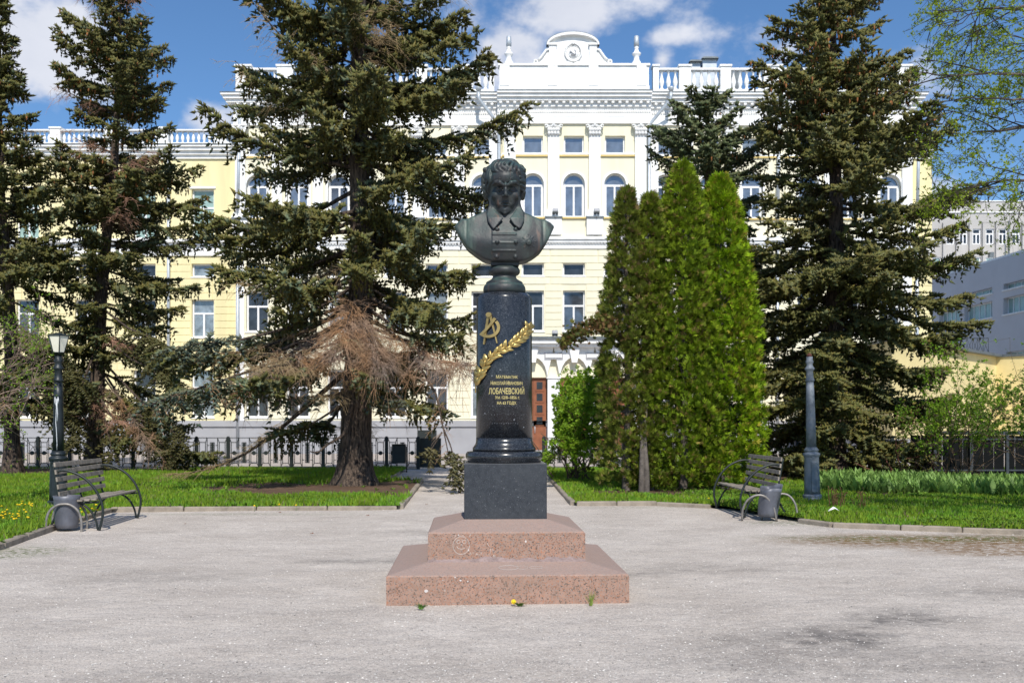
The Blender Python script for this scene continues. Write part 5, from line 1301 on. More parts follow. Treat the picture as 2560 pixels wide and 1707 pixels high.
mb.build('paint_drip', M['paint_white'], lp)
p = G(2031,1257)
rp, zt = lamp_post('street_lamp', 'bluish grey lamp post without a lantern, behind the right bench', (p[0],p[1],0.03), M['lamp_grey'], lean=-R(1.2))
MB().lathe([(.045,zt),(.05,zt+.03),(.03,zt+.06),(.012,zt+.07)],10).build('rusty_stub', M['rust'], rp)
for o in (lp,): o.scale = (1,1,.95)
for o in (rp,): o.scale = (1,1,.97)
# ------------------------------------------------------------------ benches
def bench(loc, rz, label, mirror=False):
    """seat faces local +x; length along local y (0 near .. 1.85 far); front feet at x = 0"""
    r = empty('park_bench', loc, rz); tag(r, label, 'bench', 'slatted benches with curved iron frames')
    sgn = -1 if mirror else 1; X_ = lambda x: x*sgn
    for y in (.0,1.85):
        arm = [(-.60,.80),(-.52,.84),(-.38,.82),(-.20,.73),(-.05,.57),(.04,.38),(.06,.22),(.03,.06),(.01,-.02)]
        MB().tube(smooth_path([(X_(x),y,z) for x,z in arm]), .019, 8).build('arm_rest', M['iron'], r)
        ar = [(-.02,-.02),(-.05,.12),(-.13,.27),(-.25,.36),(-.35,.37),(-.46,.34),(-.58,.22),(-.66,.08),(-.69,-.02)]
        MB().tube(smooth_path([(X_(x),y+.035,z) for x,z in ar]), .016, 8).build('leg_arch', M['iron'], r)
        bk = [(-.0,.385),(-.25,.375),(-.44,.37),(-.53,.40),(-.56,.46),(-.60,.70),(-.64,.93)]
        MB().tube(smooth_path([(X_(x),y+.02,z) for x,z in bk]), .017, 8).build('frame', M['iron'], r)
    MB().tube(smooth_path([(X_(x),.925,z) for x,z in [(-.25,.36),(-.44,.355),(-.53,.38),(-.57,.46),(-.61,.70),(-.65,.93)]]), .013, 6).build('middle_stay', M['iron'], r)
    random.seed(int(abs(loc[0])*10))
    for i in range(5):
        x = -.02-.098*i; z = .405-.008*i
        o = MB().bevbox(min(X_(x),X_(x-.075)), max(X_(x),X_(x-.075)), -.04, 1.93, z, z+.028, .005).build('seat_slat', M['wood'], r); o.rotation_euler = (random.uniform(-.006,.006),0,random.uniform(-.004,.004)); o.location.z = random.uniform(-.006,.006)
    for i in range(5):
        t = i/4; x = -.545-.065*t; z = .50+.105*i
        M_ = Matrix.Translation((X_(x),0,z))@Matrix.Rotation(sgn*R(-8),4,'Y')
        o = MB().bevbox(-.0 if not mirror else -.026, .026 if not mirror else 0, -.05, 1.94, -.034, .034, .005, M=M_).build('back_slat', M['wood'], r); o.rotation_euler.x = random.uniform(-.006,.006)
    return r
def smooth_path(P, s=4):
    P = [Vector(p) for p in P]; out = []
    for i in range(len(P)-1):
        p0, p1, p2, p3 = P[max(i-1,0)], P[i], P[i+1], P[min(i+2,len(P)-1)]
        for k in range(s):
            t = k/s; out.append(.5*((2*p1)+(-p0+p2)*t+(2*p0-5*p1+4*p2-p3)*t*t+(-p0+3*p1-3*p2+p3)*t**3))
    out.append(P[-1]); return out
bench((-5.93,14.28,.02), R(4.5), 'weathered wooden bench beside the black lantern post on the left')
bench((3.74,16.05,.03), R(1.5), 'weathered wooden bench beside the crumpled bin on the right', mirror=True)
# ------------------------------------------------------------------ litter bins between metal hoops
def bin_(loc, rz, label, dent):
    r = empty('litter_bin', loc, rz); tag(r, label, 'litter bin', 'grey litter bins hung between metal hoops')
    prof = [(.135,.035),(.150,.04),(.158,.10),(.168,.25),(.176,.44),(.184,.50),(.178,.502),(.168,.46),(.150,.12),(.0,.11)]
    n = 40; vs = []; rng = random.Random(5)
    for i, (rr, z) in enumerate(prof):
        for k in range(n):
            a = 2*math.pi*k/n; q = rr; zz = z; dx = 0
            if dent:
                u = z/.5
                q *= 1-.16*max(0,math.sin(a*3+u*4+1))*u-.07*math.sin(a*5+u*9)*u-.10*math.exp(-((u-.72)/.12)**2)*(1+math.sin(a*2+1))
                zz += .035*math.sin(a+.6)*u*u*u+.018*math.sin(3*a)*u; dx = .05*u*u
            vs.append((q*math.cos(a)+dx, q*math.sin(a), zz))
    fs = [(i*n+k,i*n+(k+1)%n,(i+1)*n+(k+1)%n,(i+1)*n+k) for i in range(len(prof)-1) for k in range(n)]+[list(range(n))[::-1]]
    mb = MB(); mb.add(vs, fs, True); mb.build('bucket', M['bin'], r)
    for s_ in (-1,1):
        if dent: P = [(s_*.16+ -.25,s_*.10,-.03),(s_*.17-.23,s_*.12,.15),(s_*.19-.14,s_*.14,.30),(s_*.2,s_*.16,.38),(s_*.2+.14,s_*.16,.36),(s_*.19+.25,s_*.14,.22),(s_*.18+.30,s_*.12,-.03)]
        else: P = [(-.235,s_*.19,-.03),(-.232,s_*.19,.15),(-.19,s_*.19,.29),(-.09,s_*.19,.375),(0,s_*.19,.39),(.09,s_*.19,.375),(.19,s_*.19,.29),(.232,s_*.19,.15),(.235,s_*.19,-.03)]
        MB().tube(smooth_path(P), .0175, 8).build('hoop', M['hoop'], r)
    MB().tube([(0,-.19,.39),(0,.19,.39)] if not dent else [(.05,-.16,.36),(.05,.16,.36)], .010, 6).build('axle', M['hoop'], r)
    for o in r.children: pass
    return r
p = G(163,1326); bin_((p[0],p[1]+.05,0.0), R(12), 'intact grey litter bin standing in front of the left bench', False)
p = G(1922,1300); bin_((p[0],p[1]+.05,0.02), R(-8), 'crumpled grey litter bin beside the right bench', True)
# ------------------------------------------------------------------ iron fence with octagon panels
FY = 33.0; fence = empty('iron_fence', (0, FY, 0)); tag(fence, 'low black iron fence with octagon and plate pattern between lawn and building', 'fence')
zf0, zf1 = .03, 1.02; PW = 1.05
def fpanel():
    mb = MB(); w = PW; b = .022
    def bar(x0, z0, x1, z1): mb.tube([(x0,0,z0),(x1,0,z1)], .013, 4, smooth=False)
    for s_ in (-1,1):
        c = s_*w*.31; h = w*.145
        bar(c-h,zf0+.05,c-h,zf1); bar(c+h,zf0+.05,c+h,zf1)
        k = .055; i0, i1, j0, j1 = c-h+k, c+h-k, zf0+.16, zf1-.14
        bar(i0,j0,i0,j1); bar(i1,j0,i1,j1); bar(i0,j0,i1,j0); bar(i0,j1,i1,j1)
        bar(c-h,zf0+.06,i0,j0); bar(c+h,zf0+.06,i1,j0); bar(c-h,zf1,i0,j1); bar(c+h,zf1,i1,j1)
        for zz in (.30,.78): bar(s_*w*.10,zz,s_*w*.165,zz)
    f = mb.mesh('panel_frame', M['iron'])
    d = MB()
    d.lathe([(.07,-.02),(.07,.02)], 12, M=Matrix.Rotation(R(90),4,'X')); d.box(-.12,.12,-.008,.008,-.012,.012)
    p_ = MB(); 
    for i in range(3): p_.box(-.075+.05*i+.012*0,-.075+.05*i+.018 if i<3 else 0,-.012,.012,.20,.88)
    p_.box(.057,.075,-.012,.012,.20,.88); p_.box(-.04,.04,-.011,.011,.22,.86)
    for i in range(9): p_.box(-.075,.075,-.0125,.0125,.20+i*.083,.20+i*.083+.022)
    return f, d.mesh('disc', M['iron']), p_.mesh('perforated_plate', M['iron'])
fp, fd, fpl = fpanel(); rail = MB().box(-PW/2,PW/2,-.018,.018,zf1,zf1+.025).mesh('top_rail', M['iron']); rail2 = MB().box(-PW/2,PW/2,-.018,.018,zf0+.03,zf0+.055).mesh('bottom_rail', M['iron'])
pb = MB(); pb.bevbox(-.055,.055,-.055,.055,-.05,zf1+.02,.008); pb.lathe([(.05,zf1+.02),(.055,zf1+.035),(.04,zf1+.05),(.035,zf1+.06),(.0,zf1+.065)],10); post = pb.mesh('post', M['iron'])
def fence_run(x0, x1):
    n = round((x1-x0)/PW)
    for i in range(n+1): link('post', post, fence, (x0+i*PW,0,0))
    for i in range(n):
        c = x0+(i+.5)*PW
        link('panel_frame', fp, fence, (c,0,0)); link('top_rail', rail, fence, (c,0,0)); link('bottom_rail', rail2, fence, (c,0,0)); link('perforated_plate', fpl, fence, (c,0,0))
        for s_ in (-1,1): link('disc', fd, fence, (c+s_*PW*.31,0,.53))
ref = (808-1280)/2489*FY
fence_run(ref-12*PW, ref+3*PW-.0); xg = ref+3*PW
MB().box(xg-.08,xg+.75,.08,.11,.05,1.02).build('gate_panel', M['iron'], fence)
fence_run(1.05, 1.05+13*PW)
MB().box(ref-12.5*PW,xg,.0,.25,-.1,.03).build('fence_kerb', M['kerb'], fence); MB().box(1.0,15,.0,.25,-.1,.03).build('fence_kerb', M['kerb'], fence)
# taller dark boarded fence at the right edge
f2 = empty('board_fence', (12.5, 27.6, 0)); tag(f2, 'tall dark metal board fence with light gaps at the right edge under the bushes', 'fence')
rng = random.Random(8)
sl_m = MB().bevbox(-.137,.137,-.012,.012,.05,1.18,.004).mesh('board', mat('black_board_paint', (.008,.009,.010), .8, vary=.2, spec=.1))
for i in range(28): link('board', sl_m, f2, (-1.3+.29*i+rng.uniform(-.012,.012), .02, rng.uniform(-.01,.01)))
for i in range(8): MB().bevbox(-.04+1.0*i-.8,.04+1.0*i-.8,-.09,-.01,-.05,1.30,.006).build('post', M['iron_grey'], f2)
MB().box(-1,7,-.03,.0,1.06,1.10).build('rail', M['iron_grey'], f2); MB().box(-1,7,-.03,.0,.2,.24).build('rail', M['iron_grey'], f2)
MB().box(-1,7,-.05,.05,1.20,1.30).build('top_rail', M['iron_grey'], f2)
# slanted metal litter box by the path
r = empty('litter_box', (PX(997,1180,30.8).x,30.8,0)); tag(r, 'dark tilting metal litter box by the end of the path kerb', 'litter box')
MB().bevbox(-.21,.21,-.12,.10,.28,.86,.02,M=Matrix.Rotation(R(-4),4,'X')).build('box', M['lamp_black'], r)
for s_ in (-1,1): MB().tube([(s_*.24,0,0),(s_*.24,0,.80)], .018, 6).build('leg', M['iron'], r)
MB().bevbox(-.22,.22,-.14,.12,.855,.875,.005).build('rim', M['iron'], r)
# ------------------------------------------------------------------ small things on the ground
M['dand'] = mat('dandelion_yellow', (.85,.60,.01), .7, vary=.1); M['dryleaf'] = mat('dry_brown_leaf', (.22,.09,.04), .9, vary=.3)
fm = MB(); 
for a in range(12): w = 2*math.pi*a/12; fm.add([(0,0,.0),(.018*math.cos(w-.25),.018*math.sin(w-.25),.006),(.026*math.cos(w),.026*math.sin(w),.008),(.018*math.cos(w+.25),.018*math.sin(w+.25),.006)], [(0,1,2,3)])
fm.lathe([(.02,-.002),(.014,.012),(.004,.018)],8); flower = fm.mesh('flower_head', M['dand']); stem_me = MB().tube([(0,0,-.10),(.004,0,-.05),(0,0,0)], .003, 4).mesh('stem', mat('flower_stem', (.12,.22,.04), .6))
rng = random.Random(17)
spots = []
for i in range(46):
    px = rng.uniform(2,84) if i < 34 else rng.uniform(190,245); py = rng.uniform(1250,1300) if i < 34 else rng.uniform(1262,1292)
    spots.append((px,py))
DL = {(636,1266):'leftmost of three lone dandelions behind the straight left kerb', (740,1268):'rightmost of three lone dandelions behind the straight left kerb', (698,1262):'middle one of three lone dandelions behind the straight left kerb', (1772,1246):'lone dandelion in the grass left of the right bench', (202,1305):'dandelion beside the hoop of the intact litter bin', (200,1278):'dandelion seen under the seat of the left bench'}
spots += list(DL)
for (px, py) in spots:
    x, y = G(px, py, .12); r = empty('dandelion', (x,y,.135+rng.uniform(-.02,.03))); tag(r, DL.get((px,py), 'yellow dandelion in the loose patch of flowers by the left bench'), 'dandelion', 'dandelions in the lawn')
    link('flower_head', flower, r).rotation_euler = (rng.uniform(-.5,.2),rng.uniform(-.4,.4),0); link('stem', stem_me, r)
def tuft(name, label, cat, loc, n, h, spread, col, flat=0):
    rng = np.random.RandomState(int(abs(loc[0])*100)+n); V = []; C = []
    for i in range(n):
        a = rng.uniform(0,6.28); L_ = h*rng.uniform(.5,1); w = .004; sp = spread*rng.uniform(.2,1); P = [np.array([.01*math.cos(a),.01*math.sin(a),0])]
        for t in (.4,.75,1): P.append(np.array([math.cos(a)*sp*t**1.3, math.sin(a)*sp*t**1.3*(.4 if True else 1), L_*t*(1-.35*t*flat)]))
        s_ = np.array([-math.sin(a)*.7+.4,math.cos(a)*.3,0])*w*(1+2*flat)
        for k in range(3): V += [P[k]-s_*(1-.3*k), P[k]+s_*(1-.3*k), P[k+1]+s_*(.7-.3*k if k < 2 else 0), P[k+1]-s_*(.7-.3*k if k < 2 else 0.1)]; C += [np.array(col)*rng.uniform(.7,1.3)]*4
    o = link(name, npmesh(name, V, np.arange(len(V)).reshape(-1,4), M['grass'], np.array(C)), loc=loc); return tag(o, label, cat)
gp = lambda px, py: (*G(px,py),0)
tuft('grass_tuft', 'tall grass tuft growing at the right foot of the pink granite step', 'grass tuft', gp(1477,1513), 26, .14, .085, (.22,.30,.06))
tuft('weed_tuft', 'small flat green weed at the left foot of the pink granite step', 'weed', gp(1052,1522), 60, .07, .10, (.13,.24,.05), .6)
tuft('weed_tuft', 'low weed beside the single dandelion at the foot of the step', 'weed', gp(1300,1514), 60, .05, .12, (.12,.20,.04), .7)
x, y = G(1284,1512); r = empty('dandelion', (x,y-.01,.03)); tag(r, 'single dandelion flowering at the middle foot of the pink granite step', 'dandelion'); o = link('flower_head', flower, r); o.rotation_euler.x = R(65); o.scale = (.95,.95,.95); link('stem', stem_me, r).rotation_euler.x = R(65)
for i, (px, py, s_) in enumerate(((780,1335,.05),(1066,1262,.045),(920,1290,.04),(463,1311,.03),(1240,1350,.02),(1330,1250,.03),(700,1282,.035),(1020,1245,.03))):
    x, y = G(px,py); a = rng.uniform(0,6); mb = MB(); mb.add([(math.cos(a+t)*s_*q, math.sin(a+t)*s_*q*.6, z) for t, q, z in ((0,1,.012),(.6,.6,.004),(1.6,.5,.02),(2.6,.6,.005),(3.14,1,.018),(3.8,.6,.002),(4.7,.5,.012),(5.6,.6,.003))], [list(range(8))])
    o = mb.build('dry_leaf', M['dryleaf']); o.location = (x,y,.008); tag(o, ('largest dry brown leaf on the open gravel left of the monument','dry leaf on the path close beside the black base block','dry leaf in front of the right end of the left kerb','small dry leaf on the gravel below the left bench','tiny dry leaf on the gravel nearest the pink steps','dry leaf on the path right behind the monument','dry leaf close to the straight left kerb','dry leaf near the corner kerb of the path')[i], 'leaf', 'dry leaves on the gravel')
x, y = G(2083,1278,.1); mb = MB(); mb.add([(-.09,0,.0),(.02,-.03,.05),(.10,0,.01),(.05,.04,.06),(-.04,.05,.04),(0,0,.08)], [(0,1,5),(1,2,5),(2,3,5),(3,4,5),(4,0,5)]); o = mb.build('paper_scrap', M['white']); o.location = (x,y,.10); tag(o, 'crumpled white paper scrap on the right lawn', 'paper scrap')
# ------------------------------------------------------------------ trees
def unit(a): return a/np.maximum(np.linalg.norm(a,axis=-1,keepdims=True),1e-9)
def tubes_np(paths, nseg):
    """paths: list of (pts Nx3, radii N) -> verts, quads"""
    V, Fc = [], []; b = 0
    w = np.arange(nseg)*2*math.pi/nseg; cw, sw = np.cos(w), np.sin(w)
    for P, r in paths:
        P = np.asarray(P, float); n = len(P); T = unit(np.gradient(P, axis=0)); up = np.where(np.abs(T[:,2:3]) > .95, [[1.,0,0]], [[0,0,1.]])
        A = unit(np.cross(T, up)); B = np.cross(A, T)
        v = P[:,None]+(A[:,None]*cw[None,:,None]+B[:,None]*sw[None,:,None])*np.asarray(r)[:,None,None]; V.append(v.reshape(-1,3))
        i = np.arange(n-1)[:,None]*nseg; k = np.arange(nseg)[None]; k2 = (k+1)%nseg
        Fc.append(np.stack([b+i+k,b+i+k2,b+i+nseg+k2,b+i+nseg+k],-1).reshape(-1,4)); b += n*nseg
    return np.concatenate(V), np.concatenate(Fc)
SH = np.array([(0,0,0),(0,0,0),(0,0,0)])
def shoots_np(P, D, L, Rr, C, tipC=None):
    """needle-covered shoots: three-sided spindles; P base, D direction, L length, Rr radius"""
    n = len(P); D = unit(D); up = np.where(np.abs(D[:,2:3]) > .9, [[1.,0,0]], [[0,0,1.]]); A = unit(np.cross(D,up)); B = np.cross(A,D)
    ph = np.random.rand(n)*6.28; w = ph[:,None]+np.arange(3)[None]*2*math.pi/3
    ring = (P+D*(L*.12)[:,None])[:,None]+(A[:,None]*np.cos(w)[...,None]+B[:,None]*np.sin(w)[...,None])*Rr[:,None,None]
    V = np.concatenate([ring, (P+D*L[:,None])[:,None]],1); f = np.array([(0,1,3),(1,2,3),(2,0,3)])
    F_ = (f[None]+np.arange(n)[:,None,None]*4).reshape(-1,3); Cv = np.repeat(C[:,None],4,1).copy()
    if tipC is not None: Cv[:,3] = tipC
    return V.reshape(-1,3), F_, Cv.reshape(-1,3)
def lerp_prof(prof, z):
    zs = [p[0] for p in prof]; return np.interp(z, zs, [p[1] for p in prof]), np.interp(z, zs, [p[2] for p in prof])
NEEDLE = np.array([.060,.075,.020]); NTIP = np.array([.29,.225,.045])
def spruce(label, loc, prof, ztop, r0, nl, seed, lean=(0,0), zmin=.8, hue=None, tip=None, blue=None, dens=1.0, dead=0, dead_z=(1,4), hang=1.0, bare_in=.22, sh=1.0, zb=None, openz=0, shag=.55, dead_limbs=(), gaps=(), cones=None):
    rng = np.random.RandomState(seed); np.random.seed(seed)
    hue = NEEDLE if hue is None else np.array(hue); tip = NTIP if tip is None else np.array(tip); blue_ = np.array([.062,.096,.055]) if blue is None else np.array(blue)
    root = empty('spruce_tree', loc); tag(root, label, 'spruce tree', 'tall spruces in the square')
    zt = np.linspace(-.1, ztop, 26)
    def axis(z): z = np.asarray(z,float); u = z/ztop; return np.stack([lean[0]*u+.05*np.sin(z*.7+seed), lean[1]*u+.04*np.cos(z*.6+seed), z],-1)
    rad = r0*(1-np.clip(zt/ztop,0,1))**.85*.92+.012; rad[0:1] *= 1.55
    # flared, ridged trunk
    ns = 20; V = []; 
    zt2 = np.concatenate([np.linspace(-.1,1.4,9), zt[zt > 1.6]]); r2 = r0*(1-np.clip(zt2/ztop,0,1))**.85*.9+.012
    ax = axis(zt2); th = np.arange(ns)*2*math.pi/ns
    for i, z in enumerate(zt2):
        fl = 1+.85*math.exp(-max(z,0)/.32)*(.75+.35*np.sin(th*5+seed))
        V.append(np.stack([ax[i,0]+np.cos(th)*r2[i]*fl*(1+.05*np.sin(th*9+z*3)), ax[i,1]+np.sin(th)*r2[i]*fl*(1+.05*np.sin(th*9+z*3)), np.full(ns,z)],1))
    V = np.concatenate(V); i = np.arange(len(zt2)-1)[:,None]*ns; k = np.arange(ns)[None]
    link('trunk', npmesh('trunk', V, np.stack([i+k,i+(k+1)%ns,i+ns+(k+1)%ns,i+ns+k],-1).reshape(-1,4), M['bark'], smooth=True), root)
    limbs = []; SP, SD, SL, SR, SC_, ST = [], [], [], [], [], []; TW = []; DEADT = []
    ga = rng.uniform(0,6.28)
    zs = np.sort(zmin+(ztop-.15-zmin)*rng.rand(nl)**.92)
    for li, z in enumerate(zs):
        ga += 2.399+rng.uniform(-.4,.4); a = ga; rl, rr = lerp_prof(prof, z)
        c = math.cos(a); L = (rl*(1-c)/2+rr*(1+c)/2) if abs(c) > .3 else (rl+rr)/2*.9+(rr-rl)/2*c
        L *= (rng.uniform(.80,1.10) if rng.rand() < .82 else rng.uniform(.5,.8))*(.66+.62*float(hash_noise(np.array([a%6.283*1.1]),np.array([z*.75]),1.0,seed+2)[0]))
        L = max(L,.18); u = z/ztop
        if any(g[0] < z < g[1] and g[2](c) for g in gaps): L *= .45
        isdead = rng.rand() < (dead if dead_z[0] < z < dead_z[1] else .05*(dead > 0))
        n = max(4,int(L/.28)+3); t = np.linspace(0,1,n)
        rise = ((.55*u**2+.02) if u > .45 else -.05-.25*(.45-u))+rng.normal(0,.17)*shag
        sag = (.10+.42*(1-u))*min(L,3.2)/3.2*L*.55; upt = (.22+.1*u)*L*.55
        dz = rise*L*t-sag*np.sin(t*math.pi*.62)**1.2*1.0+upt*np.clip(t-.55,0,1)**1.6*1.4
        wob = rng.uniform(-.12,.12); aa = a+wob*np.sin(t*3.0)
        b0 = axis(z); P = np.stack([b0[0]+np.cos(aa)*L*t*.97, b0[1]+np.sin(aa)*L*t*.97, z+dz],1); P[:,2] = np.maximum(P[:,2], .12)
        r_l = (.010+.012*L*(r0/.3)**.5)*(1-t*.88)
        if isdead:
            limbs.append((P, r_l)); 
            m = int(L/.055*dens)
            ts = rng.uniform(.12,1,m); Q = np.stack([np.interp(ts,t,P[:,k]) for k in range(3)],1); dirl = unit(P[-1]-P[0])
            for q, tt in zip(Q, ts):
                an = a+rng.choice([-1,1])*rng.uniform(.3,1.3); l = rng.uniform(.25,.85)*(1.15-.5*tt); s_ = np.linspace(0,1,6)[:,None]
                d = np.array([math.cos(an),math.sin(an),rng.uniform(-.2,.35)]); crv = q+d*l*s_+np.array([0,0,-1])*l*rng.uniform(.3,.9)*s_**2+rng.normal(0,.02,(6,3))*s_
                DEADT.append((crv, (.007*(1-s_[:,0]*.7))))
                for s2 in range(rng.randint(3,7)):
                    kk = rng.randint(1,5); l2 = l*rng.uniform(.2,.5); d2 = unit(d+rng.normal(0,.6,3)); s3 = np.linspace(0,1,3)[:,None]
                    DEADT.append((crv[kk]+d2*l2*s3+np.array([0,0,-1])*l2*.45*s3**2, .0048*(1-s3[:,0]*.6)))
            continue
        limbs.append((P, r_l))
        # side sprays
        step = .125/dens; tb = bare_in*(1 if L > .8 else .2); tb = max(tb, 0 if not openz else np.interp(z,[openz*.75,openz],[.56,tb])); m = max(3,int(L*(1-tb)/step))
        for j in range(m):
            tt = tb+(1-tb)*(j+rng.rand()*.8)/m; q = np.array([np.interp(tt,t,P[:,k]) for k in range(3)])
            for sd_ in (-1,1,0):
                if sd_ == 0 and rng.rand() < .45: continue
                l = min(.75,(.22+.30*L*.28+.5*(1-tt)*L*.25))*rng.uniform(.6,1.15)*(.75 if sd_ == 0 else 1)
                if tt > .9: l *= .75
                an = a+sd_*rng.uniform(.55,1.05); el = rng.uniform(-.30-.3*shag,.18+.35*shag)-(.25 if sd_ == 0 else 0)+.35*u
                d = np.array([math.cos(an)*math.cos(el), math.sin(an)*math.cos(el), math.sin(el)])
                ns_ = max(2,int(l/.085)); s_ = (np.arange(ns_)+.4)/ns_; crv = q+d*l*s_[:,None]+np.array([0,0,-1])*(l*rng.uniform(.12,.45)*hang*s_**2)[:,None]
                TW.append((np.stack([q,crv[-1]]), np.array([.006,.003])))
                side = unit(np.cross(d,[0,0,1.]))
                fresh = rng.rand(); bl = rng.rand() < .10+.32*(1-u)
                base = (hue if not bl else blue_)*rng.uniform(.65,1.35)
                for sg in (-1,1):
                    dd = unit(d*.75+side*sg*.75+np.array([0,0,.18])+rng.normal(0,.16,(ns_,3))); SP.append(crv); SD.append(dd); SL.append(rng.uniform(.11,.19,ns_)*(1-.3*s_)*sh)
                    SC_.append(base*rng.uniform(.8,1.2,(ns_,1)))
                SP.append(crv[-1:]); SD.append(d[None]+rng.normal(0,.1,(1,3))); SL.append(np.array([.17*sh])); SC_.append(base[None]*1.1)
                ul = crv; SP.append(ul); SD.append(unit(d*.5+np.array([0,0,.75])+rng.normal(0,.2,(ns_,3)))); SL.append(rng.uniform(.07,.12,ns_)*sh); SC_.append(base*rng.uniform(.9,1.3,(ns_,1)))
                # pendent twigs
                if rng.rand() < .75*hang:
                    nh = rng.randint(1,3)
                    for _ in range(nh):
                        q2 = crv[rng.randint(ns_)]; lh = rng.uniform(.15,.42)*hang*(1.15-u*.6); m2 = max(2,int(lh/.08)); s2 = np.arange(m2)/m2
                        C2 = q2+np.array([0,0,-1.])*(lh*s2)[:,None]+rng.normal(0,.012,(m2,3)); SP.append(C2); SD.append(np.array([0,0,-1.])+rng.normal(0,.28,(m2,3))); SL.append(rng.uniform(.09,.14,m2)*sh); SC_.append(base*rng.uniform(.55,1.0,(m2,1)))
        # bare inner twigs
        for _ in range(int(L*3)):
            tt = rng.uniform(.05,.5); q = np.array([np.interp(tt,t,P[:,k]) for k in range(3)]); an = rng.uniform(0,6.28); l = rng.uniform(.2,.5)
            s_ = np.linspace(0,1,3)[:,None]; TW.append((q+np.array([math.cos(an),math.sin(an),-.3])*l*s_+np.array([0,0,-.5])*l*s_**2, .006*(1.1-s_[:,0]*.8)))
    # leader shoots
    zz = np.linspace(ztop-1.2,ztop,30); SP.append(axis(zz)); SD.append(np.stack([rng.normal(0,.6,30),rng.normal(0,.6,30),np.full(30,.7)],1)); SL.append(np.full(30,.22)); SC_.append(np.tile(hue,(30,1)))
    SP, SD, SL, SC_ = map(np.concatenate, (SP,SD,SL,SC_)); k = SP[:,2] > .05; SP, SD, SL, SC_ = SP[k],SD[k],SL[k],SC_[k]
    n = len(SP); rr = rng.rand(n,1); br = rng.rand(n,1) < .10; C = np.where(br, SC_*[[1.7,1.15,.85]], SC_)
    tc_ = C*.45+tip[None]*rng.uniform(.5,1.15,(n,1))*.62
    V, F_, Cv = shoots_np(SP, SD, SL, SL*.21+.009, C, tc_)
    link('crown', npmesh('crown', V, F_, M['needle'], Cv), root)['kind'] = 'stuff'
    if cones:
        zc = cones[0]; kk = np.nonzero((SP[:,2] > zc))[0]; kk = rng.choice(kk, min(cones[1],len(kk)), replace=False); cp = SP[kk]+SD[kk]*.05; CV = []; CC = []
        for q in cp:
            l = rng.uniform(.10,.15); th_ = np.arange(5)*1.2566+rng.rand(); rr_ = [.006,.024,.026,.018,.004]
            for i_, (rr2, tt_) in enumerate(zip(rr_, (0,.2,.5,.8,1))): CV.append(np.stack([q[0]+np.cos(th_)*rr2, q[1]+np.sin(th_)*rr2, np.full(5,q[2]-l*tt_)],1)); CC.append(np.tile(np.array([[.30,.135,.055]])*rng.uniform(.7,1.3),(5,1)))
        base_ = np.array([(i_*5+k_,i_*5+(k_+1)%5,(i_+1)*5+(k_+1)%5,(i_+1)*5+k_) for i_ in range(4) for k_ in range(5)])
        link('cones', npmesh('cones', np.concatenate(CV), (base_[None]+np.arange(len(cp))[:,None,None]*25).reshape(-1,4), M['twig'], np.concatenate(CC), smooth=True), root)['kind'] = 'stuff'
    V, F_ = tubes_np(limbs, 5); link('branches', npmesh('branches', V, F_, M['bark'], smooth=True), root)['kind'] = 'stuff'
    V, F_ = tubes_np(TW, 3); link('twigs', npmesh('twigs', V, F_, M['twig'], np.tile([[.075,.052,.036]],(len(V),1))), root)['kind'] = 'stuff'
    if DEADT:
        V, F_ = tubes_np(DEADT, 3); col = np.array([.40,.26,.165])*rng.uniform(.92,1.08,(1,3)); cc = col*(.65+.7*fbm(V[:,0],V[:,2],1.5,seed))[:,None]
        link('dead_twigs', npmesh('dead_twigs', V, F_, M['twig'], cc), root)['kind'] = 'stuff'
    print('spruce', label[:24], 'shoots', n, 'tris', n*6, 'twigs', len(TW), 'dead', len(DEADT))
    return root
def pprof(rows, D, pxc):  # rows (py, px left, px right)
    k = D/2489; return sorted([(EYE-(y-1055)*k, max(.1,(pxc(y)-a)*k), max(.1,(b-pxc(y))*k)) for y,a,b in rows])
# far left spruce
spruce('dark spruce with short bare trunk, cut by the left picture edge', (-14.75,29.5,0), pprof([(-30,-20,20),(100,-90,45),(200,-120,75),(330,-150,120),(420,-170,150),(560,-190,195),(700,-200,225),(800,-200,215),(930,-200,200),(1060,-150,180)],29.5,lambda y: 20), 14.8, .24, 155, 11, lean=(-.6,0), zmin=1.9, dens=1.05, dead=.12, dead_z=(1.5,5), hang=1.15, cones=(9,110), hue=(.058,.074,.020))
# second spruce, leaning
spruce('leaning spruce with bare trunk stretches, second from the left', (-13.1,31,0), pprof([(-70,295,330),(0,220,385),(70,175,400),(150,160,412),(250,112,430),(330,130,440),(420,150,500),(500,150,500),(600,190,510),(700,160,470),(800,190,470),(950,175,540),(1050,180,510)],31,lambda y: 235+max(0,(1000-y))*.08), 15.6, .27, 155, 7, lean=(1.05,0), zmin=1.6, dens=1.05, dead=.16, dead_z=(1,4.5), bare_in=.14, hang=1.15, cones=(8.3,520), hue=(.058,.073,.020))
# the big central spruce
BIG = pprof([(-160,780,1060),(0,680,1205),(60,665,1250),(140,630,1265),(200,590,1260),(300,580,1290),(350,600,1330),(420,560,1270),(500,540,1200),(600,540,1160),(700,520,1190),(800,440,1210),(870,360,1220),(930,420,1170),(1000,480,1080)],24,lambda y: 898)
big = spruce('huge spruce with thick trunk and dead brown lower boughs, left of the monument', (-3.72,24,0), BIG, 16.0, .42, 190, 23, lean=(.1,0), zmin=2.1, dens=1.12, dead=.42, dead_z=(2.0,4.4), hang=1.15, bare_in=.20, openz=5.6, shag=1.0, blue=(.072,.110,.072))
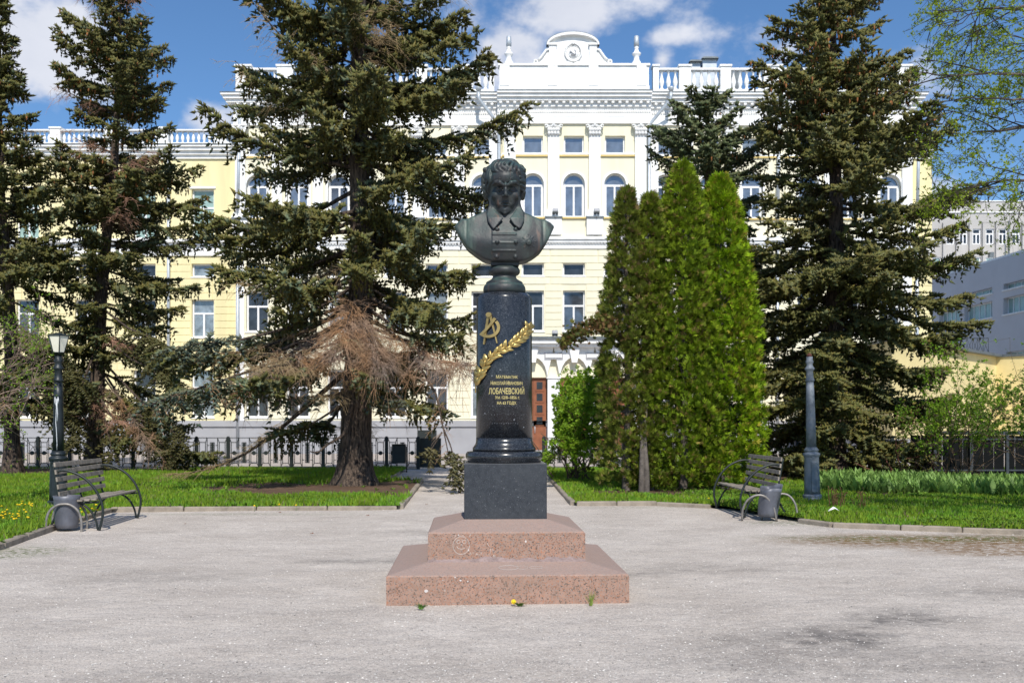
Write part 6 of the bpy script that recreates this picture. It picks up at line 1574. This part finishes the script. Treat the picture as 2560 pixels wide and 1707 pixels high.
# hanging green bough by the path and the low bough on the left, parts of the big spruce
def bough(root, pts, rad, n, seed, greens=True, dead_n=0, spread=.5, col=(.055,.075,.05)):
    rng = np.random.RandomState(seed); np.random.seed(seed); base = np.array(root.location); P = np.array([np.array(p)-base for p in pts]); 
    V, F_ = tubes_np([(P, np.linspace(rad,rad*.3,len(P)))], 6); o = link('bough', npmesh('bough', V, F_, M['bark'], smooth=True), root)
    t = np.linspace(0,1,len(P)); SP, SD, SL, SC_ = [],[],[],[]; DT = []
    for i in range(n):
        tt = rng.uniform(.35,1)**.8; q = np.array([np.interp(tt,t,P[:,k]) for k in range(3)]); d = unit(rng.normal(0,1,3)*[1,.7,.45]+[0,-.1,-.45]); l = rng.uniform(.25,1)*spread; m = max(2,int(l/.08)); s_ = (np.arange(m)+.5)/m; crv = q+d*l*s_[:,None]-np.array([0,0,1.])*(.45*l*s_**2)[:,None]
        c0 = np.array(col)*rng.uniform(.6,1.4); side = unit(np.cross(d,[0,0,1.]))
        for sg in (-1,1): SP.append(crv); SD.append(unit(d+side*sg*.8+rng.normal(0,.2,(m,3)))); SL.append(rng.uniform(.10,.16,m)); SC_.append(c0*rng.uniform(.8,1.2,(m,1)))
        SP.append(crv); SD.append(d+np.array([0,0,.6])+rng.normal(0,.2,(m,3))); SL.append(rng.uniform(.08,.13,m)); SC_.append(c0*rng.uniform(.8,1.2,(m,1)))
        DT.append((crv, np.full(m,.005)))
    if SP:
        SP, SD, SL, SC_ = map(np.concatenate, (SP,SD,SL,SC_)); V, F_, C = shoots_np(SP,SD,SL,SL*.2+.006,SC_,SC_*.5+NTIP*.5); link('bough_needles', npmesh('bough_needles', V, F_, M['needle'], C), root)['kind'] = 'stuff'
    for i in range(dead_n):
        tt = rng.uniform(.22,1); q = np.array([np.interp(tt,t,P[:,k]) for k in range(3)]); d = unit(rng.normal(0,1,3)*[1,1,.6]+[0,-.2,-.15]); l = rng.uniform(.3,.9)*spread; s_ = np.linspace(0,1,5)[:,None]; crv = q+d*l*s_-np.array([0,0,1.])*l*.6*s_**2; DT.append((crv,.0068*(1-.7*s_[:,0])))
        for _ in range(5): kk = rng.randint(1,4); d2 = unit(d+rng.normal(0,.6,3)); l2 = l*rng.uniform(.2,.5); s3 = np.linspace(0,1,3)[:,None]; DT.append((crv[kk]+d2*l2*s3-np.array([0,0,1.])*l2*.4*s3**2, .005*(1-.6*s3[:,0])))
    V, F_ = tubes_np(DT, 3); gm = np.clip(fbm(V[:,0],V[:,2],2.5,seed+4)*2.4-.7,0,1)[:,None]; cc = ((np.array([[.47,.27,.14]])*gm+np.array([[.34,.26,.21]])*(1-gm)) if dead_n else np.array([[.09,.06,.04]]))*(.6+.7*fbm(V[:,0],V[:,2],1.5,seed))[:,None]; link('bough_twigs', npmesh('bough_twigs', V, F_, M['twig'], cc), root)['kind'] = 'stuff'
bough(big, [(-3.7,24,3.4),PX(1040,900,22.8),PX(1090,985,22.3),PX(1108,1070,22.0),PX(1120,1130,21.8)], .04, 0, 5, dead_n=26, spread=.5)
bough(big, [PX(1108,1070,22.0),PX(1125,1110,21.9),PX(1140,1160,21.8),PX(1148,1205,21.8)], .02, 36, 6, spread=.42, col=(.075,.078,.045))
bough(big, [PX(1105,1080,22.0),PX(1080,1120,21.9),PX(1065,1150,21.9)], .02, 15, 7, spread=.38, col=(.085,.080,.045))
bough(big, [(-3.7,24,2.75),PX(860,985,23.2),PX(800,990,22.6),PX(740,995,22.2),PX(690,1005,21.9)], .03, 34, 8, spread=.42, col=(.08,.12,.10))
bough(big, [(-3.7,23.9,2.9),PX(930,985,22.6),PX(960,1000,22.2),PX(1010,1000,22)], .03, 24, 9, spread=.42, col=(.06,.085,.07))
bough(big, [(-3.7,24,3.6),PX(760,880,22.5),PX(660,930,21.8),PX(600,985,21.3)], .024, 30, 10, dead_n=130, spread=.7, col=(.07,.09,.06))
bough(big, [(-3.7,24,4.2),PX(700,900,22.6),PX(560,950,21.6),PX(450,985,20.9),PX(380,1010,20.5)], .045, 44, 12, dead_n=20, spread=.62, col=(.085,.125,.105))
bough(big, [(-3.7,24,4.9),PX(720,820,22.6),PX(600,850,21.8),PX(500,860,21.2),PX(430,870,20.9)], .045, 56, 13, spread=.62, col=(.085,.125,.105))
bough(big, [(-3.7,23.8,3.9),PX(905,800,22.4),PX(930,860,21.9),PX(960,920,21.6)], .03, 0, 14, dead_n=190, spread=1.0)
bough(big, [(-3.7,23.8,4.6),PX(880,770,22.4),PX(860,830,21.9),PX(830,900,21.6)], .03, 0, 15, dead_n=190, spread=1.05)
bough(big, [(-3.7,23.8,3.7),PX(1000,850,22.8),PX(1090,900,22.2),PX(1180,915,21.8)], .03, 0, 16, dead_n=210, spread=1.0)
bough(big, [(-3.7,23.8,4.1),PX(780,860,22.8),PX(700,920,22.2),PX(640,980,21.8)], .03, 0, 17, dead_n=210, spread=1.0)
t2 = [o for o in bpy.data.objects if o.name == 'spruce_tree.001'][0]; t1 = [o for o in bpy.data.objects if o.name == 'spruce_tree'][0]
bough(t2, [(-12.9,31,3.2),PX(300,1000,30),PX(340,1060,29.4),PX(385,1120,29)], .03, 0, 21, dead_n=110, spread=.75)
bough(t2, [(-12.9,31,3.6),PX(350,1000,30),PX(420,1060,29.5),PX(470,1130,29.2)], .04, 70, 22, spread=.75, col=(.040,.048,.022))
bough(t2, [(-12.9,31,2.9),PX(265,1060,30),PX(275,1100,29.4),PX(280,1140,29)], .03, 26, 24, spread=.5, col=(.085,.085,.035))
bough(t2, [(-12.9,31,4.4),PX(330,900,30),PX(400,930,29.5),PX(450,960,29.2)], .04, 70, 25, spread=.8, col=(.045,.055,.024))
bough(t2, [(-12.9,31,5.2),PX(320,820,30),PX(390,850,29.5),PX(450,900,29.2)], .04, 90, 28, spread=.9, col=(.045,.055,.022))
bough(t2, [(-12.9,31,3.4),PX(330,1040,30),PX(400,1110,29.6),PX(440,1150,29.4)], .04, 80, 29, spread=.8, col=(.040,.048,.022))
bough(t2, [(-12.9,31,4.0),PX(210,950,30),PX(180,1000,29.6),PX(165,1060,29.4)], .04, 70, 30, spread=.7, col=(.042,.050,.022))
bough(t1, [(-14.9,29.5,4.6),PX(110,860,28.9),PX(170,920,28.6),PX(200,980,28.4)], .04, 80, 31, spread=.85, col=(.045,.055,.022))
bough(t1, [(-14.9,29.5,3.6),PX(100,960,28.9),PX(150,1030,28.5),PX(190,1110,28.3)], .04, 80, 26, spread=.75, col=(.040,.048,.022))
bough(t1, [(-14.9,29.5,3.2),PX(20,960,28.9),PX(10,1010,28.5)], .04, 40, 27, dead_n=30, spread=.7, col=(.055,.065,.028))
mb = MB(); mb.tube(smooth_path([Vector(p)-big.location for p in ((-3.8,23.7,2.0),PX(860,1082,22.9),PX(820,1110,22.6),PX(795,1130,22.4),PX(775,1128,22.3))]), np.linspace(.045,.012,17), 6); mb.build('broken_branch', M['bark'], big)
# spruce behind the thujas and the big right-hand one
spruce('shorter bluish spruce rising behind the bright thujas', (5.9,30,0), pprof([(240,1750,1800),(262,1700,1850),(300,1660,1870),(360,1630,1900),(430,1590,1915),(500,1640,1910),(620,1660,1920),(760,1700,1920),(900,1700,1920),(1000,1700,1900)],30,lambda y: 1772), 11.4, .22, 135, 31, dens=1.15, zmin=1.2, hang=1.1, cones=(7.5,60), hue=(.064,.092,.040), tip=(.20,.21,.07))
spruce('dense broad spruce on the right behind the grey lamp post', (8.75,27,0), pprof([(-120,2050,2090),(-30,1985,2170),(60,1945,2225),(150,1935,2290),(250,1900,2310),(330,1875,2340),(420,1860,2380),(500,1840,2400),(600,1820,2420),(700,1810,2430),(780,1820,2430),(900,1820,2410),(1000,1820,2390),(1100,1850,2380),(1150,1880,2360)],27,lambda y: 2087), 14.2, .34, 165, 41, dens=1.1, zmin=.35, bare_in=.10, hang=.85, cones=(9.4,620), hue=(.072,.086,.022), tip=(.29,.235,.05), blue=(.07,.092,.042))
# ------------------------------------------------------------------ thujas
def thuja(label, loc, h, rad, seed, n, mixc, prof=None, trunk=True, zlow=.15):
    rng = np.random.RandomState(seed); root = empty('thuja_tree', loc); tag(root, label, 'thuja tree', 'columnar thujas by the right bench')
    per = 10; nc = n//per; n = nc*per
    z = zlow+(h-zlow)*rng.rand(nc)**.9; u = z/h; env = rad*np.interp(u, [0,.06,.3,.6,.8,.93,1], [.80,1.0,1,.84,.60,.33,.06])
    a = rng.uniform(0,2*math.pi,nc); lump = .72+.42*fbm(a*1.6+seed, z*1.3, 1.0, seed)+.20*fbm(a*4+seed, z*3.5, 1.0, seed+5); rr = env*lump*rng.uniform(.4,1.05,nc)**.5
    tc0 = np.repeat(np.stack([rr*np.cos(a), rr*np.sin(a), z],1),per,0); a = np.repeat(a,per); rad_ = unit(rng.normal(0,.62,(n,3))+np.stack([np.cos(a)*.75,np.sin(a)*.75,np.full(n,.55)],1)); P = tc0+rad_*rng.uniform(.0,.10,(n,1)); z = P[:,2]
    tuftc = np.repeat(rng.uniform(.5,1.4,(nc,1)),per,0)
    out = np.stack([np.cos(a),np.sin(a),np.zeros(n)],1); D = unit(rad_*.8+out*.15+np.array([0,0,.35])+rng.normal(0,.16,(n,3)))
    S = unit(np.cross(D, unit(rng.normal(0,1,(n,3))+out*0)));  L = rng.uniform(.09,.16,n)
    V, C = [], []; mossy = fbm(a*1.3+seed, z*.9, 1.0, seed+9)
    g = np.clip(rng.rand(n)*.6+.6*(mossy-.35),0,1)[:,None]; A_, B_, Br = (np.array(c) for c in mixc)
    col = A_*(1-g)+B_*g; isb = (rng.rand(n) < .10+.35*np.clip(mossy-.5,0,1)*2*(1 if len(mixc) > 2 else 0))[:,None]; col = np.where(isb, Br, col)*rng.uniform(.8,1.2,(n,1))*tuftc
    for j in (-1,0,1):                                   # flattened fronds of a spray
        d = unit(D+S*j*.55); l = L*(1-.2*abs(j)); w = unit(np.cross(d, np.cross(D,S)))*(L*.095)[:,None]; b = P
        V.append(np.stack([b, b+d*(l*.55)[:,None]-w, b+d*l[:,None], b+d*(l*.55)[:,None]+w],1)); C.append(np.repeat((col*rng.uniform(.85,1.15,(n,1)))[:,None],4,1))
    V = np.concatenate(V).reshape(-1,3); C = np.concatenate(C).reshape(-1,3)
    link('crown', npmesh('crown', V, np.arange(len(V)).reshape(-1,4), M['scale'], C), root)['kind'] = 'stuff'
    W = []
    for i in range(90):
        zz = rng.uniform(.1,h*.9); an = rng.uniform(0,6.28); e = rad*.75*np.interp(zz/h,[0,.6,1],[1,.8,.1]); s_ = np.linspace(0,1,4)[:,None]; W.append((np.array([0,0,zz])+np.array([math.cos(an)*e,math.sin(an)*e,e*.9])*s_, .014*(1.1-s_[:,0])))
    W.append((np.array([[0,0,-.1],[.05,0,h*.3],[.0,.03,h*.7],[0,0,h*.97]]), np.array([.11,.08,.05,.01])))
    V, F_ = tubes_np(W, 5); link('trunk', npmesh('trunk', V, F_, M['bark_grey'], smooth=True), root)
    return root
# young green, yellow green, brownish
dull = ((.10,.135,.018),(.22,.25,.03),(.24,.17,.07)); bright = ((.13,.23,.008),(.34,.47,.012),(.28,.24,.03))
thuja('leftmost slender thuja of the row, brownish with a bare forked trunk', (2.50,21.8,0), 6.6, .55, 3, 12500, dull, zlow=.12)
thuja('second slender thuja from the left, its narrow tip beside the first', (3.02,21.8,0), 6.5, .50, 4, 11500, ((.115,.165,.015),(.26,.31,.025),(.24,.17,.06)), zlow=.12)
thuja('tallest thuja of the row, third from the left, with pointed top', (3.78,22.0,0), 7.2, .86, 5, 24000, ((.12,.195,.012),(.30,.38,.016),(.24,.18,.05)))
thuja('rightmost thuja, bright yellow green and broad, beside the big spruce', (4.66,22.3,0), 7.0, .90, 6, 24000, bright)
th = [o for o in bpy.data.objects if o.name == 'thuja_tree'][0]; fork = Vector((3.30-th.location.x, 21.2-th.location.y, 0))
mb = MB()
for (x1, x2) in ((0,.10),(.10,.16)):
    mb.tube(smooth_path([fork+Vector(q) for q in ((2.75+x1-3.30, 20.65-21.2+.5, -.05),(2.76+x1-3.30,-.05,.5),(2.68+x2-3.30,.1,1.2),(2.6+x2*2-3.30,.35,2.2))]), np.linspace(.075,.03,13), 8)
mb.build('bare_stem', M['bark_grey'], th)
# arching browned thuja branch
def frond_cloud(name, parent, pts, n, spread, mixc, seed, size=(.07,.14)):
    rng = np.random.RandomState(seed); pts = np.array(pts); t = rng.rand(n)*(len(pts)-1); i = np.minimum(t.astype(int),len(pts)-2); f = (t-i)[:,None]; c = pts[i]*(1-f)+pts[i+1]*f
    sp = np.interp(t/(len(pts)-1),[0,.3,.8,1],spread)[:,None]; P = c+rng.normal(0,.42,(n,3))*sp; D = unit(rng.normal(0,.6,(n,3))+[-.2,-.2,.3]); S = unit(np.cross(D, rng.normal(0,1,(n,3)))); L = rng.uniform(*size,n); V, C = [], []; A_, B_, Br = (np.array(c_) for c_ in mixc)
    g = rng.rand(n,1); col = A_*(1-g)+B_*g; col = np.where(rng.rand(n,1) < .42, Br, col)*rng.uniform(.75,1.3,(n,1))
    for j in range(-2,3):
        d = unit(D+S*j*.42); l = L*(1-.16*abs(j)); w = unit(np.cross(d, np.cross(D,S)))*(L*.115)[:,None]; V.append(np.stack([P, P+d*(l*.55)[:,None]-w, P+d*l[:,None], P+d*(l*.55)[:,None]+w],1)); C.append(np.repeat(col[:,None],4,1))
    V = np.concatenate(V).reshape(-1,3); o = link(name, npmesh(name, V, np.arange(len(V)).reshape(-1,4), M['scale'], np.concatenate(C).reshape(-1,3)), parent); o['kind'] = 'stuff'; return o
thl = [o for o in bpy.data.objects if o.name.startswith('thuja_tree')][0]; lo_ = np.array(thl.location)
arch = [np.array(PX(*p))-lo_ for p in ((1570,870,21.8),(1545,820,21.5),(1505,808,21.3),(1470,822,21.2),(1435,840,21.1),(1405,862,21.1))]
frond_cloud('arching_branch', thl, arch, 950, [.10,.24,.24,.14], ((.07,.09,.02),(.17,.16,.035),(.19,.11,.045)), 2)
V, F_ = tubes_np([(np.array(arch)-[0,0,.05], np.linspace(.03,.008,6))], 5); link('arching_stem', npmesh('arching_stem', V, F_, M['bark_grey'], smooth=True), thl)
# ------------------------------------------------------------------ leafy shrubs and the broadleaf tree
def shrub(name, label, cat, loc, stems, gens, leafn, leafs, cols, seed, group=None, droop=.0, spread=1.0, barkc=(.12,.085,.06), box=None, zleaf=0, soft=False):
    """branching stems; each tip carries small leaves.  stems: list of (dir, len, radius)"""
    rng = np.random.RandomState(seed); root = empty(name, loc); tag(root, label, cat, group); W = []; LP = []
    def grow(p, d, L, r, g):
        n = (3 if g == gens else 4) if g > 1 else 6; s_ = np.linspace(0,1,n)[:,None]; d = unit(np.asarray(d,float)); bend = rng.normal(0,.18,3)+np.array([0,0,-droop]); C = p+d*L*s_+bend*L*.5*s_**2+rng.normal(0,.02*L,(n,3))*s_
        if box is not None and g >= 1 and not box(C[-1]+np.array(loc)+(rng.normal(0,.22,3) if soft else 0)): return
        W.append((C, r*(1-.5*s_[:,0])))
        if g >= gens-2:
            for _ in range(max(1,int(leafn*(1 if g == gens else .4)))):
                LP.append(C[rng.randint(1,n)]+rng.normal(0,.035,3)*L*1.2)
        if g < gens:
            for _ in range(rng.randint(3,6)):
                k = rng.randint(max(1,n//2),n); d2 = unit(d+rng.normal(0,.55*spread,3)); grow(C[k], d2, L*rng.uniform(.45,.75), r*.55, g+1)
    for (p, d, L, r) in stems: grow(np.array(p,float), d, L, r, 0)
    V, F_ = tubes_np(W, 3); link('branches', npmesh('branches', V, F_, M['twig'], np.array([barkc])*(.7+.6*fbm(V[:,0],V[:,2],3,seed))[:,None]), root)['kind'] = 'stuff'
    P = np.array(LP); P = P[P[:,2] > zleaf*(.8+.4*rng.rand(len(P)))]; n = len(P); D = unit(rng.normal(0,1,(n,3))+[0,0,.25]); S = unit(np.cross(D,rng.normal(0,1,(n,3)))); L = rng.uniform(*leafs,n)[:,None]
    V = np.stack([P, P+D*L*.5-S*L*.3, P+D*L, P+D*L*.5+S*L*.3],1).reshape(-1,3); g = rng.rand(n,1); c = np.array(cols[0])*(1-g)+np.array(cols[1])*g
    link('leaves', npmesh('leaves', V, np.arange(n*4).reshape(-1,4), M['leaf'], np.repeat(c,4,0)), root)['kind'] = 'stuff'
    print(label[:20], 'leaves', n, 'twigs', len(W)); return root
G1, G2 = (.10,.22,.015), (.20,.32,.03)
def up_stems(n, L, sp, seed, r=.02):
    rg = np.random.RandomState(seed); return [((rg.normal(0,.15*sp),rg.normal(0,.12),0),(rg.normal(0,.55)*sp,rg.normal(0,.4),1),L*rg.uniform(.7,1.1),r) for _ in range(n)]
shrub('leafy_shrub', 'round bright green shrub between the monument and the thujas', 'shrub', (1.65,25.5,0), up_stems(22,1.55,1.35,1), 3, 40, (.04,.08), ((.15,.30,.015),(.28,.42,.03)), 2, spread=1.15, box=lambda p: p[2] < 3.0 and p[0] < 2.7 and p[0] > (1.05 if p[2] > 1.1 else .62))
shrub('leafy_shrub', 'large light green shrub at the right, in front of the yellow annex', 'shrub', (11.0,24.6,0), up_stems(15,1.75,1.1,3), 3, 22, (.035,.07), ((.12,.25,.015),(.25,.38,.02)), 5, spread=1.15, zleaf=.95, box=lambda p: p[2] < 3.45 and p[0]/p[1] > .405)
shrub('leafy_shrub', 'darker green shrub cut by the right picture edge', 'shrub', (12.7,23.2,0), up_stems(12,1.7,1.2,6), 3, 20, (.035,.07), ((.06,.14,.012),(.15,.25,.02)), 8, spread=1.1, zleaf=1.0, box=lambda p: p[2] < 3.0 and p[0]/p[1] > .46)
shrub('leafy_shrub', 'low twiggy shrub with red stems beside the right spruce', 'shrub', (9.9,25.2,0), up_stems(8,1.2,1.3,9), 3, 14, (.035,.065), (G1,(.18,.28,.02)), 10, spread=1.2, zleaf=.7, barkc=(.16,.07,.05), box=lambda p: p[2] < 2.2 and p[0]/p[1] > .385)
shrub('budding_shrub', 'twiggy budding shrub with few pale leaves at the left picture edge', 'shrub', (-9.7,17.9,0), [((0,0,0),(.1,0,1),1.6,.04),((.1,0,0),(-.1,0,1),1.7,.035)]+[((.2*k-.9,.1,1.5+.25*(k%4)),(1.3-.5*(k%3),.1*(k%2),.5),1.35,.02) for k in range(9)], 3, 5, (.03,.055), ((.14,.25,.015),(.24,.36,.03)), 13, spread=.95, barkc=(.26,.19,.15), droop=.25, box=lambda p: p[2] < 4.4 and (p[0]/p[1]) < -.455)
# broadleaf tree whose trunk stands outside the frame on the right; its crown also shades the right lawn
stems = []; rg = np.random.RandomState(4); TL = np.array((10.3,12.3,0.)); LIMBS = []
def arc(p0, p1, lift, n=12):
    t = np.linspace(0,1,n)[:,None]; w = rg.normal(0,.10,(n,3))*np.sin(t*math.pi); return p0*(1-t)+p1*t+np.array([0,0,1.])*lift*np.sin(t*math.pi)+w+rg.normal(0,.25,3)*np.sin(t*2*math.pi)*.5
for (px, py, D_, zt_) in ((2440,40,13.8,5.6),(2390,190,13.4,4.6),(2430,330,13.9,4.0),(2520,450,13.5,3.4),(2500,-60,13.2,6.4),(2530,250,12.9,4.4),(2540,130,14.3,5.2)):
    P = arc(np.array([0,0,zt_]), np.array(PX(px,py,D_))-TL, .55); LIMBS.append((P, np.linspace(.075,.012,12)))
    for k in range(7):
        i = rg.randint(4,12); d = unit(P[min(i,11)]-P[i-1])+rg.normal(0,.55,3); stems.append((P[i], d, rg.uniform(.6,1.0), .013))
for (x, y, z) in ((8.6,10.9,6.9),(8.0,11.6,7.4),(9.4,10.4,6.5),(10.2,11.4,7.2),(9.0,12.2,8.0),(11.2,10.8,6.9),(12.0,11.6,7.4),(7.4,10.8,7.0)):
    P = arc(np.array([0,0,z-2.6]), np.array((x,y,z))-TL, .3); LIMBS.append((P, np.linspace(.08,.02,12)))
    stems.append((P[-1], (rg.uniform(-.8,.2),rg.uniform(-.6,.4),rg.uniform(0,.4)), 1.35, .03))
LIMBS.append((np.array([[0,0,-.1],[.05,0,3],[.0,0,5],[.1,0,7.5],[0,0,9.5]]), np.array([.28,.22,.18,.12,.05])))
tr = shrub('broadleaf_tree', 'light green budding broadleaf tree reaching in from the upper right edge', 'broadleaf tree', tuple(TL), stems, 3, 13, (.018,.042), ((.17,.27,.012),(.34,.42,.03)), 14, spread=.95, droop=.22, soft=True, barkc=(.055,.045,.04), box=lambda p: (p[0]/p[1]) > .405 or p[2] > 1.6+.43*p[1])
V, F_ = tubes_np(LIMBS, 8); link('trunk', npmesh('trunk', V, F_, M['bark_grey'], smooth=True), tr)
# leafy perennials along the right fence; last year's red stems
def perennials(P0, n, seed):
    rng = np.random.RandomState(seed); px = rng.uniform(2055,2600,n); tt = rng.rand(n); D = 20.5+tt*4.0+ (px-2300)/300*-1.0; x = (px-1280)/2489*D; y = D; V, C = [], []
    for j in range(6):
        a = rng.uniform(0,6.28,n); L = rng.uniform(.14,.38,n)*(.75+.5*fbm(x,y,1.5,3)); w = L*rng.uniform(.09,.15,n); h = L*rng.uniform(.45,1.05,n); d = np.stack([np.cos(a),np.sin(a)],1); s_ = np.stack([-np.sin(a),np.cos(a)],1); b = np.stack([x,y],1)
        o_ = (L*.5)[:,None]; z0 = np.full(n,.05)
        q = [np.c_[b,z0], np.c_[b+d*o_*.45-s_*w[:,None],z0+h*.6], np.c_[b+d*o_*1.0,z0+h], np.c_[b+d*o_*.45+s_*w[:,None],z0+h*.6]]
        V.append(np.stack(q,1).reshape(-1,3)); C.append(np.repeat(np.array([[.24,.39,.09]])*rng.uniform(.6,1.3,(n,1)),4,0))
    V = np.concatenate(V); return link('leafy_perennials', npmesh('leafy_perennials', V, np.arange(len(V)).reshape(-1,4), M['leaf'], np.concatenate(C)))
tag(perennials(None, 2600, 5), 'band of upright broad green leaves along the back of the right lawn', 'perennials', kind='stuff')
rng = np.random.RandomState(3)
for (c, n) in ((2095,22),(2150,10)):
    W = []
    for i in range(n):
        x, y = G(c+rng.uniform(-22,22), 1268+rng.uniform(-4,4), .05); h = rng.uniform(.12,.34); s_ = np.linspace(0,1,4)[:,None]
        W.append((np.array([x,y,.04])+np.array([rng.normal(0,.04),0,h])*s_+rng.normal(0,.006,(4,3))*s_, .006*(1.1-.4*s_[:,0])))
        W.append((W[-1][0][-1]+np.array([rng.normal(0,.03),rng.normal(0,.03),.03])*np.linspace(0,1,3)[:,None], np.array([.006,.011,.003])))
    V, F_ = tubes_np(W, 4); o = link('red_shoots', npmesh('red_shoots', V, F_, M['twig'], np.tile([[.17,.095,.05]],(len(V),1))))
    tag(o, 'larger clump of reddish brown shoots on the right lawn' if n > 15 else 'smaller clump of reddish shoots right of the larger one', 'plant', kind='stuff')
# trees that stand out of view behind and beside the camera are not built; far tree line hides the horizon
